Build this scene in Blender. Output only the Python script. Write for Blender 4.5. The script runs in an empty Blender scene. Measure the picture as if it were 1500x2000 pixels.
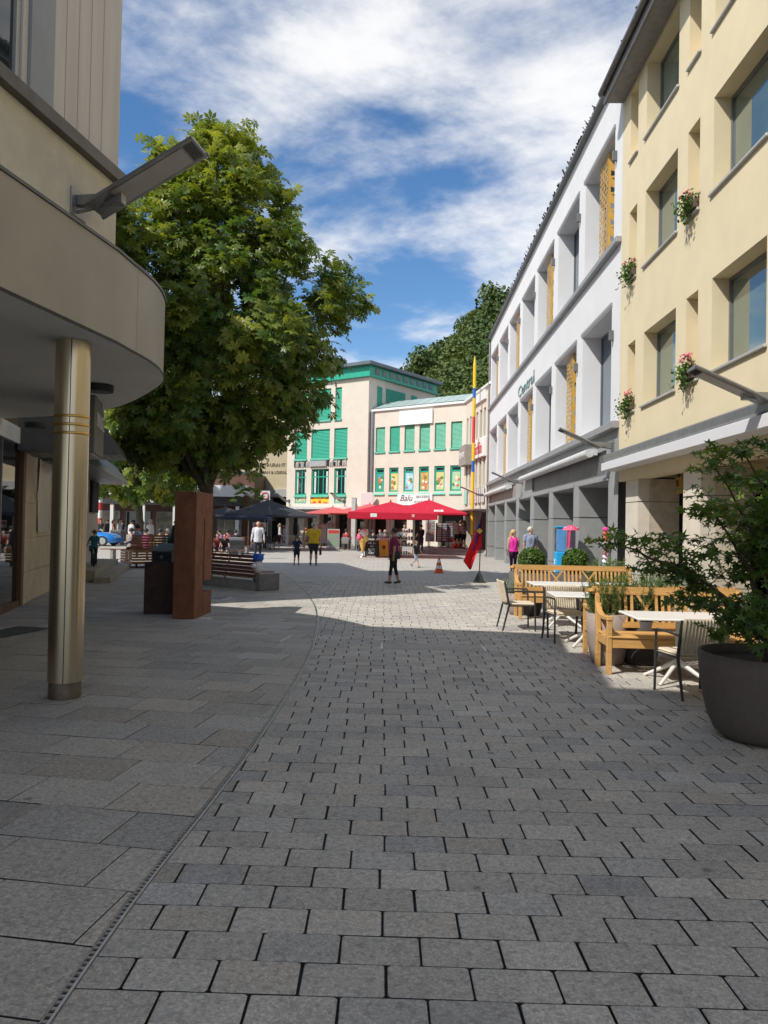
import bpy, bmesh, math, random
import numpy as np
from mathutils import Vector, Matrix, Euler

random.seed(7); RNG = np.random.default_rng(7)
SC = bpy.context.scene
COL = SC.collection
PI = math.pi
rad = math.radians

# ------------------------------------------------------------------ camera
FPX = 1500.0; CAM_H = 1.7                       # focal length in photo pixels, eye height in metres
PITCH = math.atan(25.3 / 1500); ROLL = rad(1.1)
_f = Vector((0, math.cos(PITCH), math.sin(PITCH)))
_u0 = Vector((0, -math.sin(PITCH), math.cos(PITCH))); _r0 = Vector((1, 0, 0))
_R = math.cos(ROLL) * _r0 + math.sin(ROLL) * _u0
_U = -math.sin(ROLL) * _r0 + math.cos(ROLL) * _u0
_C = Vector((0, 0, CAM_H))
cam = bpy.data.cameras.new('camera'); camo = bpy.data.objects.new('camera', cam); COL.objects.link(camo)
cam.sensor_fit = 'VERTICAL'; cam.sensor_height = 36.0; cam.lens = 36.0 * FPX / 2000.0
cam.clip_start = 0.05; cam.clip_end = 3000
camo.matrix_world = Matrix(((_R.x, _U.x, -_f.x, _C.x), (_R.y, _U.y, -_f.y, _C.y), (_R.z, _U.z, -_f.z, _C.z), (0, 0, 0, 1)))
SC.camera = camo

# ------------------------------------------------------------------ sun, sky, exposure
SUN = Vector((0.725, 0.55, -1.0)).normalized()   # direction the light travels
sun = bpy.data.lights.new('sun', 'SUN'); suno = bpy.data.objects.new('sun', sun); COL.objects.link(suno)
sun.energy = 2.4; sun.angle = rad(0.53); sun.color = (1.0, 0.955, 0.88)
suno.rotation_euler = SUN.to_track_quat('-Z', 'Y').to_euler(); suno.location = (-20, -15, 40)
W = bpy.data.worlds.new('World'); SC.world = W; W.use_nodes = True
SC.view_settings.view_transform = 'Standard'; SC.view_settings.look = 'None'
SC.view_settings.exposure = 1.02; SC.view_settings.gamma = 1.0; SC.view_settings.use_curve_mapping = False
SC.render.film_transparent = False
SC.cycles.use_denoising = True
SC.cycles.max_bounces = 10; SC.cycles.diffuse_bounces = 7; SC.cycles.glossy_bounces = 3
SC.cycles.transmission_bounces = 4; SC.cycles.transparent_max_bounces = 8
SC.cycles.caustics_reflective = False; SC.cycles.caustics_refractive = False
SC.cycles.sample_clamp_indirect = 6.0

def build_world():
    nt = W.node_tree; N = nt.nodes; L = nt.links
    for n in list(N): N.remove(n)
    out = N.new('ShaderNodeOutputWorld'); bg = N.new('ShaderNodeBackground'); bg.inputs[1].default_value = 0.15
    sky = N.new('ShaderNodeTexSky'); sky.sky_type = 'NISHITA'; sky.sun_disc = False
    sky.sun_elevation = math.asin(-SUN.z); sky.sun_rotation = math.atan2(-SUN.x, -SUN.y)
    sky.altitude = 500; sky.air_density = 1.0; sky.dust_density = 0.3; sky.ozone_density = 2.5
    tc = N.new('ShaderNodeTexCoord'); sep = N.new('ShaderNodeSeparateXYZ'); L.new(tc.outputs['Generated'], sep.inputs[0])
    def M(op, a, b=None, c=None):
        n = N.new('ShaderNodeMath'); n.operation = op
        for i, v in enumerate((a, b, c)):
            if v is None: continue
            if isinstance(v, (int, float)): n.inputs[i].default_value = v
            else: L.new(v, n.inputs[i])
        return n.outputs[0]
    zz = M('MAXIMUM', M('ADD', sep.outputs[2], 0.10), 0.06)
    cx = M('DIVIDE', sep.outputs[0], zz); cy = M('DIVIDE', sep.outputs[1], zz)
    comb = N.new('ShaderNodeCombineXYZ'); L.new(cx, comb.inputs[0]); L.new(cy, comb.inputs[1]); comb.inputs[2].default_value = 3.1
    def noise(scale, detail, rough, dist, off):
        mp = N.new('ShaderNodeMapping'); L.new(comb.outputs[0], mp.inputs[0]); mp.inputs['Location'].default_value = off
        mp.inputs['Rotation'].default_value = (0, 0, 0.5)
        t = N.new('ShaderNodeTexNoise'); t.inputs['Scale'].default_value = scale; t.inputs['Detail'].default_value = detail
        t.inputs['Roughness'].default_value = rough; t.inputs['Distortion'].default_value = dist
        L.new(mp.outputs[0], t.inputs['Vector']); return t.outputs['Fac']
    big = noise(0.55, 3, 0.5, 0.2, SKY_OFF1)
    mid = noise(1.7, 9, 0.58, 0.3, SKY_OFF2)
    fine = noise(4.0, 8, 0.6, 0.2, (7.7, 2.2, 0))
    dens = M('ADD', M('MULTIPLY', big, 0.75), M('ADD', M('MULTIPLY', mid, 0.55), M('MULTIPLY', fine, 0.22)))
    # thicker cover towards the horizon, as a flat layer of cumulus looks from below
    horiz = M('MULTIPLY', M('SUBTRACT', 0.65, sep.outputs[2]), 0.10)
    dens = M('ADD', dens, horiz)
    cov = N.new('ShaderNodeMapRange'); cov.interpolation_type = 'SMOOTHSTEP'
    cov.inputs[1].default_value = 0.675; cov.inputs[2].default_value = 0.87; L.new(dens, cov.inputs[0])
    thick = N.new('ShaderNodeMapRange'); thick.interpolation_type = 'SMOOTHSTEP'
    thick.inputs[1].default_value = 0.82; thick.inputs[2].default_value = 1.02; L.new(dens, thick.inputs[0])
    shade = noise(2.6, 6, 0.6, 0.3, (1.3, 8.1, 2.0))
    cr = N.new('ShaderNodeMix'); cr.data_type = 'RGBA'
    cr.inputs[6].default_value = (3.5, 3.48, 3.46, 1); cr.inputs[7].default_value = (2.3, 2.38, 2.5, 1)
    tk = M('MULTIPLY', thick.outputs[0], M('MULTIPLY', shade, 1.6)); tk = M('MINIMUM', tk, 1.0)
    L.new(tk, cr.inputs[0])
    mx = N.new('ShaderNodeMix'); mx.data_type = 'RGBA'
    covs = M('MULTIPLY', cov.outputs[0], 0.95)
    L.new(covs, mx.inputs[0])
    hs = N.new('ShaderNodeHueSaturation'); hs.inputs['Saturation'].default_value = 1.2; hs.inputs['Value'].default_value = 0.50
    L.new(sky.outputs[0], hs.inputs['Color'])
    L.new(hs.outputs[0], mx.inputs[6]); L.new(cr.outputs[2], mx.inputs[7])
    L.new(mx.outputs[2], bg.inputs[0]); L.new(bg.outputs[0], out.inputs[0])
SKY_OFF1 = (12.4, 4.2, 0); SKY_OFF2 = (9.5, 3.4, 0)
build_world()

# ------------------------------------------------------------------ photo pixel -> point
def ray(px, py): return _f + (px - 750) / FPX * _R + (1000 - py) / FPX * _U
def gnd(px, py, z=0.0):
    d = ray(px, py); return _C + (z - CAM_H) / d.z * d
def atY(px, py, Y):
    d = ray(px, py); return _C + Y / d.y * d
class Fac:
    """a vertical facade: o on the ground, x to the viewer's right, y into the building"""
    def __init__(s, o, right):
        s.o = Vector((o[0], o[1], 0)); s.r = Vector((right[0], right[1], 0)).normalized()
        s.n = Vector((-s.r.y, s.r.x, 0)); s.rot = math.atan2(s.r.y, s.r.x)
    def px(s, px, py, dep=0.0):
        d = ray(px, py); t = (s.o + s.n * dep - _C).dot(s.n) / d.dot(s.n); p = _C + t * d
        return (p - s.o).dot(s.r), p.z
    def pt(s, x, y, z): return s.o + s.r * x + s.n * y + Vector((0, 0, z))

# ------------------------------------------------------------------ mesh builder
class MB:
    def __init__(s): s.v = []; s.f = []; s.m = []; s.mi = 0; s.sm = []; s.smooth = False
    def add(s, vs, fs, smooth=None):
        b = len(s.v); s.v += [tuple(p) for p in vs]; sm = s.smooth if smooth is None else smooth
        for f in fs: s.f.append(tuple(i + b for i in f)); s.m.append(s.mi); s.sm.append(sm)
        return s
    def quad(s, a, b, c, d): return s.add((a, b, c, d), ((0, 1, 2, 3),))
    def box(s, x0, x1, y0, y1, z0, z1, bev=0.0):
        if bev <= 0:
            return s.add([(x, y, z) for z in (z0, z1) for y in (y0, y1) for x in (x0, x1)],
                [(0, 2, 3, 1), (4, 5, 7, 6), (0, 1, 5, 4), (2, 6, 7, 3), (0, 4, 6, 2), (1, 3, 7, 5)])
        b = min(bev, (x1 - x0) * .45, (y1 - y0) * .45, (z1 - z0) * .45)
        vs = []; fs = []; lut = {}
        for ix, X in enumerate((x0, x1)):
            for iy, Y in enumerate((y0, y1)):
                for iz, Z in enumerate((z0, z1)):
                    sx, sy, sz = 1 - 2 * ix, 1 - 2 * iy, 1 - 2 * iz
                    for a, p in enumerate(((X, Y + sy * b, Z + sz * b), (X + sx * b, Y, Z + sz * b), (X + sx * b, Y + sy * b, Z))):
                        lut[ix, iy, iz, a] = len(vs); vs.append(p)
        g = lambda ix, iy, iz, a: lut[ix, iy, iz, a]
        def face(idx, n):
            p = [Vector(vs[i]) for i in idx]; nn = (p[1] - p[0]).cross(p[2] - p[0])
            fs.append(tuple(idx) if nn.dot(Vector(n)) > 0 else tuple(reversed(idx)))
        for k in (0, 1):
            sg = 2 * k - 1
            face([g(k, 0, 0, 0), g(k, 1, 0, 0), g(k, 1, 1, 0), g(k, 0, 1, 0)], (sg, 0, 0))
            face([g(0, k, 0, 1), g(1, k, 0, 1), g(1, k, 1, 1), g(0, k, 1, 1)], (0, sg, 0))
            face([g(0, 0, k, 2), g(1, 0, k, 2), g(1, 1, k, 2), g(0, 1, k, 2)], (0, 0, sg))
        for i in (0, 1):
            for j in (0, 1):
                si, sj = 2 * i - 1, 2 * j - 1
                face([g(i, j, 0, 0), g(i, j, 1, 0), g(i, j, 1, 1), g(i, j, 0, 1)], (si, sj, 0))
                face([g(i, 0, j, 0), g(i, 1, j, 0), g(i, 1, j, 2), g(i, 0, j, 2)], (si, 0, sj))
                face([g(0, i, j, 1), g(1, i, j, 1), g(1, i, j, 2), g(0, i, j, 2)], (0, si, sj))
                for k in (0, 1): face([g(i, j, k, 0), g(i, j, k, 1), g(i, j, k, 2)], (si, sj, 2 * k - 1))
        return s.add(vs, fs)
    def beam(s, a, b, w, h, up=(0, 0, 1), bev=0.0):
        """box of section w x h from a to b"""
        a = Vector(a); b = Vector(b); d = (b - a); ln = d.length; d.normalize(); u = Vector(up)
        if abs(d.dot(u)) > 0.98: u = Vector((0, 1, 0))
        sx = d.cross(u).normalized(); uu = sx.cross(d)
        t = MB().box(-w / 2, w / 2, 0, ln, -h / 2, h / 2, bev)
        return s.add([a + sx * p[0] + d * p[1] + uu * p[2] for p in t.v], t.f)
    def prism(s, poly, z0, z1, cap=True):
        n = len(poly); ar = sum(poly[i][0] * poly[(i + 1) % n][1] - poly[(i + 1) % n][0] * poly[i][1] for i in range(n))
        if ar < 0: poly = list(reversed(poly))
        vs = [(p[0], p[1], z0) for p in poly] + [(p[0], p[1], z1) for p in poly]
        fs = [(i, (i + 1) % n, n + (i + 1) % n, n + i) for i in range(n)]
        if cap: fs += [tuple(reversed(range(n))), tuple(range(n, 2 * n))]
        return s.add(vs, fs)
    def tube(s, path, r, seg=8, caps=True, smooth=True):
        P = [Vector(p) for p in path]; n = len(P); rs = r if isinstance(r, (list, tuple)) else [r] * n
        vs = []; fs = []; u = None
        for i, p in enumerate(P):
            d = (P[min(i + 1, n - 1)] - P[max(i - 1, 0)])
            d = d.normalized() if d.length > 1e-9 else Vector((0, 0, 1))
            if u is None:
                u = d.orthogonal().normalized()
            u = (u - d * u.dot(d)); u = u.normalized() if u.length > 1e-6 else d.orthogonal().normalized(); w = d.cross(u)
            for k in range(seg):
                a = 2 * PI * k / seg; vs.append(p + (u * math.cos(a) + w * math.sin(a)) * rs[i])
        for i in range(n - 1):
            for k in range(seg):
                k2 = (k + 1) % seg; fs.append((i * seg + k, i * seg + k2, (i + 1) * seg + k2, (i + 1) * seg + k))
        s.add(vs, fs, smooth)
        if caps:
            s.add(vs[:seg], [tuple(reversed(range(seg)))], False); s.add(vs[-seg:], [tuple(range(seg))], False)
        return s
    def lathe(s, prof, seg=24, c=(0, 0), cap0=True, cap1=True, smooth=True):
        vs = []; fs = []; n = len(prof)
        for r, z in prof:
            for k in range(seg):
                a = 2 * PI * k / seg; vs.append((c[0] + r * math.cos(a), c[1] + r * math.sin(a), z))
        for i in range(n - 1):
            for k in range(seg):
                k2 = (k + 1) % seg; fs.append((i * seg + k, i * seg + k2, (i + 1) * seg + k2, (i + 1) * seg + k))
        s.add(vs, fs, smooth)
        if cap0: s.add(vs[:seg], [tuple(reversed(range(seg)))], False)
        if cap1: s.add(vs[-seg:], [tuple(range(seg))], False)
        return s
    def ball(s, c, r, seg=12, rings=8, sc=(1, 1, 1)):
        vs = [(c[0], c[1], c[2] - r * sc[2])]; fs = []
        for i in range(1, rings):
            t = -PI / 2 + PI * i / rings
            for k in range(seg):
                a = 2 * PI * k / seg
                vs.append((c[0] + r * sc[0] * math.cos(t) * math.cos(a), c[1] + r * sc[1] * math.cos(t) * math.sin(a), c[2] + r * sc[2] * math.sin(t)))
        vs.append((c[0], c[1], c[2] + r * sc[2])); top = len(vs) - 1
        for k in range(seg):
            k2 = (k + 1) % seg; fs.append((0, 1 + k2, 1 + k)); b = 1 + (rings - 2) * seg; fs.append((b + k, b + k2, top))
            for i in range(rings - 2): fs.append((1 + i * seg + k, 1 + i * seg + k2, 1 + (i + 1) * seg + k2, 1 + (i + 1) * seg + k))
        return s.add(vs, fs, True)
    def mesh(s, name, mats):
        me = bpy.data.meshes.new(name); me.from_pydata([tuple(p) for p in s.v], [], s.f)
        for m in (mats if isinstance(mats, (list, tuple)) else [mats]): me.materials.append(m)
        me.polygons.foreach_set('material_index', s.m); me.polygons.foreach_set('use_smooth', s.sm); me.update()
        return me
    def build(s, name, mats, parent=None, loc=(0, 0, 0), rot=(0, 0, 0)):
        return obj(name, s.mesh(name, mats), parent, loc, rot)

def obj(name, me, parent=None, loc=(0, 0, 0), rot=(0, 0, 0)):
    o = bpy.data.objects.new(name, me); COL.objects.link(o); o.parent = parent; o.location = loc; o.rotation_euler = rot
    return o
def tag(o, label=None, cat=None, group=None, kind=None):
    if label: o['label'] = label
    if cat: o['category'] = cat
    if group: o['group'] = group
    if kind: o['kind'] = kind
    return o
def thing(name, label, cat, loc=(0, 0, 0), rz=0.0, group=None, kind=None):
    o = bpy.data.objects.new(name, None); COL.objects.link(o); o.location = loc; o.rotation_euler = (0, 0, rz)
    o.empty_display_size = 0.2
    return tag(o, label, cat, group, kind)
def kids(o): return [c for c in bpy.data.objects if c.parent == o]
def copy_tree(o, loc=None, rz=None, label=None, group=None, parent=None, ch=None):
    c = o.copy(); COL.objects.link(c); c.parent = parent
    if loc is not None: c.location = loc
    if rz is not None: c.rotation_euler = (0, 0, rz)
    if label: c['label'] = label
    if group: c['group'] = group
    for k in kids(o): copy_tree(k, parent=c)
    return c
def text_mesh(s, size, depth=0.004, align='CENTER', shear=0.0, bold=0.0):
    cu = bpy.data.curves.new('lettering', 'FONT'); cu.body = s; cu.size = size; cu.extrude = depth; cu.align_x = align; cu.align_y = 'CENTER'
    cu.shear = shear; cu.offset = bold; cu.resolution_u = 2
    t = bpy.data.objects.new('lettering', cu); COL.objects.link(t)
    dg = bpy.context.evaluated_depsgraph_get(); me = bpy.data.meshes.new_from_object(t.evaluated_get(dg))
    bpy.data.objects.remove(t); bpy.data.curves.remove(cu)
    return me
def lettering(s, size, mat, parent, loc, rot=(PI / 2, 0, 0), depth=0.004, align='CENTER', shear=0.0, bold=0.0, sx=1.0, name='lettering'):
    me = text_mesh(s, size, depth, align, shear, bold); me.materials.clear(); me.materials.append(mat)
    o = obj(name, me, parent, loc, rot); o.scale = (sx, 1, 1); return o

# ------------------------------------------------------------------ materials
MATS = {}
def pm(name, col, rough=0.6, var=0.12, scale=6.0, bump=0.0, bscale=None, metal=0.0, spec=0.5, col2=None, detail=5, dirt=0.0, trans=0.0, coat=0.0, stretch=None, emis=None, alpha=None):
    """procedural surface: base colour varied by noise, a little roughness variation and relief"""
    if name in MATS: return MATS[name]
    m = bpy.data.materials.new(name); m.use_nodes = True; nt = m.node_tree; N = nt.nodes; L = nt.links
    b = N['Principled BSDF']; b.inputs['Metallic'].default_value = metal; b.inputs['Specular IOR Level'].default_value = spec
    if coat: b.inputs['Coat Weight'].default_value = coat
    tc = N.new('ShaderNodeTexCoord'); src = tc.outputs['Object']
    if stretch:
        mp = N.new('ShaderNodeMapping'); mp.inputs['Scale'].default_value = stretch; L.new(src, mp.inputs[0]); src = mp.outputs[0]
    nz = N.new('ShaderNodeTexNoise'); nz.inputs['Scale'].default_value = scale; nz.inputs['Detail'].default_value = detail
    nz.inputs['Roughness'].default_value = 0.6; L.new(src, nz.inputs['Vector'])
    mx = N.new('ShaderNodeMix'); mx.data_type = 'RGBA'
    c = Vector(col[:3]); c2 = Vector(col2[:3]) if col2 else c * (1 - var * 1.6)
    c1 = c if col2 else c * (1 + var)
    mx.inputs[6].default_value = (*[min(1, x) for x in c1], 1); mx.inputs[7].default_value = (*c2, 1)
    mr = N.new('ShaderNodeMapRange'); mr.inputs[1].default_value = 0.3; mr.inputs[2].default_value = 0.7; L.new(nz.outputs['Fac'], mr.inputs[0])
    L.new(mr.outputs[0], mx.inputs[0]); colout = mx.outputs[2]
    if dirt:
        n2 = N.new('ShaderNodeTexNoise'); n2.inputs['Scale'].default_value = scale * 0.13; n2.inputs['Detail'].default_value = 7; L.new(src, n2.inputs['Vector'])
        m2 = N.new('ShaderNodeMapRange'); m2.inputs[1].default_value = 0.45; m2.inputs[2].default_value = 0.75; m2.inputs[4].default_value = dirt; L.new(n2.outputs['Fac'], m2.inputs[0])
        x2 = N.new('ShaderNodeMix'); x2.data_type = 'RGBA'; x2.inputs[7].default_value = (*(c * 0.45), 1)
        L.new(m2.outputs[0], x2.inputs[0]); L.new(colout, x2.inputs[6]); colout = x2.outputs[2]
    L.new(colout, b.inputs['Base Color'])
    rr = N.new('ShaderNodeMapRange'); rr.inputs[3].default_value = max(0.02, rough - 0.08); rr.inputs[4].default_value = min(1, rough + 0.08)
    L.new(nz.outputs['Fac'], rr.inputs[0]); L.new(rr.outputs[0], b.inputs['Roughness'])
    if bump:
        nb = N.new('ShaderNodeTexNoise'); nb.inputs['Scale'].default_value = bscale or scale * 5; nb.inputs['Detail'].default_value = 4; L.new(src, nb.inputs['Vector'])
        bp = N.new('ShaderNodeBump'); bp.inputs['Strength'].default_value = bump; bp.inputs['Distance'].default_value = 0.01
        L.new(nb.outputs['Fac'], bp.inputs['Height']); L.new(bp.outputs[0], b.inputs['Normal'])
    if trans:
        tr = N.new('ShaderNodeBsdfTranslucent'); L.new(colout, tr.inputs[0]); ms = N.new('ShaderNodeMixShader'); ms.inputs[0].default_value = trans
        L.new(b.outputs[0], ms.inputs[1]); L.new(tr.outputs[0], ms.inputs[2]); L.new(ms.outputs[0], N['Material Output'].inputs[0])
    if emis:
        b.inputs['Emission Color'].default_value = (*emis[:3], 1); b.inputs['Emission Strength'].default_value = emis[3]
    MATS[name] = m; return m
def glass(name, tint=(0.02, 0.03, 0.035), rough=0.02, spec=0.9, ior=1.5, wob=0.0):
    if name in MATS: return MATS[name]
    m = pm(name, tint, rough, 0.2, 0.7, spec=spec); b = m.node_tree.nodes['Principled BSDF']
    for l in list(b.inputs['Roughness'].links): m.node_tree.links.remove(l)
    b.inputs['Roughness'].default_value = rough; b.inputs['IOR'].default_value = ior
    if wob:
        N = m.node_tree.nodes; L = m.node_tree.links; tc = N.new('ShaderNodeTexCoord'); nb = N.new('ShaderNodeTexNoise'); nb.inputs['Scale'].default_value = 0.9
        bp = N.new('ShaderNodeBump'); bp.inputs['Strength'].default_value = wob; bp.inputs['Distance'].default_value = 0.02
        L.new(tc.outputs['Object'], nb.inputs['Vector']); L.new(nb.outputs['Fac'], bp.inputs['Height']); L.new(bp.outputs[0], b.inputs['Normal'])
    return m
def clear_glass(name, tint=(0.75, 0.85, 0.83), refl=0.35):
    """thin pane: mostly clear with a mirror share, cheap to trace"""
    if name in MATS: return MATS[name]
    m = bpy.data.materials.new(name); m.use_nodes = True; N = m.node_tree.nodes; L = m.node_tree.links; N.remove(N['Principled BSDF'])
    t = N.new('ShaderNodeBsdfTransparent'); t.inputs[0].default_value = (*tint, 1); g = N.new('ShaderNodeBsdfGlossy'); g.inputs['Roughness'].default_value = 0.02
    fr = N.new('ShaderNodeFresnel'); fr.inputs[0].default_value = 1.5; ad = N.new('ShaderNodeMath'); ad.operation = 'MULTIPLY_ADD'; ad.inputs[1].default_value = 1.0; ad.inputs[2].default_value = refl * 0.3
    ad.use_clamp = True; L.new(fr.outputs[0], ad.inputs[0])
    ms = N.new('ShaderNodeMixShader'); L.new(ad.outputs[0], ms.inputs[0]); L.new(t.outputs[0], ms.inputs[1]); L.new(g.outputs[0], ms.inputs[2]); L.new(ms.outputs[0], N['Material Output'].inputs[0])
    MATS[name] = m; return m
def stone_mat(name, base, warm, dark, speck=0.5, rough=0.75, scale=55.0):
    """flecked granite; the 'tone' attribute of each stone shifts its shade"""
    m = bpy.data.materials.new(name); m.use_nodes = True; N = m.node_tree.nodes; L = m.node_tree.links; b = N['Principled BSDF']
    tc = N.new('ShaderNodeTexCoord'); at = N.new('ShaderNodeAttribute'); at.attribute_name = 'tone'
    def nz(s, d=4, r=0.6):
        t = N.new('ShaderNodeTexNoise'); t.inputs['Scale'].default_value = s; t.inputs['Detail'].default_value = d; t.inputs['Roughness'].default_value = r
        L.new(tc.outputs['Object'], t.inputs['Vector']); return t.outputs['Fac']
    def mixc(f, a, c, blend='MIX'):
        x = N.new('ShaderNodeMix'); x.data_type = 'RGBA'; x.blend_type = blend
        for i, v in ((0, f), (6, a), (7, c)):
            if isinstance(v, tuple): x.inputs[i].default_value = (*v, 1)
            elif isinstance(v, (int, float)): x.inputs[i].default_value = v
            else: L.new(v, x.inputs[i])
        return x.outputs[2]
    def mr(v, a, c, d=0.0, e=1.0):
        x = N.new('ShaderNodeMapRange'); x.inputs[1].default_value = a; x.inputs[2].default_value = c; x.inputs[3].default_value = d; x.inputs[4].default_value = e; L.new(v, x.inputs[0]); return x.outputs[0]
    c = mixc(mr(nz(1.3, 5), 0.35, 0.7), base, warm)
    c = mixc(mr(nz(scale, 3, 0.7), 0.50, 0.62, 0, speck), c, tuple(min(1, x * 1.7) for x in base))
    c = mixc(mr(nz(scale * 1.7, 3, 0.7), 0.52, 0.64, 0, speck), c, dark)
    c = mixc(mr(nz(5, 6, 0.7), 0.50, 0.75, 0, 0.40), c, dark)
    c = mixc(mr(nz(26, 4, 0.75), 0.50, 0.60, 0, speck * .8), c, dark)
    c = mixc(mr(nz(33, 4, 0.75), 0.52, 0.60, 0, speck * .7), c, tuple(min(.62, x * 1.5) for x in base))
    c = mixc(mr(nz(14, 3), 0.70, 0.74, 0, 0.55), c, tuple(x * .6 for x in dark))
    vo = N.new('ShaderNodeTexVoronoi'); vo.inputs['Scale'].default_value = 1.6; L.new(tc.outputs['Object'], vo.inputs['Vector'])
    c = mixc(mr(vo.outputs['Distance'], 0.030, 0.055, 0.6, 0.0), c, tuple(x * .45 for x in dark))
    vo2 = N.new('ShaderNodeTexVoronoi'); vo2.inputs['Scale'].default_value = 4.3; L.new(tc.outputs['Object'], vo2.inputs['Vector'])
    c = mixc(mr(vo2.outputs['Distance'], 0.035, 0.06, 0.35, 0.0), c, tuple(min(.6, x * 1.35) for x in base))
    c = mixc(mr(nz(0.55, 6, 0.65), 0.48, 0.72, 0, 0.30), c, dark)
    c = mixc(1.0, c, at.outputs['Color'], 'MULTIPLY')
    L.new(c, b.inputs['Base Color']); b.inputs['Specular IOR Level'].default_value = 0.35
    L.new(mr(nz(9, 4), 0.3, 0.7, rough - 0.12, rough + 0.1), b.inputs['Roughness'])
    bp = N.new('ShaderNodeBump'); bp.inputs['Strength'].default_value = 0.35; bp.inputs['Distance'].default_value = 0.004
    L.new(nz(scale * 1.2, 4, 0.7), bp.inputs['Height']); L.new(bp.outputs[0], b.inputs['Normal'])
    MATS[name] = m; return m
def leaf_mat(name, col, col2, trans=0.35, rough=0.45):
    """leaves: colour runs between two greens along the 'tone' attribute (each leaf its own), light passes through"""
    m = bpy.data.materials.new(name); m.use_nodes = True; N = m.node_tree.nodes; L = m.node_tree.links; b = N['Principled BSDF']
    at = N.new('ShaderNodeAttribute'); at.attribute_name = 'tone'
    x = N.new('ShaderNodeMix'); x.data_type = 'RGBA'; x.inputs[6].default_value = (*col, 1); x.inputs[7].default_value = (*col2, 1); L.new(at.outputs['Fac'], x.inputs[0])
    L.new(x.outputs[2], b.inputs['Base Color']); b.inputs['Roughness'].default_value = rough; b.inputs['Specular IOR Level'].default_value = 0.4
    tr = N.new('ShaderNodeBsdfTranslucent'); g = N.new('ShaderNodeMix'); g.data_type = 'RGBA'; g.blend_type = 'MULTIPLY'; g.inputs[0].default_value = 1; g.inputs[7].default_value = (1.3, 1.25, 0.5, 1)
    L.new(x.outputs[2], g.inputs[6]); L.new(g.outputs[2], tr.inputs[0])
    ms = N.new('ShaderNodeMixShader'); ms.inputs[0].default_value = trans; L.new(b.outputs[0], ms.inputs[1]); L.new(tr.outputs[0], ms.inputs[2])
    L.new(ms.outputs[0], N['Material Output'].inputs[0]); MATS[name] = m; return m
def set_tone(me, vals):
    """per-face tone, written to the corners; vals is (nfaces,) or (nfaces,3)"""
    vals = np.asarray(vals, np.float32)
    if vals.ndim == 1: vals = np.repeat(vals[:, None], 3, 1)
    ls = np.zeros(len(me.polygons), np.int32); me.polygons.foreach_get('loop_total', ls)
    c = np.ones((int(ls.sum()), 4), np.float32); c[:, :3] = np.repeat(vals, ls, axis=0)
    a = me.color_attributes.new('tone', 'FLOAT_COLOR', 'CORNER'); a.data.foreach_set('color', c.ravel())
def np_mesh(name, V, Fc, mats, smooth=False, mi=None):
    """fast mesh from arrays; Fc is (n,3) or (n,4)"""
    V = np.asarray(V, np.float32); Fc = np.asarray(Fc, np.int32); k = Fc.shape[1]; me = bpy.data.meshes.new(name)
    me.vertices.add(len(V)); me.vertices.foreach_set('co', V.ravel()); me.loops.add(Fc.size); me.loops.foreach_set('vertex_index', Fc.ravel())
    me.polygons.add(len(Fc)); me.polygons.foreach_set('loop_start', np.arange(0, Fc.size, k, dtype=np.int32)); me.polygons.foreach_set('loop_total', np.full(len(Fc), k, np.int32))
    for m in (mats if isinstance(mats, (list, tuple)) else [mats]): me.materials.append(m)
    if mi is not None: me.polygons.foreach_set('material_index', np.asarray(mi, np.int32))
    if smooth: me.polygons.foreach_set('use_smooth', np.ones(len(Fc), bool))
    me.update(calc_edges=True); return me

M_CREAM = pm('cream_render', (0.66, 0.595, 0.505), 0.85, 0.04, 1.5, bump=0.15, bscale=60, dirt=0.10)
M_WHITE = pm('white_render', (0.72, 0.72, 0.73), 0.8, 0.03, 1.2, bump=0.12, bscale=70, dirt=0.08)
M_YELLOW = pm('yellow_render', (0.71, 0.61, 0.41), 0.85, 0.04, 1.2, bump=0.15, bscale=60, dirt=0.08)
M_GREY = pm('grey_panel', (0.30, 0.31, 0.31), 0.5, 0.06, 3, dirt=0.12)
M_GREYD = pm('dark_grey_panel', (0.13, 0.135, 0.14), 0.5, 0.08, 3)
M_ALU = pm('anodised_metal', (0.30, 0.30, 0.30), 0.38, 0.08, 8, metal=0.7)
M_FRAME = pm('window_frame_grey', (0.20, 0.20, 0.21), 0.4, 0.06, 8, metal=0.4)
M_SILL = pm('sill_metal', (0.50, 0.49, 0.47), 0.45, 0.06, 5, metal=0.3)
M_STEEL = pm('brushed_steel', (0.55, 0.55, 0.54), 0.32, 0.08, 20, metal=1.0, stretch=(1, 1, 0.05))
M_GREEN = pm('green_paint', (0.02, 0.36, 0.24), 0.45, 0.08, 5)
M_GREENL = pm('pale_green_paint', (0.13, 0.50, 0.37), 0.5, 0.06, 5)
M_GLASS = glass('dark_window_glass', wob=0.03)
M_GLASS2 = glass('office_window_glass', (0.05, 0.09, 0.14), 0.02, 1.0, 2.0, wob=0.02)
M_BLACK = pm('black_matt', (0.015, 0.015, 0.016), 0.6, 0.2, 10)
M_DARKIN = pm('dark_interior', (0.03, 0.028, 0.026), 0.9, 0.3, 1.5)
M_WHITEP = pm('white_paint', (0.78, 0.78, 0.77), 0.45, 0.03, 8)
M_CONC = pm('concrete', (0.34, 0.33, 0.31), 0.85, 0.12, 8, bump=0.2)
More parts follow.
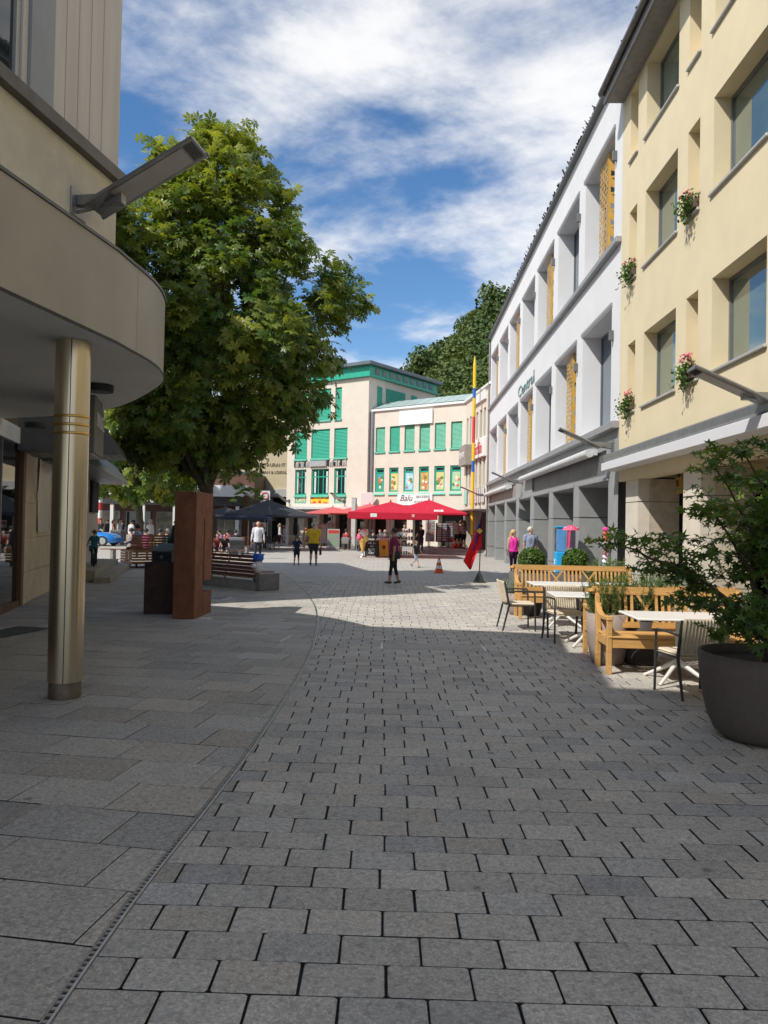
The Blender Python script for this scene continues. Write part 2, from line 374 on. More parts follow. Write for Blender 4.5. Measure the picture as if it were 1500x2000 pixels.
# ================================================================== ground, paving, drain
M_ASPH = pm('far_ground', (0.30, 0.29, 0.27), 0.9, 0.15, 0.6, bump=0.2, bscale=40)
M_JOINT = pm('joint_sand', (0.045, 0.042, 0.038), 0.95, 0.3, 30, bump=0.5, bscale=200)
M_PAVE = stone_mat('granite_paver', (0.45, 0.42, 0.372), (0.46, 0.418, 0.36), (0.17, 0.17, 0.168), 0.55)
M_SLAB = stone_mat('granite_slab', (0.43, 0.40, 0.352), (0.44, 0.40, 0.342), (0.155, 0.15, 0.142), 0.55, scale=45)
g = MB().add([(-900, -300, -.05), (900, -300, -.05), (900, 1500, -.05), (-900, 1500, -.05)], [(0, 1, 2, 3)])
tag(g.build('ground', M_ASPH), kind='structure')

DR = [(-1.11, 0.5), (-1.11, 2.65), (-1.12, 3.05), (-1.10, 3.5), (-1.06, 4.09), (-1.01, 4.83), (-0.96, 5.97), (-0.93, 7.24), (-0.91, 9.22), (-0.95, 10.78), (-1.10, 13.31), (-1.35, 15.75), (-1.79, 18.58), (-2.41, 21.66), (-3.33, 25.95), (-4.42, 30.43), (-6.2, 36.5)]
_dy = np.array([p[1] for p in DR]); _dx = np.array([p[0] for p in DR])
def xdr(y):
    # smoothed drain line
    return float(np.mean([np.interp(y + k, _dy, _dx) for k in (-.6, -.3, 0, .3, .6)]))
def clip(poly, side, off):
    """keep the part of poly on one side (+1 right, -1 left) of the drain line"""
    y0 = min(p[1] for p in poly) - .05; y1 = max(p[1] for p in poly) + .05
    a = (xdr(y0) + side * off, y0); b = (xdr(y1) + side * off, y1)
    d = lambda p: side * ((p[0] - a[0]) * (b[1] - a[1]) - (p[1] - a[1]) * (b[0] - a[0]))
    out = []
    for i, p in enumerate(poly):
        q = poly[(i + 1) % len(poly)]; dp, dq = d(p), d(q)
        if dp >= 0: out.append(p)
        if dp * dq < 0:
            t = dp / (dp - dq); out.append((p[0] + (q[0] - p[0]) * t, p[1] + (q[1] - p[1]) * t))
    return out
def area(poly): return abs(sum(poly[i][0] * poly[(i + 1) % len(poly)][1] - poly[(i + 1) % len(poly)][0] * poly[i][1] for i in range(len(poly)))) / 2
def stone(mb, poly, dz, bev, base=-.02, tilt=(0, 0)):
    n = len(poly); ar = sum(poly[i][0] * poly[(i + 1) % n][1] - poly[(i + 1) % n][0] * poly[i][1] for i in range(n))
    if ar < 0: poly = poly[::-1]
    cx = sum(p[0] for p in poly) / n; cy = sum(p[1] for p in poly) / n
    ins = []
    for p in poly:
        l = math.hypot(p[0] - cx, p[1] - cy) or 1; k = max(0, 1 - bev * 1.5 / l); ins.append((cx + (p[0] - cx) * k, cy + (p[1] - cy) * k))
    zt = lambda p: dz + tilt[0] * (p[0] - cx) + tilt[1] * (p[1] - cy)
    vs = [(p[0], p[1], base) for p in poly] + [(p[0], p[1], zt(p) - bev * .8) for p in poly] + [(p[0], p[1], zt(p)) for p in ins]
    fs = [(i, (i + 1) % n, n + (i + 1) % n, n + i) for i in range(n)] + [(n + i, n + (i + 1) % n, 2 * n + (i + 1) % n, 2 * n + i) for i in range(n)] + [tuple(range(2 * n, 3 * n))]
    mb.mi = 1; mb.add(vs, fs[:n]); b = len(mb.v) - len(vs)
    mb.mi = 0
    for f in fs[n:]: mb.f.append(tuple(i + b for i in f)); mb.m.append(0); mb.sm.append(False)
    return len(fs)
def tone():
    r = random.random(); t = random.gauss(1.0, 0.07)
    if r < 0.06: c = (t * .84, t * .86, t * .90)
    elif r < 0.16: c = (t * 1.02, t * .99, t * .95)
    elif r < 0.30: c = (t * .94, t * .955, t * .975)
    else: c = (t, t, t * .99)
    return c
def in_view(x, y, m=1.6): return abs(x) < y * 0.5 + m
pave = tag(MB().add([(-14, 0.3, -.02), (5.6, 0.3, -.02), (5.6, 24.0, -.02), (-2.2, 24.0, -.02), (-4.4, 31, -.02), (-14, 31, -.02)], [(0, 1, 2, 3, 4, 5)]).build('pavement', M_JOINT), kind='structure')
COVER = (0.02, 1.42, 10.55, 11.10)            # paved manhole lid let into the field
rects = []
y = 1.55; row = 0
while y < 23.6:
    d = 0.31 if abs(y - 7.62) < 0.10 else 0.207
    gap = 0.0085; ln = 0.322 if d < .3 else 0.33
    x = -3.2 + (0.5 * ln if row % 2 else 0) + random.uniform(-.02, .02)
    sl = -0.02
    while x < 5.15:
        if in_view(x, y) and x + ln > xdr(y) - .1:
            g2 = gap + random.uniform(-.002, .003); P = [(x + g2, y + gap * .6), (x + ln - g2 * .2, y + gap * .6), (x + ln - g2 * .2, y + d - gap * .2), (x + g2, y + d - gap * .2)]
            P = [(px, py + sl * px) for px, py in P]
            if y < 10.5:   # worn corners, edges not quite true
                Q = []
                for i_, p_ in enumerate(P):
                    a_ = P[i_ - 1]; b_ = P[(i_ + 1) % 4]; r_ = random.uniform(.003, .012)
                    for o_ in (a_, b_):
                        l_ = math.hypot(o_[0] - p_[0], o_[1] - p_[1]); Q.append((p_[0] + (o_[0] - p_[0]) * r_ / l_ + random.uniform(-.0012, .0012), p_[1] + (o_[1] - p_[1]) * r_ / l_ + random.uniform(-.0012, .0012)))
                P = Q
            P = clip(P, 1, .023)
            cx = x + ln / 2; cy = y + d / 2 + sl * cx
            if len(P) > 2 and area(P) > .0006 and not (COVER[0] + .17 < cx < COVER[1] - .17 and COVER[2] + .11 < cy < COVER[3] - .11): rects.append(('paver', P))
        x += ln
    y += d; row += 1
# slab field on the left, square to the shop front
al = rad(-9.2); e1 = (math.cos(al), math.sin(al)); e2 = (-math.sin(al), math.cos(al))
v = 0.6; row = 0
while v < 33:
    off = (0.21 * row) % 0.62 + random.uniform(-.03, .03); u = -18 - off
    while u < 1.0:
        L0 = 0.62; gp = 0.007
        P = [(u + gp, v + gp), (u + L0, v + gp), (u + L0, v + .45), (u + gp, v + .45)]
        P = [(p[0] * e1[0] + p[1] * e2[0], p[0] * e1[1] + p[1] * e2[1]) for p in P]
        cx = sum(p[0] for p in P) / 4; cy = sum(p[1] for p in P) / 4
        if 1.3 < cy < 30.8 and in_view(cx, cy, 2.0) and cx < xdr(cy) + .6 and cx > -7.1 - .25 * (cy - 13.5) and cx > -13.6:
            P = clip(P, -1, .023)
            if len(P) > 2 and area(P) > .0015: rects.append(('slab', P))
        u += L0
    v += 0.4535; row += 1
for kind, mat in (('paver', M_PAVE), ('slab', M_SLAB)):
    L_ = sorted([P for k, P in rects if k == kind], key=lambda P: sum(p[1] for p in P) / len(P))
    vis = [P for P in L_ if in_view(sum(p[0] for p in P) / len(P), sum(p[1] for p in P) / len(P), 0.1) and sum(p[1] for p in P) / len(P) > 2.35][:300]
    ids = set(map(id, vis))
    for P in vis:
        mb = MB(); n = stone(mb, P, random.uniform(-.0015, .0015), .004, tilt=(random.gauss(0, .003), random.gauss(0, .003)))
        o = mb.build(kind, [mat, M_JOINT], pave); set_tone(o.data, np.tile(tone(), (n, 1)))
    mb = MB(); tn = []
    for P in L_:
        if id(P) in ids: continue
        n = stone(mb, P, random.uniform(-.0015, .0015), .004, tilt=(random.gauss(0, .003), random.gauss(0, .003))); t = tone(); tn += [t] * n
    o = mb.build(kind + '_field', [mat, M_JOINT], pave); set_tone(o.data, tn); tag(o, kind='stuff')
# the wide plaza beyond, too far to pick the stones apart
def plaza_mat():
    m = stone_mat('plaza_stone', (0.46, 0.435, 0.392), (0.47, 0.435, 0.385), (0.27, 0.265, 0.25), 0.3); N = m.node_tree.nodes; L = m.node_tree.links; b = N['Principled BSDF']
    tc = N.new('ShaderNodeTexCoord'); br = N.new('ShaderNodeTexBrick'); br.inputs['Scale'].default_value = 1.0; br.inputs['Mortar Size'].default_value = 0.008
    br.inputs['Brick Width'].default_value = 0.4; br.inputs['Row Height'].default_value = 0.22; br.inputs['Color1'].default_value = (1, 1, 1, 1); br.inputs['Color2'].default_value = (.88, .88, .87, 1); br.inputs['Mortar'].default_value = (.45, .43, .4, 1)
    L.new(tc.outputs['Object'], br.inputs['Vector']); old = b.inputs['Base Color'].links[0].from_socket
    x = N.new('ShaderNodeMix'); x.data_type = 'RGBA'; x.blend_type = 'MULTIPLY'; x.inputs[0].default_value = 1; L.new(old, x.inputs[6]); L.new(br.outputs['Color'], x.inputs[7]); L.new(x.outputs[2], b.inputs['Base Color'])
    return m
M_PLAZA = plaza_mat()
pz = [(5.6, 23.62), (9, 23.62), (9, 72), (-40, 72), (-40, 30.9), (-5.2, 30.9)] + [(xdr(y_) - .0, y_) for y_ in np.arange(30.4, 23.6, -.6)]
pz = [(p[0], p[1]) for p in pz]
mbp = MB().add([(p[0], p[1], -.002) for p in pz] + [(p[0], p[1], -.02) for p in pz], [tuple(range(len(pz)))])
op = mbp.build('plaza_paving', M_PLAZA); set_tone(op.data, np.ones((1, 3))); tag(op, kind='structure')
# slot drain
dr = thing('slot_drain', 'narrow slotted steel drain curving between the slabs and the pavers', 'drain')
M_DRAIN = pm('drain_steel', (0.50, 0.49, 0.46), 0.45, 0.2, 25, metal=0.6, dirt=0.3)
ys = list(np.arange(1.2, 36, 0.25))
def strip(x0, x1, z0, z1):
    mb = MB(); vs = []
    for yy in ys:
        t = Vector((xdr(yy + .1) - xdr(yy - .1), .2, 0)).normalized(); nn = Vector((t.y, -t.x, 0)); c = Vector((xdr(yy), yy, 0))
        vs += [c + nn * x0 + Vector((0, 0, z0)), c + nn * x0 + Vector((0, 0, z1)), c + nn * x1 + Vector((0, 0, z1)), c + nn * x1 + Vector((0, 0, z0))]
    fs = []
    for i in range(len(ys) - 1):
        a = 4 * i; fs += [(a, a + 4, a + 5, a + 1), (a + 1, a + 5, a + 6, a + 2), (a + 2, a + 6, a + 7, a + 3)]
    return mb.add(vs, [tuple(reversed(f)) for f in fs])
strip(-.018, -.011, -.02, .001).build('edge_rail', M_DRAIN, dr); strip(.009, .019, -.02, .0015).build('edge_rail', pm('rail_light', (0.60, 0.59, 0.56), .4, .1, 20, metal=.15), dr)
strip(-.011, .009, -.02, -.012).build('channel', M_BLACK, dr)

mb = MB(); yy = 1.3
while yy < 14:
    t = Vector((xdr(yy + .1) - xdr(yy - .1), .2, 0)).normalized(); nn = Vector((t.y, -t.x, 0)); c = Vector((xdr(yy), yy, -.006))
    mb.beam(c - nn * .0105, c + nn * .0085, .016, .008); yy += .035
tag(mb.build('cross_bars', M_DRAIN, dr), kind='stuff')
# manhole lid
cv = thing('manhole_cover', 'flat paved manhole lid edged with two steel strips in the roadway', 'manhole cover', (0.72, 10.82, 0))
o = MB().box(-.69, .69, -.27, .27, -.02, .004, .004).build('lid', M_PAVE, cv); set_tone(o.data, np.full((len(o.data.polygons), 3), .88))
for s in (-1, 1): MB().box(s * .715 - .012, s * .715 + .012, -.27, .27, -.02, .0045).build('edge_strip', M_STEEL, cv)
# second lid among the slabs
cv = thing('manhole_cover', 'stone-filled manhole lid between steel strips among the slabs', 'manhole cover', (-1.95, 11.4, 0), rad(-9.2))
for s in (-1, 1): MB().box(s * .55 - .012, s * .55 + .012, -.3, .3, -.02, .0045).build('edge_strip', M_STEEL, cv)
o = MB().box(-.53, .53, -.3, .3, -.02, .0035, .004).build('lid', M_SLAB, cv); set_tone(o.data, np.full((len(o.data.polygons), 3), .95))
# floor grate at far left
q = gnd(22, 1234); gr = thing('floor_grate', 'black iron grate in the slabs at the left edge', 'grate', (q.x, q.y, 0), rad(-12))
MB().box(-.30, .30, -.55, .55, -.02, .004).build('frame', M_BLACK, gr)
for i in range(13): MB().box(-.28, .28, -.52 + i * .083, -.47 + i * .083, .004, .009).build('bar', M_GREYD, gr)
# ================================================================== right-hand street front
def wall_open(mb, x0, x1, z0, z1, ops, depth, sides=True):
    """front skin at y=0 with openings, each with reveals running back to depth"""
    xs = sorted(set([x0, x1] + [v for o in ops for v in o[:2]])); zs = sorted(set([z0, z1] + [v for o in ops for v in o[2:4]]))
    xs = [v for v in xs if x0 <= v <= x1]; zs = [v for v in zs if z0 <= v <= z1]
    for i in range(len(xs) - 1):
        j = 0
        while j < len(zs) - 1:
            cx = (xs[i] + xs[i + 1]) / 2
            hole = lambda k: any(o[0] < cx < o[1] and o[2] < (zs[k] + zs[k + 1]) / 2 < o[3] for o in ops)
            if hole(j): j += 1; continue
            k = j
            while k < len(zs) - 1 and not hole(k): k += 1
            mb.quad((xs[i], 0, zs[j]), (xs[i + 1], 0, zs[j]), (xs[i + 1], 0, zs[k]), (xs[i], 0, zs[k])); j = k
    for o in ops:
        a, b, c, d = o[:4]; dp = o[4] if len(o) > 4 else depth
        mb.quad((a, 0, c), (a, dp, c), (a, dp, d), (a, 0, d)); mb.quad((b, 0, d), (b, dp, d), (b, dp, c), (b, 0, c))
        mb.quad((a, 0, d), (a, dp, d), (b, dp, d), (b, 0, d)); mb.quad((a, 0, c), (b, 0, c), (b, dp, c), (a, dp, c))
    return mb
def window(parent, a, b, c, d, y, fw=.05, fd=.06, mats=(None, None), bars=(), hbars=(), name='window'):
    """frame and pane set at depth y in an opening"""
    fm = mats[0] or M_FRAME; gm = mats[1] or M_GLASS
    mb = MB(); mb.box(a, a + fw, y, y + fd, c, d); mb.box(b - fw, b, y, y + fd, c, d); mb.box(a + fw, b - fw, y, y + fd, c, c + fw); mb.box(a + fw, b - fw, y, y + fd, d - fw, d)
    for t in bars: xx = a + (b - a) * t; mb.box(xx - fw * .4, xx + fw * .4, y + .004, y + fd, c + fw, d - fw)
    for t in hbars: zz = c + (d - c) * t; mb.box(a + fw, b - fw, y + .006, y + fd - .004, zz - fw * .4, zz + fw * .4)
    w = mb.build(name, fm, parent)
    MB().box(a + fw * .5, b - fw * .5, y + .03, y + .045, c + fw * .5, d - fw * .5).build('pane', gm, w)
    return w
def wall_lamp(label, loc, rz, length=0.95, rise=0.45, width=0.30, reach=0.35, group='flat wall lamps along the street'):
    """flat street lamp on a bracket: local x points out of the wall"""
    t = thing('wall_lamp', label, 'lamp', loc, rz, group)
    MB().box(0, .015, -.13, .13, -.16, .10, .004).build('mounting_plate', M_ALU, t)
    mb = MB(); mb.box(.015, reach + .12, -.045, .045, -.05, .05, .006); mb.tube([(.02, 0, -.10), (reach, 0, -.04)], .018); mb.build('bracket', M_ALU, t)
    a = Vector((reach - .18, 0, -.10)); d = Vector((length, 0, rise)).normalized(); n = Vector((-d.z, 0, d.x)); ln = math.hypot(length, rise)
    mb = MB(); w = width / 2
    def P(s, q, h): return a + d * s + Vector((0, q, 0)) + n * h
    prof = [(-w, 0), (-w, .03), (-w * .4, .055), (w * .4, .055), (w, .03), (w, 0)]
    vs = [P(0, q, h) for q, h in prof] + [P(ln, q, h) for q, h in prof]; k = len(prof)
    mb.add(vs, [(i, (i + 1) % k, k + (i + 1) % k, k + i) for i in range(k)] + [tuple(range(k - 1, -1, -1)), tuple(range(k, 2 * k))])
    hs = mb.build('housing', pm('lamp_housing', (0.22, 0.215, 0.205), 0.4, .15, 6, metal=0.6), t)
    mb = MB(); mb.tube([P(-.02, w + .012, .02), P(ln + .02, w + .012, .02)], .022); mb.build('edge_tube', M_ALU, hs)
    mb = MB(); mb.add([P(ln * .22, -w * .8, -.004), P(ln * .22, w * .8, -.004), P(ln * .88, w * .8, -.004), P(ln * .88, -w * .8, -.004)], [(3, 2, 1, 0)]); mb.build('diffuser', pm('lamp_diffuser', (0.34, 0.32, 0.31), 0.35, .06, 3), t)
    mb = MB()
    for i in range(7):
        s = ln * .90 + i * ln * .013; mb.beam(P(s, -w * .8, -.006), P(s, w * .8, -.006), .006, .006)
    mb.build('louvre', M_BLACK, t)
    return t

FR = Fac((5.33, 17.5), (-0.0227, -1.0))
# ---------------------------------------------------------------- white and grey "Central" building
cb = thing('office_building', 'long white three-storey building with grey ground floor and gold shutters', 'building', FR.o, FR.rot)
XE = -26.15
UP = [(-0.66 - 3.665 * i - 2.93, -0.66 - 3.665 * i, 8.46, 11.22, .62) for i in range(7)]
LO = [(-0.74 - 3.68 * i - 2.93, -0.74 - 3.68 * i, 4.22, 6.98, .62) for i in range(7)]
mb = MB(); wall_open(mb, XE, -0.002, 4.14, 12.42, UP + LO, .62)
mb.quad((XE, 8, 4.14), (XE, 0, 4.14), (XE, 0, 12.42), (XE, 8, 12.42)); mb.build('wall', M_WHITE, cb)
MB().box(XE + .02, -.02, .62, 8, 3.0, 12.3).build('core', M_DARKIN, cb)
M_TRIM = pm('trim_grey', (0.32, 0.325, 0.335), 0.55, .06, 4, metal=.2)
MB().box(XE - .03, -.004, -.13, 0.02, 8.30, 8.44, .01).build('ledge', M_TRIM, cb)
MB().box(XE - .03, -.004, -.16, 0.02, 4.02, 4.19, .01).build('ledge', M_TRIM, cb)
for a, b, c, d, _ in UP + LO:
    MB().box(a - .10, b + .05, -.035, .0, d + .03, d + .12).build('lintel_trim', M_TRIM, cb)
    MB().box(a - .05, b + .03, -.02, .0, d - .0, d + .03).build('lintel_lip', M_WHITE, cb)
mb = MB(); mb.box(XE - .1, -.0, -.16, 1.2, 12.42, 12.50); mb.build('roof_edge', M_GREYD, cb)
mb = MB(); mb.smooth = False
for i in range(230):
    x = XE + i * .1135; h = random.uniform(.02, .12); y = random.uniform(-.17, -.07); mb.beam((x, y, 12.48), (x + random.uniform(-.06, .06), y - random.uniform(-.02, .09), 12.5 + h), .05, .02)
tag(mb.build('roof_tile_edge', M_BLACK, cb), kind='stuff')
M_GOLD = pm('gold_screen', (0.62, 0.36, 0.07), 0.42, .10, 6, metal=0.35)
def screen(mb, p0, p1, z0, z1, nx, nz):
    p0 = Vector(p0); p1 = Vector(p1); d = p1 - p0
    for i in range(nx):
        for j in range(nz):
            S = lambda u, v: (p0.x + d.x * (i + u) / nx, p0.y + d.y * (i + u) / nx, z0 + (z1 - z0) * (j + v) / nz)
            c = [(0, 0), (1, 0), (1, 1), (0, 1)]; r = (i + j) % 4 if nx > 1 else j % 2 * 2; c = c[r:] + c[:r]
            t = [(.14, .14), (.86, .14), (.14, .86)]
            if r == 1: t = [(1 - y_, x_) for x_, y_ in t]
            elif r == 2: t = [(1 - x_, 1 - y_) for x_, y_ in t]
            elif r == 3: t = [(y_, 1 - x_) for x_, y_ in t]
            A, B, C, D = [S(*q) for q in c]; p, q, s_ = [S(*w) for w in t]
            mb.add([A, B, C, D, p, q, s_], [(0, 1, 5, 4), (0, 4, 6, 3), (1, 2, 5), (2, 6, 5), (2, 3, 6)])
for k, (lst, par) in enumerate(((UP, 0), (LO, 1))):
    for i, (a, b, c, d, dp) in enumerate(lst):
        window(cb, a, b, c, d, .50, .06, .08, (M_FRAME, M_GLASS2), bars=(.5,))
        if i % 2 == par:
            sh = thing('folding_shutter', '', '', (0, 0, 0)); sh.parent = cb
            for kk in ('label', 'category'):
                if kk in sh: del sh[kk]
            bpy.data.objects.remove(sh)
            mb = MB(); screen(mb, (b - 1.95, .14), (b - 1.02, .12), c + .02, d - .05, 5, 18); mb.box(b - 1.06, b - 1.0, .11, .14, c + .02, d - .05)
            mb.build('shutter_leaf', M_GOLD, cb)
            mb = MB(); screen(mb, (b - 1.0, .12), (b - .92, .49), c + .02, d - .05, 1, 13); mb.build('shutter_leaf', M_GOLD, cb)
        MB().box(b + .12, b + .20, -.11, -.001, d - .82, d - .58, .01).build('wall_light', M_GREYD, cb)
o = lettering('Central', .66, pm('sign_teal', (0.20, 0.31, 0.31), .5), cb, (0, 0, 0), depth=.012, sx=1.15)
s0 = FR.px(1015, 765); s1 = FR.px(1042, 735); o.location = ((s0[0] + s1[0]) / 2, -.02, (s0[1] + s1[1]) / 2 - .05)
k = abs(s1[0] - s0[0]) / max(.1, o.dimensions.x); o.scale = (o.scale[0] * k * 1.0, 1.0, 1)
# grey ground floor
nears = [-.84, -4.55, -8.23, -11.93, -15.58, -19.27, -23.02]; fars = [-3.83, -7.47, -11.14, -14.72, -18.53, -22.36, -25.87]
GO = [(f, n, -.02, 2.84, .85) for n, f in zip(nears, fars)]
p1 = (FR.px(1039, 945)[0], FR.px(1184, 900)[0], 3.02, 3.62, .07); p2 = (FR.px(957, 965)[0], FR.px(1007, 950)[0], 3.02, 3.62, .07)
mb = MB(); wall_open(mb, XE, -.002, -.02, 4.02, GO + [p1, p2], .85); mb.quad((XE, 8, 0), (XE, 0, 0), (XE, 0, 4.1), (XE, 8, 4.1)); mb.build('ground_floor_wall', M_GREY, cb)
for p in (p1, p2): MB().box(p[0], p[1], .06, .07, p[2], p[3]).build('fascia_panel', M_GREYD if p is p1 else pm('fascia_taupe', (0.27, 0.235, 0.21), .6), cb)
MB().box(XE + .05, -.05, 1.9, 2.0, 0, 3.3).build('back_wall', M_DARKIN, cb)
# panel joints on piers and fascia: thin recessed shadow gaps as dark strips let into the face
for n, f in zip(nears, fars):
    for zz in (.62, 2.02):
        MB().box(f - .72, f, -.0025, .01, zz - .008, zz + .008).build('panel_joint', M_BLACK, cb); MB().box(f - .0025, f + .01, 0, .85, zz - .008, zz + .008).build('panel_joint', M_BLACK, cb)
    MB().box(f - .05, n + .05, -.05, 0, 2.86, 2.95, .01).build('door_head', M_TRIM, cb)
    window(cb, f, n, .02, 2.82, .80, .06, .06, (M_FRAME, clear_glass('shop_glass')), bars=(.5,))
for z0, z1, xa, xb in ((3.50, 3.74, FR.px(1027, 931)[0], FR.px(1167, 880)[0]), (3.42, 3.60, FR.px(955, 957)[0], FR.px(1000, 938)[0])):
    aw = MB(); aw.tube([(xa, -.20, (z0 + z1) / 2), (xb, -.20, (z0 + z1) / 2)], .11, 12); aw.box(xa, xb, -.10, 0, (z0 + z1) / 2 - .05, (z0 + z1) / 2 + .09); aw.build('awning_roll', pm('awning_white', (0.62, 0.62, 0.62), .5), cb)
MB().tube([(XE + .04, -.07, .0), (XE + .04, -.07, 12.2)], .05).build('downpipe', M_ALU, cb)

# ---------------------------------------------------------------- yellow building
yb = thing('corner_building', 'pale yellow building with deep grey-framed windows and flower boxes', 'building', FR.o, FR.rot)
big = [(1.72, 3.57), (5.2, 7.06), (8.7, 10.55), (12.2, 14.05), (15.7, 17.5)]; nar = [(.60, 1.14), (4.08, 4.62), (7.58, 8.12), (11.1, 11.64), (14.6, 15.1)]
rowsY = [(4.27, 5.77), (7.17, 8.71), (9.86, 11.40)]
ops = [(a, b, c, d, .34) for a, b in big for c, d in rowsY] + [(a, b, c - .0, d, .30) for a, b in nar for c, d in rowsY]
mb = MB(); wall_open(mb, .002, 22, 2.95, 11.5, ops, .34); mb.quad((.002, 0, 3), (.002, 8, 3), (.002, 8, 11.5), (.002, 0, 11.5)); mb.build('wall', M_YELLOW, yb)
MB().box(.02, 22, .40, 8, 3.3, 11.4).build('core', M_DARKIN, yb)
M_YGL = glass('house_window_glass', (0.10, 0.15, 0.13), 0.02, 1.0, 2.1, wob=0.02)
M_CURT = pm('curtain', (0.55, 0.66, 0.60), .8, .1, 3)
for a, b in big:
    for c, d in rowsY:
        window(yb, a, b, c, d, .27, .055, .06, (M_FRAME, M_YGL)); MB().box(a - .10, b + .04, -.05, .30, c - .05, c - .002, .008).build('sill', M_SILL, yb)
for a, b in nar:
    for c, d in rowsY:
        MB().box(a, b, .29, .30, c, d).build('niche_back', M_YELLOW, yb); MB().box(a - .04, b + .03, -.05, .28, c - .05, c - .002, .008).build('sill', M_SILL, yb)
mb = MB(); mb.box(.0, 22, -.42, 1.0, 11.50, 11.56); mb.build('soffit', pm('soffit_grey', (0.22, 0.215, 0.21), .6), yb)
mb = MB(); mb.box(-.02, 22, -.46, -.40, 11.46, 11.78); mb.tube([(-.02, -.52, 11.72), (22, -.52, 11.72)], .07, 10); mb.build('gutter', pm('gutter_grey', (0.15, 0.145, 0.14), .5, metal=.3), yb)
mb = MB(); mb.add([(-.02, -.46, 11.78), (22, -.46, 11.78), (22, 3, 13.2), (-.02, 3, 13.2)], [(0, 1, 2, 3)])
mb.build('roof', M_GREYD, yb)
mb = MB()
for i in range(190):
    x = i * .115; y = random.uniform(-.50, -.38); mb.beam((x, y, 11.78), (x + random.uniform(-.07, .07), y - random.uniform(-.03, .10), 11.78 + random.uniform(.03, .13)), .05, .02)
tag(mb.build('roof_tile_edge', M_BLACK, yb), kind='stuff')
# awning cassette and arcade
mb = MB(); mb.box(-.05, 22, -.34, 0, 3.22, 3.40, .03); mb.build('awning_cassette', M_ALU, yb)
MB().box(-.06, 22, -.38, -.02, 3.02, 3.20, .01).build('awning_valance', pm('valance_white', (0.66, 0.66, 0.68), .6, .02, 2), yb)
MB().box(.01, 22, 0.002, .32, 2.78, 2.95).build('arcade_beam', M_YELLOW, yb)
MB().box(.02, 22, .32, 4.2, 2.90, 3.0).build('arcade_ceiling', pm('arcade_ceiling', (0.62, 0.47, 0.22), .8, .05, 2), yb)
M_TRAV = pm('travertine', (0.62, 0.55, 0.44), .7, .16, 5, bump=.3, bscale=40, col2=(0.42, 0.36, 0.27), detail=9)
M_TRAVS = pm('smooth_limestone', (0.66, 0.60, 0.50), .7, .06, 4, bump=.15)
def ycol(xa, xb):
    mb = MB(); mb.box(xa, xb, .06, .30, 0, 2.78); c = mb.build('pillar', M_TRAVS, yb)
    MB().box(xa - .003, xb + .004, .302, .92, 0, 2.78).build('pillar_facing', M_TRAV, c)
    for zz in (.75, 2.3): MB().box(xa - .006, xb + .007, .055, .925, zz - .005, zz + .005).build('joint', M_BLACK, c)
c1 = FR.px(1222, 1000, .06)[0], FR.px(1246, 1000, .06)[0]; c2 = FR.px(1334, 1000, .06)[0], FR.px(1368, 1000, .06)[0]
ycol(*c1); ycol(*c2); ycol(c2[1] + 3.2, c2[1] + 4.0); ycol(c2[1] + 7.2, c2[1] + 8.0)
MB().box(.02, 22, 3.2, 3.3, 0, 2.9).build('shop_back', M_DARKIN, yb)
M_WOODF = pm('brown_wood', (0.16, 0.075, 0.035), .5, .2, 6, stretch=(1, 1, .1))
for i in range(6):
    xa = .3 + i * 2.4; window(yb, xa, xa + 2.3, .25, 2.85, 2.3, .09, .09, (M_WOODF, clear_glass('shop_glass')), bars=(.5,), name='shop_window')
    MB().box(xa, xa + 2.3, 2.3, 2.42, 0, .25).build('stall_riser', M_TRAV, yb)
sb = FR.px(1326, 948, .8); hs = thing('hanging_sign', 'small ochre hanging board lettered in dark serif capitals under the arcade', 'sign', FR.pt(sb[0], .8, sb[1]), FR.rot)
MB().box(-.16, .18, -.03, .03, -.17, .17, .008).build('board', pm('sign_ochre', (0.55, 0.36, 0.10), .6), hs)
MB().box(-.02, .02, -.015, .015, .17, 2.9 - sb[1]).build('hanger', M_BLACK, hs)
lettering('RI', .2, M_BLACK, hs, (-.0, -.033, .04), depth=.003); lettering('RI', .2, M_BLACK, hs, (.0, .033, .04), rot=(PI / 2, 0, PI), depth=.003)
# the name board seen edge-on from the street also shows to people walking along it
# ---------------------------------------------------------------- wall lamps
def lamp_on(fac, px, py, label, **k):
    x, z = fac.px(px, py); return wall_lamp(label, fac.pt(x, 0, z), fac.rot - PI / 2, **k)
lamp_on(FR, 1197, 868, 'grey flat lamp above the shop awning nearest the yellow building', reach=.5, length=.95, rise=.42)
lamp_on(FR, 1021, 940, 'grey flat lamp midway along the grey shop fascia', reach=.5, length=.95, rise=.42)
lamp_on(FR, 1545, 775, 'grey flat lamp on the yellow wall at the right edge', reach=.5, length=.95, rise=.42)
# ================================================================== left-hand buildings
FL = Fac((-2.88, 8.03), (0.171, 1.0)); FW = Fac((-6.7, 13.5), (-0.25, 1.0))
lb = thing('shop_building', 'beige corner shop with a rounded canopy on a metal column at left', 'building')
M_PEB = pm('roughcast', (0.74, 0.68, 0.54), .9, .08, 3, bump=.8, bscale=22, dirt=.35)
M_BOARD = pm('beige_cladding', (0.68, 0.63, 0.56), .6, .05, 2, stretch=(4, 4, .3), dirt=.12)
M_FASC = pm('taupe_metal', (0.37, 0.335, 0.28), .45, .06, 1.2, metal=.15, dirt=.2)
M_SOFF = pm('canopy_soffit', (0.84, 0.82, 0.77), .8, .04, 1.5)
def LP(x, y, z): return FL.pt(x, y, z)
def lbox(mb, x0, x1, y0, y1, z0, z1):
    t = MB().box(x0, x1, y0, y1, z0, z1); mb.add([LP(*p) for p in t.v], t.f); return mb
H1 = 7.65
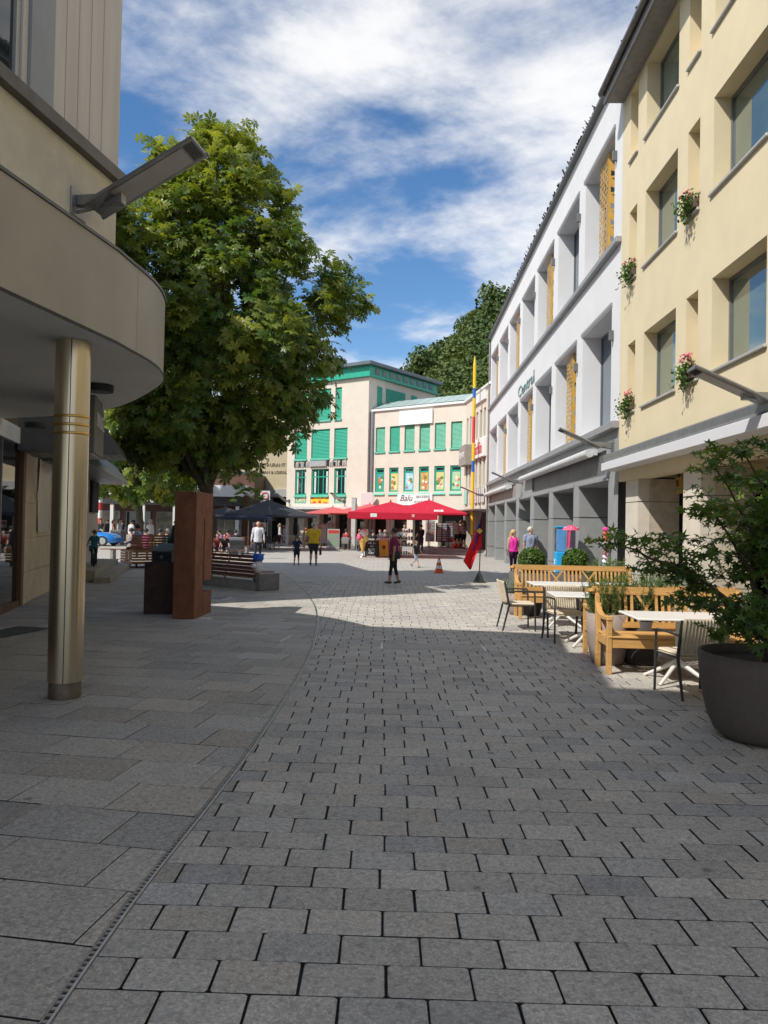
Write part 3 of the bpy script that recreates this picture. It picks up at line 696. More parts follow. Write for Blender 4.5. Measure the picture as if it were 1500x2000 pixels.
# upper storey: roughcast band, then cladding and window above a metal sill
lbox(MB(), -22, 0, 0, 11, 4.1, 5.24).build('roughcast_wall', M_PEB, lb)
lbox(MB(), -22, .05, -.09, .05, 5.22, 5.34).build('sill_flashing', pm('flashing', (0.13, 0.12, 0.11), .45, .1, 5, metal=.5), lb)
ex = [FL.px(v, 60)[0] for v in (220, 201, 177, 153, 128, 103, 56, 44, 36)]
for i in range(5):
    lbox(MB(), ex[i + 1] + .006, ex[i] - .006 if i else 0, -.012, .05, 5.34, H1).build('cladding_board', M_BOARD, lb)
lbox(MB(), ex[6], ex[5] - .004, -.03, .05, 5.34, H1).build('pilaster', pm('grey_pilaster', (0.33, 0.345, 0.36), .5, .06, 3), lb)
lbox(MB(), ex[7] + .005, ex[6] - .005, .0, .06, 5.34, H1).build('cladding_board', M_BOARD, lb)
lbox(MB(), ex[8], ex[7] - .004, .02, .08, 5.34, H1).build('window_frame', M_SILL, lb)
lbox(MB(), ex[8] - 2.2, ex[8] - .004, .05, .07, 5.34, 7.0).build('window_pane', M_GLASS, lb)
lbox(MB(), ex[8] - 22 + 6, ex[8] - 2.2, -.012, .05, 5.34, H1).build('cladding', M_BOARD, lb)
lbox(MB(), -22, 0, .06, 11, 5.24, H1).build('upper_storey', M_BOARD, lb)
lbox(MB(), -22, .12, -.15, 11.1, H1, H1 + .06).build('roof', M_GREYD, lb)
lbox(MB(), -22, -2.9, .65, 10.5, H1 + .06, 9.5).build('shade_attic', M_BOARD, lb)  # unseen setback block, added to carry the building's shadow further across the street
lbox(MB(), -26, -7.6, .3, 11, H1, 13.2).build('shade_block', M_PEB, lb)  # unseen taller block, added and placed so the big planter lies in shade
# canopy
def cat(pts, n=5):
    out = []
    for i in range(len(pts) - 1):
        p0 = pts[max(0, i - 1)]; p1 = pts[i]; p2 = pts[i + 1]; p3 = pts[min(len(pts) - 1, i + 2)]
        for k in range(n):
            t = k / n; out.append(tuple(.5 * (2 * b + (c - a) * t + (2 * a - 5 * b + 4 * c - d) * t * t + (3 * b - a - 3 * c + d) * t ** 3) for a, b, c, d in zip(p0, p1, p2, p3)))
    return out + [tuple(pts[-1])]
edge = [(-2.91 + .171 * (y_ - 5.73), y_) for y_ in (-8, -4, 0, 3, 5, 6.4, 7.4)] + cat([(-2.60, 7.75), (-2.56, 8.3), (-2.60, 8.83), (-2.75, 9.40), (-3.08, 10.05), (-3.61, 10.93), (-4.15, 11.66), (-4.80, 12.25), (-5.6, 12.75)], 6) + [(-6.9, 13.3)]
inner = [(-7.6, 13.0), (-5.2, 6), (-7, -8)]
def ring(e, off):
    out = []
    for i, p in enumerate(e):
        a = e[max(0, i - 1)]; b = e[min(len(e) - 1, i + 1)]; d = Vector((b[0] - a[0], b[1] - a[1], 0)).normalized(); out.append((p[0] + d.y * off, p[1] - d.x * off))
    return out
def band(e, z0, z1, o0=0, o1=0):
    A = ring(e, o0); B = ring(e, o1); n = len(e); mb = MB()
    mb.add([(p[0], p[1], z0) for p in A] + [(p[0], p[1], z1) for p in B], [(i, i + 1, n + i + 1, n + i) for i in range(n - 1)], True); return mb
band(edge, 3.43, 4.30).build('canopy_fascia', M_FASC, lb)
band(edge, 3.40, 3.43, .008, .008).build('canopy_edge_trim', M_BLACK, lb); band(edge, 4.30, 4.33, .015, .015).build('canopy_top_trim', M_GREYD, lb)
for k_ in (9, 24, 40):
    p_ = edge[k_]; q_ = edge[k_ + 1]; a_ = math.atan2(q_[1] - p_[1], q_[0] - p_[0]); MB().box(-.002, .002, -.0015, .0015, 3.43, 4.30).build('fascia_seam', M_FASC if k_ > 5 else M_GREYD, lb, (p_[0], p_[1], 0), (0, 0, a_))
n = len(edge)
poly = [(p[0], p[1]) for p in edge] + inner
for nm, zz, mt, rv in (('canopy_soffit', 3.402, M_SOFF, True), ('canopy_roof', 4.325, M_GREYD, False)):
    bm = bmesh.new(); vs = [bm.verts.new((p[0], p[1], zz)) for p in poly]; f_ = bm.faces.new(vs); bmesh.ops.triangulate(bm, faces=[f_]); me = bpy.data.meshes.new(nm); bm.to_mesh(me); bm.free(); me.materials.append(mt); obj(nm, me, lb)
# column
M_COL = pm('champagne_metal', (0.60, 0.52, 0.38), .30, .10, 14, metal=1.0, stretch=(1, 1, .04), detail=3)
M_BRASS = pm('brass_line', (0.62, 0.40, 0.12), .35, .1, 10, metal=1.0)
col = thing('c', 'x', 'x'); bpy.data.objects.remove(col)
cc = (-3.01, 7.35); cs = MB(); cs.lathe([(.160, .16), (.160, 3.40)], 40, cc, True, True); co = cs.build('column', M_COL, lb)
MB().lathe([(.147, 0), (.150, .02), (.148, .16)], 32, cc).build('column_base', pm('column_base_metal', (0.28, 0.23, 0.18), .5, .2, 8, metal=.8, dirt=.3), co)
for zz in (2.50, 2.58, 2.66): MB().lathe([(.1602, zz), (.1635, zz + .004), (.1635, zz + .022), (.1602, zz + .026)], 40, cc, False, False).build('brass_band', M_BRASS, co)
a_ = math.atan2(-7.35, 3.01) - .12
MB().box(-.004, .004, -.1625, -.157, .16, 3.40).build('seam', M_BLACK, co, (cc[0], cc[1], 0), (0, 0, a_ + PI / 2))
# recessed ground floor: shop glazing then stone wall
def wbox(mb, x0, x1, y0, y1, z0, z1, bev=0):
    t = MB().box(x0, x1, y0, y1, z0, z1, bev); mb.add([FW.pt(*p) for p in t.v], t.f); return mb
xg = FW.px(38, 1000)[0]; xs_ = FW.px(58, 1000)[0]
wbox(MB(), -9, xg, .02, .05, .12, 3.1).build('shop_pane', glass('shopfront_glass', (0.015, 0.02, 0.02), .015, 1.0, 1.7), lb)
wbox(MB(), -9, xg, -.04, .08, 0, .12).build('shop_plinth', M_WOODF, lb)
wbox(MB(), xg, xg + .22, -.06, .12, 0, 3.4).build('shop_frame', M_WOODF, lb)
wbox(MB(), -9, xg, -.05, .1, 3.1, 3.4).build('shop_head', M_SOFF, lb)
for i in range(3): wbox(MB(), xg - 1.6 * i - 1.6, xg - 1.6 * i - 1.53, -.02, .1, .12, 3.1).build('mullion', M_FRAME, lb)
M_SAND = pm('sandstone', (0.68, 0.58, 0.41), .85, .10, 3, bump=.25, bscale=30, dirt=.25)
zz = 0.0
for i, hgt in enumerate((.62, .68, .70, .70, .70)):
    xa = xg + .22; k = 0
    while xa < 7.4:
        w_ = .34 if (k == 0) else random.uniform(1.1, 1.5); xb = min(7.4, xa + w_)
        wbox(MB(), xa + .003, xb - .003, -.06 if k == 0 else (-.03 if i == 0 else 0), .3, zz + .003, min(3.4, zz + hgt) - .002, .006).build('wall_stone', M_SAND, lb); xa = xb; k += 1
    zz += hgt
wbox(MB(), xg + .22, 7.4, .05, .4, 0, 3.4).build('wall_backing', M_SAND, lb)
# black downlights under the canopy
for i, (px, py, hz) in enumerate(((194, 752, 0), (68, 826, 0), (118, 850, 0))):
    q = gnd(px, py, 3.40); dl = thing('downlight', ['round black downlight under the canopy right of the column', 'round black downlight under the canopy above the shop window', 'round black downlight half hidden behind the metal column'][i], 'lamp', (q.x, q.y, 3.40), 0, 'black ceiling downlights under the canopy')
    MB().lathe([(.17, -.085), (.175, -.07), (.175, 0)], 24).build('housing', M_BLACK, dl); MB().lathe([(.13, -.088), (.13, -.084)], 20).build('lens', M_GREYD, dl)
# poster and plate on the stone
p0 = FW.px(70, 1040); p1 = FW.px(96, 900)
M_POST = pm('poster_print', (0.52, 0.50, 0.50), .35, .15, 3.5, col2=(0.66, 0.58, 0.34), spec=.6)
ps = thing('poster', 'tall curling paper poster pinned to the sandstone wall', 'poster', FW.pt((p0[0] + p1[0]) / 2, -.02, (p0[1] + p1[1]) / 2), FW.rot)
hw = abs(p1[0] - p0[0]) / 2; hh = (p1[1] - p0[1]) / 2; mb = MB(); vs = []; fs = []
for j in range(15):
    for i in range(7):
        u = i / 6 * 2 - 1; w_ = j / 14 * 2 - 1; vs.append((u * hw, -.012 * math.sin(3 * w_ + u) - (.03 * max(0, u) ** 2 if w_ > .5 else 0) - .012, w_ * hh))
for j in range(14):
    for i in range(6): a = j * 7 + i; fs.append((a, a + 1, a + 8, a + 7))
mb.add(vs, fs, True); mb.build('sheet', M_POST, ps); MB().ball((-hw + .03, -.03, hh - .04), .02, 8, 6).build('pin', M_BLACK, ps)
lettering('KONZERT', .13, M_GREYD, ps, (0, -.04, -hh + .62), depth=.001) if False else None
pp = FW.px(71, 968); o = MB().box(-.06, .06, -.02, 0, -.1, .1, .004).build('wall_plate', pm('plate_brass', (0.40, 0.32, 0.18), .5, metal=.4), None, FW.pt(pp[0], 0, pp[1]), (0, 0, FW.rot)); tag(o, 'small brass plate left of the poster on the sandstone wall', 'plate')
# ---------------------------------------------------------------- second building with metal awnings
L2 = thing('shop_building', 'taupe building with stepped grey metal awnings and stone steps', 'building')
M_TAUPE = pm('taupe_render', (0.50, 0.43, 0.355), .85, .06, 2, bump=.2)
M_AWN = pm('awning_metal', (0.13, 0.13, 0.125), .4, .1, 2, metal=.4)
XL2 = (27.2 - 13.5) * math.sqrt(1 + .0625)
wbox(MB(), 7.4, XL2, 0, 9, 0, 4.2).build('wall', M_TAUPE, L2); wbox(MB(), 0, XL2, 0.02, 9, 4.2, 11.2).build('upper_wall', M_TAUPE, L2); wbox(MB(), -.1, XL2 + .2, -.15, 9, 11.2, 11.3).build('roof', M_GREYD, L2)
def awning(x0, x1, dy, zb, name):
    pr = [(0, zb), (-dy, zb), (-dy + .03, zb + .10), (-dy + .20, zb + .36), (-dy + .24, zb + .36), (-dy + .42, zb + .62), (-dy + .50, zb + .66), (0, zb + .85)]; k = len(pr); mb = MB()
    vs = [FW.pt(x0, p[0], p[1]) for p in pr] + [FW.pt(x1, p[0], p[1]) for p in pr]
    mb.add(vs, [tuple(reversed((i, (i + 1) % k, k + (i + 1) % k, k + i))) for i in range(k)] + [tuple(range(k)), tuple(range(2 * k - 1, k - 1, -1))])
    a = mb.build(name, M_AWN, L2)
    for i in range(int(dy / .16)):
        y_ = -.10 - i * .16; wbox(MB(), x0 + .02, x1 - .02, y_ - .065, y_ + .065, zb - .012, zb - .001).build('soffit_slat', M_AWN, a)
    return a
awning(1.0, 2.62, 1.85, 2.98, 'awning'); awning(3.2, XL2, 1.0, 2.96, 'awning')
# sign box with lettering along its street face
s_ = FW.px(202, 836, -1.9); sg = thing('sign_box', 'grey box sign with white place-name letters under the canopy', 'sign', FW.pt(s_[0], -1.9, s_[1] - .25), FW.rot)
MB().box(-1.15, 0, -.01, .30, -.22, .66, .01).build('box', M_AWN, sg); MB().box(-1.1, -.05, .02, .27, -.235, -.221).build('light_panel', pm('sign_diffuser', (0.62, 0.58, 0.50), .5), sg)
lettering('ENPLATZ', .28, M_WHITEP, sg, (-.06, -.016, .26), align='RIGHT', depth=.004, sx=.75); lettering('RIE', .22, M_WHITEP, sg, (-.06, -.016, .52), align='RIGHT', depth=.004, sx=.8)
# steps
for i, (d_, h_) in enumerate(((1.15, .16), (.72, .32))):
    wbox(MB(), 7.0 + i * .45, XL2 - i * .1, -d_, -.001 if i else -.72, .0, h_, .012).build('step', pm('step_stone', (0.36, 0.31, 0.24), .85, .12, 5, bump=.3), L2)
w0 = FW.px(174, 1000); w1 = FW.px(188, 938); wbox(MB(), w0[0], w1[0], -.10, 0, w0[1], w1[1]).build('showcase', M_DARKIN, L2)
# left street lamp, above the canopy
q = FL.px(152, 394); wall_lamp('large grey flat lamp on the roughcast wall above the canopy', FL.pt(q[0], 0, q[1]), FL.rot - PI / 2, length=1.05, rise=.55, width=.34, reach=.36)
# ================================================================== buildings closing the square
M_ROOFG = pm('roof_sheet', (0.14, 0.17, 0.19), .5, .1, 2, metal=.4)
M_LOUV = pm('green_louvre', (0.015, 0.36, 0.235), .5, .06, 4)
M_LOUVP = pm('faded_green_louvre', (0.12, 0.44, 0.30), .55, .06, 4)
def shutter(parent, a, b, c, d, y, mat, n):
    """roller shutter: individual slats"""
    mb = MB(); h = (d - c) / n
    for i in range(n): mb.add([(a, y, c + i * h), (b, y, c + i * h), (b, y - .035, c + (i + .25) * h), (a, y - .035, c + (i + .25) * h), (b, y - .01, c + (i + 1) * h), (a, y - .01, c + (i + 1) * h)], [(0, 1, 2, 3), (3, 2, 4, 5)])
    return mb.build('shutter', mat, parent)
def rect(fac, x0, x1, y0, y1, dep=0):
    """local rectangle from photo pixels: left, right, top, bottom"""
    xm, ym = (x0 + x1) / 2, (y0 + y1) / 2
    return fac.px(x0, ym, dep)[0], fac.px(x1, ym, dep)[0], fac.px(xm, y1, dep)[1], fac.px(xm, y0, dep)[1]
# ---------------------------------------------------------------- bakery wing
FB = Fac((-1.03, 55.3), (6.28, -4.8)); LB = math.hypot(6.28, 4.8)
bb = thing('bakery_building', 'cream bakery front with six green shuttered windows over painted ones', 'building', FB.o, FB.rot)
tops = [(733.7, 752, 835, 882.8), (761, 781, 832.5, 881), (790, 809.6, 830, 879.5), (819, 839.7, 827.6, 877), (849, 870.6, 825, 876), (880.7, 902.6, 822.6, 874.6)]
bots = [(732.5, 750.3, 914, 961), (760, 778, 913, 961), (788, 807.7, 912, 960.5), (818, 837.5, 911, 960), (848, 868.4, 910, 959), (879, 900.4, 909, 958.6)]
T = [rect(FB, *t) for t in tops]; B = [rect(FB, *t) for t in bots]
zt0 = sum(t[2] for t in T) / 6; zt1 = sum(t[3] for t in T) / 6; zb0 = sum(t[2] for t in B) / 6; zb1 = sum(t[3] for t in B) / 6
zr = FB.px(812, 797)[1]; ZG = FB.px(800, 988)[1]
ops = [(t[0], t[1], zt0, zt1, .25) for t in T] + [(t[0], t[1], zb0, zb1, .25) for t in B]
gro = [(.3, 1.5, .3, ZG - .4, .3), (2.0, 3.3, .3, ZG - .4, .3), (3.8, 4.6, .3, ZG - .4, .3), (5.9, 7.9, .3, ZG - .3, .5)]
mb = MB(); wall_open(mb, 0, LB, 0, zr, ops + gro, .25); mb.quad((0, 6, 0), (0, 0, 0), (0, 0, zr), (0, 6, zr)); mb.build('wall', M_CREAM, bb)
MB().box(.02, LB - .02, .62, 8, 0, zr - .05).build('core', M_DARKIN, bb)
paints = [((.10, .35, .55), (.05, .30, .10)), ((.75, .55, .10), (.70, .60, .30)), ((.12, .45, .70), (.55, .75, .85)), ((.75, .52, .06), (.50, .12, .10)), ((.45, .60, .35), (.70, .55, .15)), ((.20, .55, .70), (.55, .60, .10))]
for i in range(6):
    a, b = T[i][:2]; w = window(bb, a, b, zt0, zt1, .12, .05, .06, (M_GREEN, M_GLASS)); shutter(bb, a + .05, b - .05, zt0 + .05, zt1 - .03, .13, M_LOUV if i == 1 else M_LOUVP, 20)
    MB().box(a - .05, b + .05, -.09, .12, zt0 - .13, zt0 - .002, .02).build('sill', M_GREENL, bb)
    a, b = B[i][:2]; wbx = (b - a) * .14
    w = window(bb, a, b, zb0, zb1, .08, wbx, .08, (M_GREEN, M_GLASS), hbars=(.80,))
    pnt = pm('window_painting_%d' % i, paints[i][0], .5, .3, 2.6 + i * .3, col2=paints[i][1], detail=2)
    MB().box(a + wbx, b - wbx, .085, .10, zb0 + wbx, zb0 + (zb1 - zb0) * .76).build('painted_panel', pnt, w)
    mb = MB(); rr = random.Random(i)
    for k in range(7):
        mb.mi = k % 3; mb.ball((a + wbx + (b - a - 2 * wbx) * rr.uniform(.15, .85), .083, zb0 + wbx + .15 + rr.uniform(0, .8)), rr.uniform(.06, .16), 8, 6, (1, .05, rr.uniform(.6, 1.4)))
    mb.build('painted_motif', [pm('motif_%d' % q, c_, .6, .1, 8) for q, c_ in enumerate(((.75, .72, .55), (.10, .25, .08), (.55, .20, .10)))], w)
    mb = MB(); mb.add([(a - .06, -.10, zb0 - .22), (b + .06, -.10, zb0 - .22), (b + .06, .08, zb0 - .0), (a - .06, .08, zb0 - .0), (a - .06, .08, zb0 - .22), (b + .06, .08, zb0 - .22)], [(0, 1, 2, 3), (0, 3, 4), (1, 5, 2), (0, 4, 5, 1)]); mb.build('sill', M_GREENL, bb)
r_ = rect(FB, 781.5, 846.5, 801, 829); MB().box(r_[0], r_[1], -.14, 0, r_[2], r_[3], .01).build('blank_signboard', M_WHITEP, bb)
r_ = rect(FB, 778, 846, 965.5, 984); sgn = MB().box(r_[0], r_[1], -.12, 0, r_[2] - .1, r_[3], .01).build('signboard', M_WHITEP, bb)
M_SCR = pm('sign_script', (0.06, 0.055, 0.05), .5); wS = r_[1] - r_[0]
lettering('Balu', .62, M_SCR, sgn, (r_[0] + wS * .25, -.127, (r_[2] + r_[3]) / 2 + .05), depth=.004, shear=.35, sx=1.0); lettering('BÄCKEREI', .25, M_SCR, sgn, (r_[0] + wS * .74, -.127, (r_[2] + r_[3]) / 2 + .14), depth=.004); lettering('KONDITOREI', .25, M_SCR, sgn, (r_[0] + wS * .76, -.127, (r_[2] + r_[3]) / 2 - .22), depth=.004)
MB().box(-.1, LB, -.14, .3, zr, zr + .16, .02).build('parapet_cap', M_WHITEP, bb)
M_RG = pm('roof_glass', (0.36, 0.45, 0.42), .35, .06, 2); M_RIB = pm('roof_rib', (0.40, 0.47, 0.45), .45, metal=.2)
def glassroof(parent, L_, y0=.1):
    n = int(L_ / .85)
    for i in range(n + 1):
        x = L_ * i / n; MB().beam((x, y0, zr + .2), (x, y0 + 1.5, zr + .85), .05, .10).build('rib', M_RIB, parent)
        if i < n: MB().beam((x + L_ / n / 2, y0, zr + .26), (x + L_ / n / 2, y0 + 1.5, zr + .91), L_ / n - .06, .02).build('roof_pane', M_RG, parent)
    for t in (.0, .33, .66, 1.0): MB().beam((0, y0 + 1.5 * t, zr + .18 + .65 * t), (L_, y0 + 1.5 * t, zr + .18 + .65 * t), .05, .05).build('purlin', M_RIB, parent)
glassroof(bb, LB)
MB().box(4.7, 5.6, .27, .30, .3, 2.5).build('shop_pane', M_GLASS, bb)
# shop platform and steps
stp = MB()
for i in range(2):
    pl = MB(); q = [FB.pt(3.0 - i * .1, -2.2 - .36 * (1 - i), 0), FB.pt(LB + .1, -2.2 - .36 * (1 - i) - 2.2, 0), Vector((5.85, 44.2 + i * .35, 0)), Vector((5.24, 50.5, 0)), FB.pt(3.0, -.02, 0)]
    pl.prism([(p.x, p.y) for p in q], 0.002 + .17 * i, .17 + .17 * i); o = pl.build('stone_step', M_CONC); tag(o, ('lower' if i == 0 else 'upper') + ' grey stone step of the shop terrace at the corner', 'step', 'shop terrace steps')
# ---------------------------------------------------------------- toy shop face
FM = Fac((5.25, 50.5), (0.73, -7.05)); LM = 7.09
tb = thing('toy_shop_building', 'cream shop face with narrow green windows and wall signs', 'building', FM.o, FM.rot)
cols = [(.45, .95), (1.4, 1.9), (3.2, 3.75), (4.2, 4.75), (5.2, 5.75)]
ops = [(a, b, zt0, zt1 + .05, .3) for a, b in cols] + [(a, b, zb0, zb1 + .05, .3) for a, b in cols]
gops = [(.5, 2.8, .34, ZG - .45, .5), (3.4, 6.6, .34, ZG - .45, .5)]
mb = MB(); wall_open(mb, 0, LM, 0, zr, ops + gops, .3); mb.build('wall', M_CREAM, tb); MB().box(.02, LM - .02, .66, 6, 0, zr - .05).build('core', M_DARKIN, tb)
for a, b in cols:
    for c, d in ((zt0, zt1 + .05), (zb0, zb1 + .05)):
        window(tb, a, b, c, d, .14, .07, .06, (M_GREEN, M_GLASS)); MB().box(a - .05, b + .05, -.10, .14, c - .14, c - .002, .02).build('sill', M_TRIM, tb)
MB().box(0, LM, -.14, .3, zr, zr + .16, .02).build('parapet_cap', M_WHITEP, tb); glassroof(tb, LM)
MB().box(3.0, 5.9, -.14, 0, zt1 + .5, zr - .1, .01).build('blank_signboard', M_WHITEP, tb)
zs = (zt0 + zb1) / 2
s1 = MB().box(3.0, 6.1, -.20, 0, zs - .52, zs + .62, .02).build('signboard', M_WHITEP, tb); lettering('märklin', 1.0, pm('sign_red', (0.62, 0.03, 0.05), .5), s1, (4.55, -.21, zs), depth=.006, bold=.012, sx=.8)
s2 = MB().box(.25, 2.2, -.45, 0, zs - .75, zs + .55, .02).build('signboard', pm('sign_taupe', (0.30, 0.28, 0.24), .6), tb); lettering('KONTAKT', .55, M_WHITEP, s2, (1.22, -.46, zs - .1), depth=.006, sx=.62)
for i, (xx, c_) in enumerate(((.8, (.35, .60, .50)), (2.4, (.70, .50, .35)), (3.6, (.60, .45, .50)), (4.6, (.62, .62, .60)), (5.6, (.55, .55, .55)))):
    mb = MB(); mb.box(xx - .35, xx + .35, -.12, -.05, ZG + .05, ZG + .95, .03); mb.box(xx - .25, xx + .25, -.09, 0, ZG + .3, ZG + .4); mb.build('letter_plate', pm('plate_%d' % i, c_, .5), tb)
MB().box(.3, LM - .3, -.85, 0, ZG - .42, ZG - .33, .01).build('door_canopy', M_ALU, tb)
for a, b in ((.5, 2.8), (3.4, 6.6)): window(tb, a, b, .34, ZG - .45, .40, .07, .06, (M_FRAME, M_GLASS), bars=(.5,))
xx, z_ = FM.px(922, 962); wall_lamp('small far flat lamp beside the toy shop letters', FM.pt(LM - .4, 0, FM.px(943, 968)[1]), FM.rot - PI / 2, reach=.6, length=1.2, rise=.5)
# striped pole
xp, _z = FM.px(925, 850, -.55); fp = thing('striped_pole', 'tall pole banded in yellow, blue and red by the toy shop', 'pole', FM.pt(xp, -.55, 0))
M_PY = pm('pole_yellow', (0.80, 0.52, 0.02), .45, .05); M_PB = pm('pole_blue', (0.02, 0.13, 0.48), .45, .05); M_PR = pm('pole_red', (0.62, 0.05, 0.04), .45, .05)
zof = lambda py: atY(924, py, fp.location.y).z
bands = [(1045, 922, M_PY), (922, 900, M_PB), (900, 865, M_PY), (865, 814, M_PR), (814, 778, M_PY), (778, 758, M_PB), (758, 712, M_PY)]
for a, b, m_ in bands: MB().lathe([(.095, max(.0, zof(a))), (.095, zof(b))], 14, (0, 0), True, True).build('pole_band', m_, fp)
MB().lathe([(.095, zof(712)), (.02, zof(695))], 14).build('pole_tip', M_PY, fp)
# ---------------------------------------------------------------- cafe tower
W0 = Vector((-7.6, 59.6, 0)); W1 = Vector((-1.25, 55.0, 0)); FG = Fac(W0, W1 - W0); LG = (W1 - W0).length
gb = thing('cafe_building', 'tall cream cafe block with wide green shutters and green roof band', 'building', FG.o, FG.rot)
rt = FG.px(700, 738)[1]
R3 = [rect(FG, 575, 600, 764, 825), rect(FG, 611, 646.5, 760, 820), rect(FG, 654.7, 667.5, 758, 817)]; R2 = [rect(FG, 576, 600, 842, 897), rect(FG, 608, 644, 838, 895), rect(FG, 652.5, 678.5, 836, 893)]; R1 = [rect(FG, 576, 598, 917, 968), rect(FG, 608, 642, 916, 967), rect(FG, 652.5, 676, 914, 966)]
PN = [rect(FG, 576, 598, 970, 983), rect(FG, 606, 642, 969, 984), rect(FG, 652.5, 676, 968, 983)]
def lev(R): return sum(r[2] for r in R) / len(R), sum(r[3] for r in R) / len(R)
ops = []
for R in (R3, R2, R1, PN): c, d = lev(R); ops += [(r[0], r[1], c, d, .22) for r in R]
mb = MB(); zc = lev(PN)[0] - .25; wall_open(mb, 0, LG, zc, rt, ops, .22)
# side face above the bakery roof, with its own shutters
mb.quad((LG, 0, zc), (LG, 9, zc), (LG, 9, rt), (LG, 0, rt)); mb.build('wall', M_CREAM, gb)
MB().box(.02, LG - .02, .30, 9, zc, rt - .02).build('core', M_DARKIN, gb)
M_OLDG = (M_GREEN, M_GLASS)
for R, full in ((R3, 1), (R2, 1), (R1, 0)):
    c, d = lev(R)
    for r in R:
        a, b = r[0], r[1]
        if full: shutter(gb, a + .03, b - .03, c + .05, d - .02, .12, M_LOUV, 20 if R is R2 else 22); MB().box(a, b, .12, .2, c, d).build('window', M_GREEN, gb)
        else:
            window(gb, a, b, c, d, .10, .10, .08, M_OLDG, bars=(.36, .64) if b - a > 1.2 else (.55,), hbars=(.70,))
            for q in (.12, .8): MB().box(a + (b - a) * q, a + (b - a) * (q + .1), .11, .125, c + .15, d - .2).build('curtain', M_CURT, gb)
        MB().box(a - .04, b + .04, -.10, .12, c - .16, c - .002, .02).build('sill', M_GREENL, gb)
c, d = lev(PN)
for i, r in enumerate(PN):
    MB().box(r[0], r[1], .05, .08, c, d).build('panel', pm('panel_%d' % i, ((.20, .42, .34), (.70, .03, .03), (.20, .42, .34))[i], .5), gb)
    if i == 1:
        mb = MB(); k = 7; w = (r[1] - r[0]) / k
        for j in range(k): mb.ball((r[0] + (j + .5) * w, .045, c + (d - c) * (.35 + .3 * (j % 2))), w * .62, 10, 8, (1, .04, 1.0 + .4 * (j % 3)))
        mb.build('panel_motif', pm('motif_yellow', (0.85, 0.50, 0.03), .5), gb)
    else: lettering(('CAFÉ', '', 'BAR')[i], .42, pm('letter_cream', (0.75, 0.68, 0.40), .5), gb, ((r[0] + r[1]) / 2, .03, (c + d) / 2), depth=.01, bold=.012)
zk0, zk1 = FG.px(627, 911)[1], FG.px(627, 900)[1]; ka, kb = R2[0][0], R2[2][1]
MB().box(ka + (kb - ka) * .31, ka + (kb - ka) * .63, -.14, 0, zk0, zk1, .01).build('sign_plate', pm('sign_silver', (0.62, 0.62, 0.63), .35, metal=.5), gb)
for j in range(9):
    for lo, hi in ((0, .30), (.64, 1.0)):
        x0 = ka + (kb - ka) * (lo + (hi - lo) * (j + .12) / 9); x1 = ka + (kb - ka) * (lo + (hi - lo) * (j + .75) / 9)
        MB().box(x0, x1, -.08, 0, zk0, zk1 - (.12 if j % 2 else 0), .005).build('letter_plate', M_BLACK if j % 3 == 0 else M_SILL, gb)
# green roof band and roof
zq = rt + FG.px(700, 738)[1] * 0
mb = MB(); zg1 = FG.px(706, 716)[1]
mb.box(-.35, LG + .25, -.25, 9.2, rt, rt + .12); mb.box(-.1, LG + .10, -.08, 9, rt + .12, zg1); mb.build('roof_band', M_GREEN, gb)
for i in range(9): MB().box(LG + .11, LG + .13, .6 + i * .9, 1.1 + i * .9, rt + .28, zg1 - .12).build('clerestory_window', M_GLASS, gb)
MB().box(-.5, LG + .45, -.45, 9.4, zg1, zg1 + .28, .04).build('roof', M_ROOFG, gb)
c3, d3 = lev(R3)
FS = Fac(FG.pt(LG, 0, 0), FG.n)
for a, b in ((1.0, 1.6), (2.1, 4.6), (5.4, 6.2)):
    c, d = c3 + .1, d3; mb = MB(); n = 18; h = (d - c) / n
    for i in range(n): mb.add([(LG + .004, a, c + i * h), (LG + .004, b, c + i * h), (LG + .04, b, c + (i + .25) * h), (LG + .04, a, c + (i + .25) * h), (LG + .012, b, c + (i + 1) * h), (LG + .012, a, c + (i + 1) * h)], [(0, 1, 2, 3), (3, 2, 4, 5)])
    mb.build('shutter', M_LOUV, gb)
MB().tube([(LG + .15, .3, 0), (LG + .15, .3, zr)], .13, 10).build('downpipe', pm('pipe_grey', (0.30, 0.31, 0.33), .45, metal=.6), gb)
# cafe ground floor
MB().box(-.2, LG + .1, -1.4, .1, zc - .22, zc - .02, .01).build('cafe_canopy', pm('canopy_white', (0.60, 0.60, 0.60), .5), gb)
gops = [(.3 + i * 1.55, 1.45 + i * 1.55, .0, zc - .5, .5) for i in range(5)]
mb = MB(); wall_open(mb, 0, LG, -.02, zc - .22, gops, .5); mb.quad((LG, 0, 0), (LG, 9, 0), (LG, 9, zc), (LG, 0, zc)); mb.build('ground_floor_wall', pm('cafe_wall', (0.55, 0.47, 0.40), .8), gb); MB().box(.05, LG - .05, .52, .6, 0, zc - .3).build('shop_glass', M_GLASS, gb)
for i, px in enumerate((548, 672)):
    x, z = FG.px(px, 978); wall_lamp(['far flat lamp at the left corner of the cafe block', 'far flat lamp at the right corner of the cafe block'][i], FG.pt(min(LG - .3, max(.3, x)), 0, z), FG.rot - PI / 2, reach=.5, length=1.2, rise=.6)
bx = FG.px(700, 975); tag(MB().box(-.45, .45, -.25, 0, -.45, .45, .02).build('menu_box', M_WHITEP, None, FB.pt(.2, -.6, FB.px(722, 975)[1])), 'small white box sign by the downpipe of the bakery', 'sign')
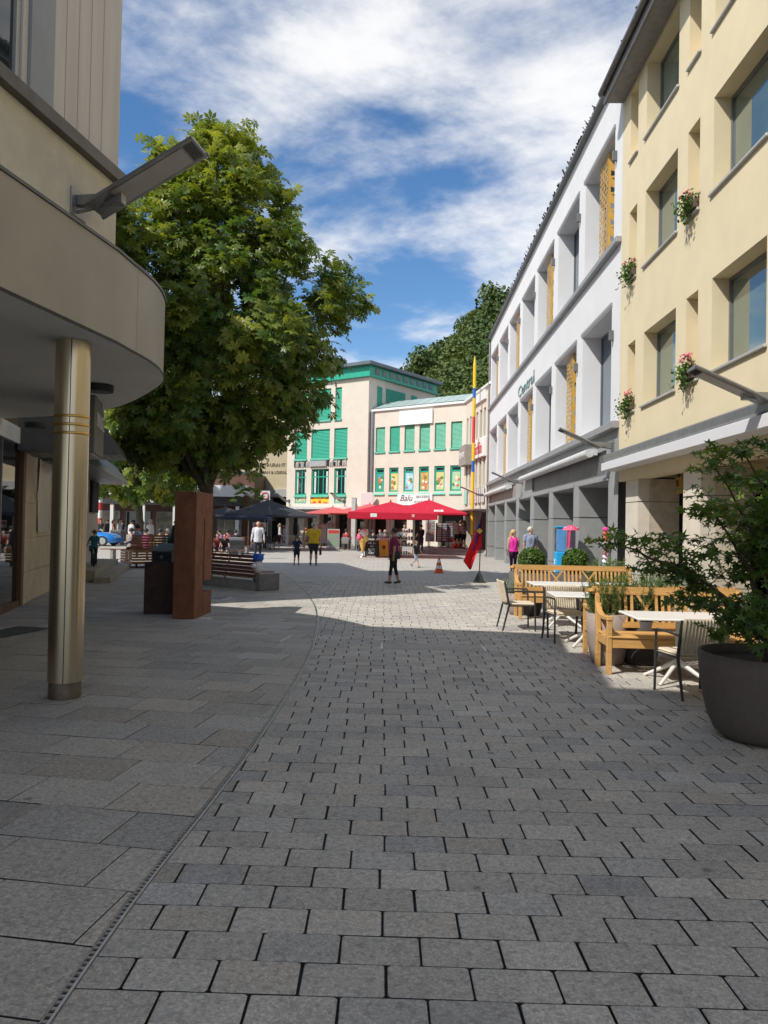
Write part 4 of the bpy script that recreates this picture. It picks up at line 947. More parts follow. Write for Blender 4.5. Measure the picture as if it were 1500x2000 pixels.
# ---------------------------------------------------------------- beige restaurant wall behind
rb = thing('restaurant_building', 'plain beige wall with thin restaurant lettering behind the palm', 'building')
M_BEI = pm('beige_render', (0.56, 0.47, 0.31), .85, .05, 2)
FN = Fac(atY(470, 1000, 68.0), (1, -.18)); rb.location = FN.o; rb.rotation_euler = (0, 0, FN.rot); rb.location.z = 0
zl = FN.px(520, 955)[1]; wd = FN.px(575, 900)[0]
MB().box(0.6, wd + 2, 0, 8, zl, 14.5).build('wall', M_BEI, rb); MB().box(0.0, wd + 2, -.3, 8, zl - .7, zl, .02).build('white_band', pm('band_grey', (0.45, 0.45, 0.43), .6), rb)
MB().box(0.1, wd + 2, 1.5, 8, 0, zl - .7).build('shop_front', M_DARKIN, rb)
for i in range(3): MB().box(.3 + i * 2.2, .6 + i * 2.2, .1, .4, 0, zl - .7).build('pillar', M_CONC, rb)
x, z = FN.px(533, 908); lettering('CAFE RESTAURANT NAGEL', .42, pm('letters_bronze', (0.28, 0.22, 0.14), .5), rb, (x, -.03, z), depth=.02); lettering('ASIAN & LOKAL', .36, MATS['letters_bronze'], rb, (x, -.03, z - .65), depth=.02)
x, z = FN.px(470, 870)
ob = thing('apartment_building', 'pale cream block glimpsed behind the chestnut crown', 'building', (atY(440, 1000, 72)).to_tuple()[:2] + (0,))
MB().box(-4.5, 2.2, 0, 8, 0, 13).build('wall', M_CREAM, ob)
for i in range(3):
    for j in range(3): MB().box(-3.9 + i * 2, -2.7 + i * 2, -.03, 0, 3.6 + j * 3, 5.2 + j * 3).build('window', M_GLASS, ob)
MB().box(-4.8, 2.5, -.4, 8, 13, 13.3).build('roof', M_ROOFG, ob)
# ---------------------------------------------------------------- dark shop front far left
FD = Fac((-26.5, 60.0), (1, 0)); db = thing('shop_row', 'dark shop front with white fascia and white posts behind the trees', 'building', FD.o, FD.rot)
z0 = FD.px(270, 967)[1]; z1 = FD.px(270, 985)[1]; z2 = FD.px(270, 945)[1]
MB().box(0, 16, 2.0, 8, 0, 5.6).build('wall', pm('shop_brown', (0.12, 0.055, 0.04), .6), db); MB().box(-.5, 16, -.2, 2.2, z0, z2, .02).build('white_fascia', M_WHITEP, db)
MB().box(-.3, 16, -.05, 2.1, z1, z0 - .004).build('sign_band', pm('sign_dark', (0.05, 0.04, 0.045), .5), db)
lettering('BOUTIQUE   PELGARD', .75, M_WHITEP, db, (8.2, -.07, (z0 + z1) / 2), depth=.02) if False else lettering('PEGAR', .62, M_WHITEP, db, (FD.px(283, 978)[0], -.07, (z0 + z1) / 2), depth=.02, bold=.015)
for i in range(7): MB().box(.2 + i * 2.45, .45 + i * 2.45, 0, .25, 0, z1).build('post', M_WHITEP, db)
for i in range(6):
    a = .8 + i * 2.45; window(db, a, a + 2.0, .5, z1 - .5, 1.9, .08, .08, (M_FRAME, pm('lit_shop_window', (0.42, 0.36, 0.24), .3, .5, 1.2, col2=(0.05, 0.06, 0.06)) if i % 2 else M_GLASS), name='shop_window')
MB().box(0, 16, 2.0, 8, 5.6, 5.8).build('roof', M_ROOFG, db)
MB().box(0, 8.5, 2.5, 8, 5.8, 9).build('upper_wall', pm('upper_white', (0.66, 0.65, 0.62), .8), db)
# ---------------------------------------------------------------- wooded hill
M_HILL = pm('hill_soil', (0.035, 0.05, 0.02), .95, .2, .2)
sil = [(700, 800), (740, 765), (790, 728), (820, 700), (850, 668), (885, 636), (915, 612), (945, 594), (975, 578), (1010, 560), (1080, 540), (1200, 520), (1350, 520), (1500, 560)]
ridge = [atY(px, py + 14, 165.0) for px, py in sil]; base = [Vector((p.x * .62 + 2, 84.0, 3.0)) for p in ridge]; back = [Vector((p.x * 1.3, 260.0, p.z * .9)) for p in ridge]
nv = 10; vs = []; fs = []
def hp(u, t):
    i = min(int(u), len(sil) - 2); f_ = u - i; b = base[i].lerp(base[i + 1], f_); r = ridge[i].lerp(ridge[i + 1], f_); s_ = t * t * .35 + t * .65
    return Vector((b.x + (r.x - b.x) * t, b.y + (r.y - b.y) * t, b.z + (r.z - 4.6 - b.z) * s_))
for i in range(len(sil)):
    for j in range(nv + 1): vs.append(hp(i, j / nv))
    vs.append(back[i])
k = nv + 2
for i in range(len(sil) - 1):
    for j in range(nv + 1): a = i * k + j; fs.append((a, a + k, a + k + 1, a + 1))
tag(MB().add(vs, fs).build('hill', M_HILL), kind='structure')
# ================================================================== trees and plants
def rand_dirs(n, rng, up=0.0):
    d = rng.normal(size=(n, 3)); d[:, 2] += up; return d / np.linalg.norm(d, axis=1, keepdims=True)
def frames(axis, normal):
    """orthonormal frames from leaf axis and rough normal (n,3)"""
    a = axis / np.linalg.norm(axis, axis=1, keepdims=True); n = normal - a * np.sum(a * normal, 1, keepdims=True); n /= np.linalg.norm(n, axis=1, keepdims=True) + 1e-9
    return a, np.cross(n, a), n
def scatter_leaves(pos, axis, normal, size, shape_v, shape_f, tone_):
    """copies of a small leaf shape (x along axis, y across, z normal)"""
    a, b, n = frames(axis, normal); sv = np.asarray(shape_v, float); sf = np.asarray(shape_f, int)
    V = pos[:, None, :] + size[:, None, None] * (a[:, None, :] * sv[None, :, 0:1] + b[:, None, :] * sv[None, :, 1:2] + n[:, None, :] * sv[None, :, 2:3])
    Fc = sf[None] + (np.arange(len(pos)) * len(sv))[:, None, None]
    return V.reshape(-1, 3), Fc.reshape(-1, sf.shape[1]), np.repeat(tone_, len(sf))
def leaf_mesh(name, parts, mat):
    V = []; Fc = []; T = []; b = 0
    for v, f, t in parts: V.append(v); Fc.append(f + b); T.append(t); b += len(v)
    me = np_mesh(name, np.vstack(V), np.vstack(Fc), mat); set_tone(me, np.concatenate(T)); return me
def palmate(nl=7, spread=2.3, ratio=.42, droop=.25):
    """horse-chestnut leaf: obovate leaflets fanned from one point"""
    V = []; Fc = []
    for i in range(nl):
        t = (i / (nl - 1) - .5) * 2; an = t * spread; L_ = 1.0 - .38 * abs(t) ** 1.5; w = ratio * L_ * .5
        c, s = math.cos(an), math.sin(an)
        for (x, y, z) in ((.03, 0, 0), (.62, -w, -droop * .35), (.66, 0, -droop * .28 + .03), (.62, w, -droop * .35), (1.0, 0, -droop)):
            x *= L_; V.append((x * c - y * s, x * s + y * c, z * L_))
        b = i * 5; Fc += [(b, b + 1, b + 2), (b, b + 2, b + 3), (b + 1, b + 4, b + 2), (b + 2, b + 4, b + 3)]
    return V, Fc
def star(nl=5):
    """small pointed maple leaf"""
    V = [(0, 0, 0)]; Fc = []
    for i in range(nl):
        t = (i / (nl - 1) - .5) * 2; an = t * 1.9; L_ = 1 - .35 * abs(t); V.append((L_ * math.cos(an), L_ * math.sin(an), -.12 * L_))
    notch = []
    for i in range(nl + 1):
        t = ((i - .5) / (nl - 1) - .5) * 2; an = t * 1.9; V.append((.33 * math.cos(an), .33 * math.sin(an), .02))
    for i in range(nl): Fc += [(0, nl + 1 + i, 1 + i), (0, 1 + i, nl + 2 + i)]
    return V, Fc
def limb(mb, a, b, r0, r1, bend, rng, n=5):
    a = Vector(a); b = Vector(b); pts = []; rr = []
    off = Vector(rng.normal(size=3)) * bend * (b - a).length
    for i in range(n + 1):
        t = i / n; pts.append(a.lerp(b, t) + off * math.sin(t * PI) + Vector(rng.normal(size=3)) * .02 * (b - a).length * (0 if i in (0, n) else 1)); rr.append(r0 + (r1 - r0) * t)
    mb.tube(pts, rr, 8); return pts
M_BARK = pm('bark', (0.12, 0.095, 0.065), .95, .35, 9, bump=.9, bscale=18, col2=(0.045, 0.038, 0.03))
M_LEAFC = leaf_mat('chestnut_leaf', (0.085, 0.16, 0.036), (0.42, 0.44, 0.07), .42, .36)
M_LEAFH = leaf_mat('hill_leaf', (0.055, 0.10, 0.028), (0.16, 0.20, 0.055), .2, .7)
M_LEAFM = leaf_mat('maple_leaf', (0.05, 0.11, 0.03), (0.19, 0.28, 0.05), .42, .45)
M_LEAFB = leaf_mat('box_leaf', (0.030, 0.080, 0.010), (0.12, 0.20, 0.025), .2, .5)

def chestnut(name, label, base, prof, cx, nclus, trunk_r, fork_z, lean, seed, leafsize=.20, off=(0, 0), lowcut=None):
    """prof: list of (z, half width); the crown is filled with leaf rosettes thickest near its surface"""
    rng = np.random.default_rng(seed); t = thing(name, label, 'tree', base)
    zs = np.array([p[0] for p in prof]); ws = np.array([p[1] for p in prof])
    pts = []; tries = 0
    while len(pts) < nclus and tries < nclus * 30:
        tries += 1; z = rng.uniform(zs[0], zs[-1]); w = np.interp(z, zs, ws)
        if rng.random() > (w / ws.max()) ** 1.0: continue
        a = rng.uniform(0, 2 * PI); lump = 1 + .16 * math.sin(3 * a + z * 1.7) + .10 * math.sin(5 * a - z * 2.3 + 1)
        r = w * lump * (rng.random() ** .42) * (rng.uniform(1.05, 1.18) if rng.random() < .07 else 1.0); pts.append((cx[0] + (np.interp(z, zs, [p[2] for p in prof]) if len(prof[0]) > 2 else 0) + r * math.cos(a), cx[1] + off[1] + r * math.sin(a), z))
    # gather rosettes into boughs so that the crown shows clumps and gaps
    P = np.array(pts); nb = max(12, nclus // 16); ctr = P[rng.choice(len(P), nb, replace=False)]
    d = np.linalg.norm(P[:, None] - ctr[None], axis=2); j = d.argmin(1); P = P + (ctr[j] - P) * .34
    n = len(P); per = 8
    axis0 = P - np.array([cx[0], cx[1], np.mean(zs) - 1.0]); axis0 /= np.linalg.norm(axis0, axis=1, keepdims=True) + 1e-9
    pos = np.repeat(P, per, 0) + rng.normal(size=(n * per, 3)) * .17
    up = np.array([0, 0, 1.0]); out = np.repeat(axis0, per, 0)
    nor = up * .9 + out * .65 + rng.normal(size=(n * per, 3)) * .33
    ax = rng.normal(size=(n * per, 3)) * .8 + out * .55; ax[:, 2] -= .35
    size = leafsize * rng.uniform(.75, 1.35, n * per)
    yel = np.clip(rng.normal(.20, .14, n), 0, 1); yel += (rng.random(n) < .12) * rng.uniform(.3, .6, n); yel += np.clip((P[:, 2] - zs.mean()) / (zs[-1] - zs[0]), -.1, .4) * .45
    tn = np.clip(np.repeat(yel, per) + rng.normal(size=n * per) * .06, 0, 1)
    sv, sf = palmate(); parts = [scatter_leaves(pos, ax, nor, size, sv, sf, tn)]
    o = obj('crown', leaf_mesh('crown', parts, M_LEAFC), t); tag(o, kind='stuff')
    mb = MB(); top = Vector((lean[0], lean[1], fork_z)); limb(mb, (0, 0, -.05), top, trunk_r * 1.12, trunk_r * .9, .04, rng, 7)
    mb.tube([(0, 0, -.02), (0, 0, .12), (0, 0, .3)], [trunk_r * 1.5, trunk_r * 1.25, trunk_r * 1.1], 12); mb.build('trunk', M_BARK, t)
    order = rng.choice(len(ctr), min(len(ctr), 34), replace=False)
    for q in range(5):
        mb = MB(); a = q * 2 * PI / 5 + .4; e = Vector((cx[0] + 1.3 * math.cos(a), cx[1] + 1.3 * math.sin(a), fork_z + 2.2 + .5 * (q % 3))); pp = limb(mb, top - Vector((0, 0, .25 * (q % 2))), e, trunk_r * .62, trunk_r * .34, .10, rng, 5)
        for kk in order[q::5]: limb(mb, pp[3 + kk % 3], ctr[kk], trunk_r * .26, .02, .08, rng, 5)
        mb.build('branch', M_BARK, t)
    return t
tb_ = Vector((-4.85, 21.0, 0))
def wid(l, r, py): p = atY(l, py, 21.0); q = atY(r, py, 21.0); return (p.z, (q.x - p.x) / 2, (p.x + q.x) / 2)
prof = [wid(300, 440, 915), wid(235, 560, 870), wid(205, 625, 800), wid(190, 670, 730), wid(195, 695, 640), wid(200, 685, 560), wid(205, 655, 490), wid(225, 605, 420), wid(265, 550, 350), wid(310, 510, 300), wid(420, 495, 262)]
cxx = 0.0; prof = [(z_, w_ * .96, c_ - tb_.x) for z_, w_, c_ in prof]
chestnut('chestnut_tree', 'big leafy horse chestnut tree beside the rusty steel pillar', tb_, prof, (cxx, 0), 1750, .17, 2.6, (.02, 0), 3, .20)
b2 = gnd(278, 1062); b2 = Vector(((278 - 750) / 1500 * 44, 44.0, 0))
chestnut('chestnut_tree', 'smaller tree among the seated crowd on the far left', b2, [(2.6, 1.2), (3.4, 3.4), (5.5, 4.2), (8, 4.0), (10, 2.6), (11, .8)], (.3, 0), 520, .22, 2.6, (-.2, 0), 5, .32)
b3 = Vector(((150 - 750) / 1500 * 52, 52.0, 0))
chestnut('chestnut_tree', 'dense tree showing between the metal awning and the big chestnut', b3, [(3.0, 1.5), (4, 4.2), (7, 5.0), (11, 4.5), (14, 3), (15.2, .8)], (2.5, 0), 560, .25, 2.8, (.2, 0), 6, .36)
# forest on the hill
rng = np.random.default_rng(11); parts = []; quad_v = [(-.5, -.5, 0), (.5, -.4, .1), (.45, .5, -.1), (-.4, .45, .12)]; quad_f = [(0, 1, 2), (0, 2, 3)]
for i in range(430):
    u = rng.uniform(0.8, len(sil) - 1.6) if i > 150 else rng.uniform(1.0, 8.0); tt = rng.random() ** .7; c = hp(u, tt); R_ = rng.uniform(2.0, 3.6); n = int(400)
    d = rand_dirs(n, rng, .35); rr = R_ * rng.uniform(.65, 1.08, n)[:, None]; pos = np.array(c)[None] + d * rr * np.array([1, 1, 1.15]) + np.array([0, 0, R_ * .8])
    base_t = np.clip(rng.normal(.35, .25), 0, 1); tn = np.clip(base_t + rng.normal(size=n) * .12, 0, 1)
    parts.append(scatter_leaves(pos, rng.normal(size=(n, 3)), d + rng.normal(size=(n, 3)) * .5, rng.uniform(.32, .75, n), quad_v, quad_f, tn))
tag(obj('hill_forest', leaf_mesh('hill_forest', parts, M_LEAFH)), 'dense mixed wood covering the hillside above the roofs', 'wood', kind='stuff')
def far_tree(label, px, py, Y, R_, hgt):
    c = atY(px, py, Y); t = thing('tree', label, 'tree', (c.x, c.y, c.z - hgt)); n = 620; d = rand_dirs(n, rng, .1); P = d * R_ * rng.uniform(.35, 1.0, n)[:, None] * np.array([.8, .8, 1.15]) + np.array([0, 0, hgt])
    o = obj('crown', leaf_mesh('crown', [scatter_leaves(P, rng.normal(size=(n, 3)), d, rng.uniform(.35, .8, n), quad_v, quad_f, np.clip(rng.normal(.2, .15, n), 0, 1))], M_LEAFH), t); tag(o, kind='stuff')
    mb = MB(); mb.tube([(0, 0, -6), (.2, 0, hgt * .5), (0, 0, hgt)], [.4, .3, .15], 7); mb.build('trunk', M_BARK, t)
far_tree('airy tree standing alone on the hilltop skyline', 958, 592, 160, 4.2, 6); far_tree('darker round tree on the hilltop beside the airy one', 985, 602, 158, 4.0, 5)
far_tree('small tree at the foot of the wooded hill skyline', 820, 712, 150, 3.4, 5)
# ---------------------------------------------------------------- maple in the big pot
def pot(name, label, loc, prof, mat, group=None, seg=40):
    t = thing(name, label, 'planter', loc, 0, group); n = len(prof); r, h = prof[-1]
    mb = MB(); mb.lathe(prof + [(r - .025, h), (r - .03, h - .10)], seg, cap1=False); mb.build('pot', mat, t)
    MB().lathe([(.01, h - .07), (r - .028, h - .08)], seg, cap0=False, cap1=False).build('soil', pm('soil', (0.03, 0.022, 0.015), .95, .4, 30, bump=1), t); return t
M_POTB = pm('pot_brown', (0.11, 0.092, 0.082), .75, .06, 20, bump=.3, bscale=160); M_POTT = pm('pot_taupe', (0.30, 0.24, 0.21), .7, .05, 20, bump=.2, bscale=160); M_POTD = pm('pot_dark', (0.05, 0.042, 0.038), .7, .06, 20, bump=.2, bscale=160)
PC = Vector((3.21, 6.38, 0))
mp_ = pot('planter', 'big round brown planter holding the maple at the right edge', PC, [(.30, 0), (.36, .01), (.42, .06), (.475, .18), (.515, .36), (.54, .55), (.55, .70)], M_POTB)
def maple():
    rng = np.random.default_rng(21); t = thing('maple_tree', 'young maple with star-shaped leaves growing in the big brown planter', 'tree', PC + Vector((0, 0, .62)))
    mb = MB(); tips = []
    st = [(0, 0, 0)]
    mains = [((-.10, .0, .55), (-.55, -.1, 1.25), .026), ((.05, .05, .6), (-.18, .1, 1.75), .026), ((.12, -.05, .5), (.45, 0, 1.55), .026), ((-.05, .1, .4), (.1, .5, 1.4), .022), ((.0, -.1, .35), (.1, -.45, 1.2), .022), ((-.12, 0, .35), (-1.25, .10, .95), .020), ((-.06, -.05, .3), (-.75, -.25, .52), .016), ((.1, 0, .3), (.8, .1, .9), .018), ((-.1, 0, .25), (-.65, .25, .75), .016), ((0, .02, .6), (-.45, .05, 1.62), .018), ((0, 0, .2), (-.35, -.4, .35), .014), ((0, 0, .2), (.5, -.3, .45), .014)]
    mb.tube([(0, 0, -.05), (.01, 0, .2), (0, .01, .55)], [.05, .04, .032], 9)
    for a, b, r in mains:
        pp = limb(mb, (0, 0, .18 + .3 * rng.random()), a, r * 1.1, r, .05, rng, 3); qq = limb(mb, a, b, r, .006, .06, rng, 6)
        for k in range(15):
            s = qq[2 + int(rng.integers(0, 5))]; e = s + Vector((rng.normal() * .20, rng.normal() * .20, rng.normal() * .07 + .05)); mb.tube([s, s.lerp(e, .5) + Vector((0, 0, .02)), e], [.005, .004, .002], 5); tips.append(tuple(e)); tips.append(tuple(s.lerp(e, .6)))
        tips.append(tuple(b))
    mb.build('trunk', pm('maple_bark', (0.07, 0.045, 0.035), .8, .2, 12), t)
    P = np.array(tips); n = len(P); per = 9
    pos = np.repeat(P, per, 0) + rng.normal(size=(n * per, 3)) * np.array([.085, .085, .03]); nor = np.array([0, 0, 1.0]) + rng.normal(size=(n * per, 3)) * .35; ax = rng.normal(size=(n * per, 3)); ax[:, 2] -= .25
    tn = np.clip(np.repeat(rng.normal(.30, .25, n), per) + rng.normal(size=n * per) * .1, 0, 1); sv, sf = star()
    o = obj('foliage', leaf_mesh('foliage', [scatter_leaves(pos, ax, nor, rng.uniform(.05, .085, n * per), sv, sf, tn)], M_LEAFM), t); tag(o, kind='stuff')
maple()
# ---------------------------------------------------------------- clipped box balls
def box_ball(label, c, R_, seed, plant):
    rng = np.random.default_rng(seed); t = thing('box_ball', label, 'shrub', c, 0, 'clipped box balls in grey planters')
    MB().ball((0, 0, R_ * .92), R_ * .9, 16, 10).build('inner_twigs', pm('twig_dark', (0.02, 0.03, 0.008), .95), t)
    n = 3200; d = rand_dirs(n, rng); P = d * R_ * rng.uniform(.90, 1.03, n)[:, None] + np.array([0, 0, R_ * .92]); o = obj('foliage', leaf_mesh('foliage', [scatter_leaves(P, rng.normal(size=(n, 3)), d + rng.normal(size=(n, 3)) * .45, rng.uniform(.018, .034, n), [(-1, 0, 0), (0, -.6, .1), (1, 0, 0), (0, .6, .1)], [(0, 1, 2), (0, 2, 3)], np.clip(rng.normal(.45, .25, n), 0, 1))], M_LEAFB), t); tag(o, kind='stuff')
    MB().tube([(0, 0, -.08), (0, 0, .2)], .03, 8).build('stem', M_BARK, t)
def box_planter(label, c, w, d_, h, rz=0):
    t = thing('planter', label, 'planter', c, rz, 'grey box planters in front of the shops'); mb = MB(); th = .03
    mb.box(-w, w, -d_, -d_ + th, 0, h); mb.box(-w, w, d_ - th, d_, 0, h); mb.box(-w, -w + th, -d_ + th, d_ - th, 0, h); mb.box(w - th, w, -d_ + th, d_ - th, 0, h); mb.build('box', pm('planter_grey', (0.17, 0.165, 0.16), .6, .1, 6), t)
    MB().box(-w + th, w - th, -d_ + th, d_ - th, 0.02, h - .04).build('soil', MATS['soil'], t)
for i, (px, lab) in enumerate(((1038, 'left'), (1124, 'right'))):
    c = atY(px, 1100, 16.6 - i * .1); box_planter('grey box planter under the ' + lab + ' clipped box ball', (c.x, c.y, 0), .42, .38, .74); box_ball(('left' if i == 0 else 'right') + ' clipped green box ball behind the far bench', (c.x, c.y, .72), .285, 30 + i, None)
# rosemary, lavender and grass tufts
def tuft(name, label, cat, loc, n, h, spread, col, col2, seed, leaf=.03, needle=.10):
    rng = np.random.default_rng(seed); t = thing(name, label, cat, loc); mname = name + '_leaf' + str(seed); m = leaf_mat(mname, col, col2, .25, .6); mb = MB(); pos = []; ax = []
    for i in range(n):
        a = rng.uniform(0, 2 * PI); r = spread[0] * math.sqrt(rng.random()); b = Vector((r * math.cos(a), r * math.sin(a) * spread[1] / spread[0], 0)); tip = b * 1.25 + Vector((rng.normal() * .04, rng.normal() * .04, h * rng.uniform(.6, 1.05)))
        mb.tube([b * .6, b.lerp(tip, .5) + Vector((rng.normal() * .01, rng.normal() * .01, 0)), tip], [.004, .003, .0015], 4); k = int(80 * h / .5)
        for j in range(k):
            s = rng.uniform(.12, 1); pos.append(b.lerp(tip, s)); ax.append(((tip - b).normalized() * .8 + Vector(rng.normal(size=3)) * .6))
    mb.build('stems', pm('herb_stem', (0.10, 0.11, 0.05), .8), t); pos = np.array([tuple(p) for p in pos]); ax = np.array([tuple(p) for p in ax]); N_ = len(pos)
    o = obj('foliage', leaf_mesh('foliage', [scatter_leaves(pos, ax, rng.normal(size=(N_, 3)), rng.uniform(.7, 1.2, N_) * needle * .5, [(0, 0, 0), (.5, -.075, 0), (1, 0, 0), (.5, .075, 0)], [(0, 1, 2), (0, 2, 3)], np.clip(rng.normal(.4, .25, N_), 0, 1))], m), t); tag(o, kind='stuff')
    return t
# geraniums hang at the narrow windows
M_PET = pm('geranium_petal', (0.72, 0.22, 0.26), .6, .15, 30)
def geranium(label, x, z, seed, w):
    rng = np.random.default_rng(seed); p = FR.pt(x, .04, z); t = thing('flower_box', label, 'flower box', p, FR.rot, 'geranium boxes in the narrow windows')
    MB().box(-w, w, -.13, .12, 0, .15, .01).build('trough', pm('trough_brown', (0.10, 0.07, 0.05), .7), t)
    n = 420; a = rng.normal(size=(n, 3)) * np.array([w * .48, .09, .09]) + np.array([0, -.08, .17]); dr = rng.random(n) < .25; a[dr, 2] -= rng.uniform(.1, .25, dr.sum()); a[dr, 1] -= .10
    o = obj('foliage', leaf_mesh('foliage', [scatter_leaves(a, rng.normal(size=(n, 3)), rng.normal(size=(n, 3)) * .6 + np.array([0, -.8, .6]), rng.uniform(.022, .04, n), [(-.8, 0, 0), (-.3, -.8, .05), (.7, -.5, 0), (.9, .3, 0), (0, .9, .05)], [(0, 1, 2), (0, 2, 3), (0, 3, 4)], np.clip(rng.normal(.4, .25, n), 0, 1))], M_LEAFB), t); tag(o, kind='stuff')
    for k in range(4 if seed % 2 else 2):
        c = Vector((rng.uniform(-w, w), rng.uniform(-.22, -.05), rng.uniform(.30, .40))); mb = MB()
        for q in range(9): e = rng.normal(size=3) * .022; mb.ball((c.x + e[0], c.y + e[1], c.z + e[2]), .018, 6, 5)
        mb.tube([(c.x, -.05, .15), tuple(c)], .004, 4); mb.build('blossom', M_PET, t)
geranium('pink geranium box in the upper narrow window near the right edge', 4.35, 7.18, 41, .27); geranium('pink geranium box in the upper narrow window beside the white building', .87, 7.18, 42, .27)
geranium('pink geranium box in the lower narrow window near the right edge', 4.35, 4.28, 43, .27); geranium('pink geranium box in the lower narrow window beside the white building', .87, 4.28, 45, .27)
# ================================================================== cafe furniture on the right
M_TEAK = pm('teak', (0.58, 0.33, 0.11), .5, .14, 5, stretch=(.6, 6, 6), detail=6, bump=.1)
M_FRD = pm('chair_frame_grey', (0.045, 0.045, 0.048), .45, .1, 8, metal=.3)
M_WEAVE = pm('cream_weave', (0.62, 0.54, 0.41), .75, .10, 40, bump=.5, bscale=90)
M_CUSH = pm('cream_cushion', (0.66, 0.56, 0.42), .85, .04, 10, bump=.2, bscale=120)
M_TOP = pm('table_top_white', (0.76, 0.74, 0.70), .35, .03, 6)
M_LEGW = pm('table_leg_white', (0.68, 0.66, 0.62), .4, .04, 6)
def bench_proto(Ln, label, loc, rz):
    """garden bench facing local -y, back at +y"""
    t = thing('garden_bench', label, 'bench', loc, rz, 'teak garden benches'); h = Ln / 2
    for s in (-1, 1):
        x = s * (h - .035)
        mb = MB(); mb.beam((x, -.27, 0), (x, -.27, .64), .06, .06, bev=.006); mb.build('leg', M_TEAK, t)
        mb = MB(); mb.beam((x, .27, 0), (x, .24, .42), .06, .07, bev=.006); mb.beam((x, .24, .40), (x, .33, .90), .06, .055, bev=.006); mb.build('leg', M_TEAK, t)
        mb = MB(); pts = [(x, .27, .78), (x, .20, .68), (x, .05, .64), (x, -.15, .645), (x, -.31, .655)]
        for a, b in zip(pts, pts[1:]): mb.beam(a, b, .07, .05, bev=.008)
        mb.build('arm', M_TEAK, t)
        mb = MB(); mb.beam((x, -.27, .37), (x, .25, .37), .04, .09); mb.build('side_rail', M_TEAK, t)
    MB().box(-h + .06, h - .06, -.29, -.26, .31, .42, .005).build('front_apron', M_TEAK, t); MB().box(-h + .06, h - .06, .22, .25, .31, .42, .005).build('rear_apron', M_TEAK, t)
    for i in range(6): MB().box(-h + .02, h - .02, -.305 + i * .092, -.228 + i * .092, .425 - (.012 if 1 < i < 4 else 0), .447 - (.012 if 1 < i < 4 else 0), .006).build('seat_slat', M_TEAK, t)
    P = lambda u, z: Vector((u, .245 + (z - .42) * .18, z))
    mb = MB(); n = 20
    for k in range(n):
        a = -h - .03 + (2 * h + .06) * k / n; b = -h - .03 + (2 * h + .06) * (k + 1) / n
        mb.beam(P(a, .935), P(b, .935), .045, .095)
    mb.tube([P(-h - .03, .955), P(-h - .03, .915)], .05, 8); mb.tube([P(h + .03, .955), P(h + .03, .915)], .05, 8); mb.build('top_rail', M_TEAK, t)
    MB().beam(P(-h + .06, .52), P(h - .06, .52), .035, .07).build('lower_rail', M_TEAK, t)
    k = int(Ln / .075)
    for i in range(1, k):
        u = -h + Ln * i / k; f = i / k
        if .30 < f < .42 or .58 < f < .70: continue
        MB().beam(P(u, .545), P(u, .895), .035, .015, up=(0, 1, 0)).build('back_slat', M_TEAK, t)
    for f in (.36, .64):
        u = -h + Ln * f; w = Ln * .06
        MB().beam(P(u - w, .55), P(u + w, .89), .03, .015, up=(0, 1, 0)).build('lattice_bar', M_TEAK, t); MB().beam(P(u + w, .55), P(u - w, .89), .03, .016, up=(0, 1, 0)).build('lattice_bar', M_TEAK, t)
    return t
bench_proto(2.25, 'long teak bench farthest back, behind the far white tables', (3.66, 14.55, 0), rad(-1))
bench_proto(1.75, 'teak bench with its back to the street, left of the rosemary pots', (3.62, 10.25, 0), rad(178))
bench_proto(1.75, 'nearest teak bench facing the street behind the white table', (3.52, 9.28, 0), rad(-2))
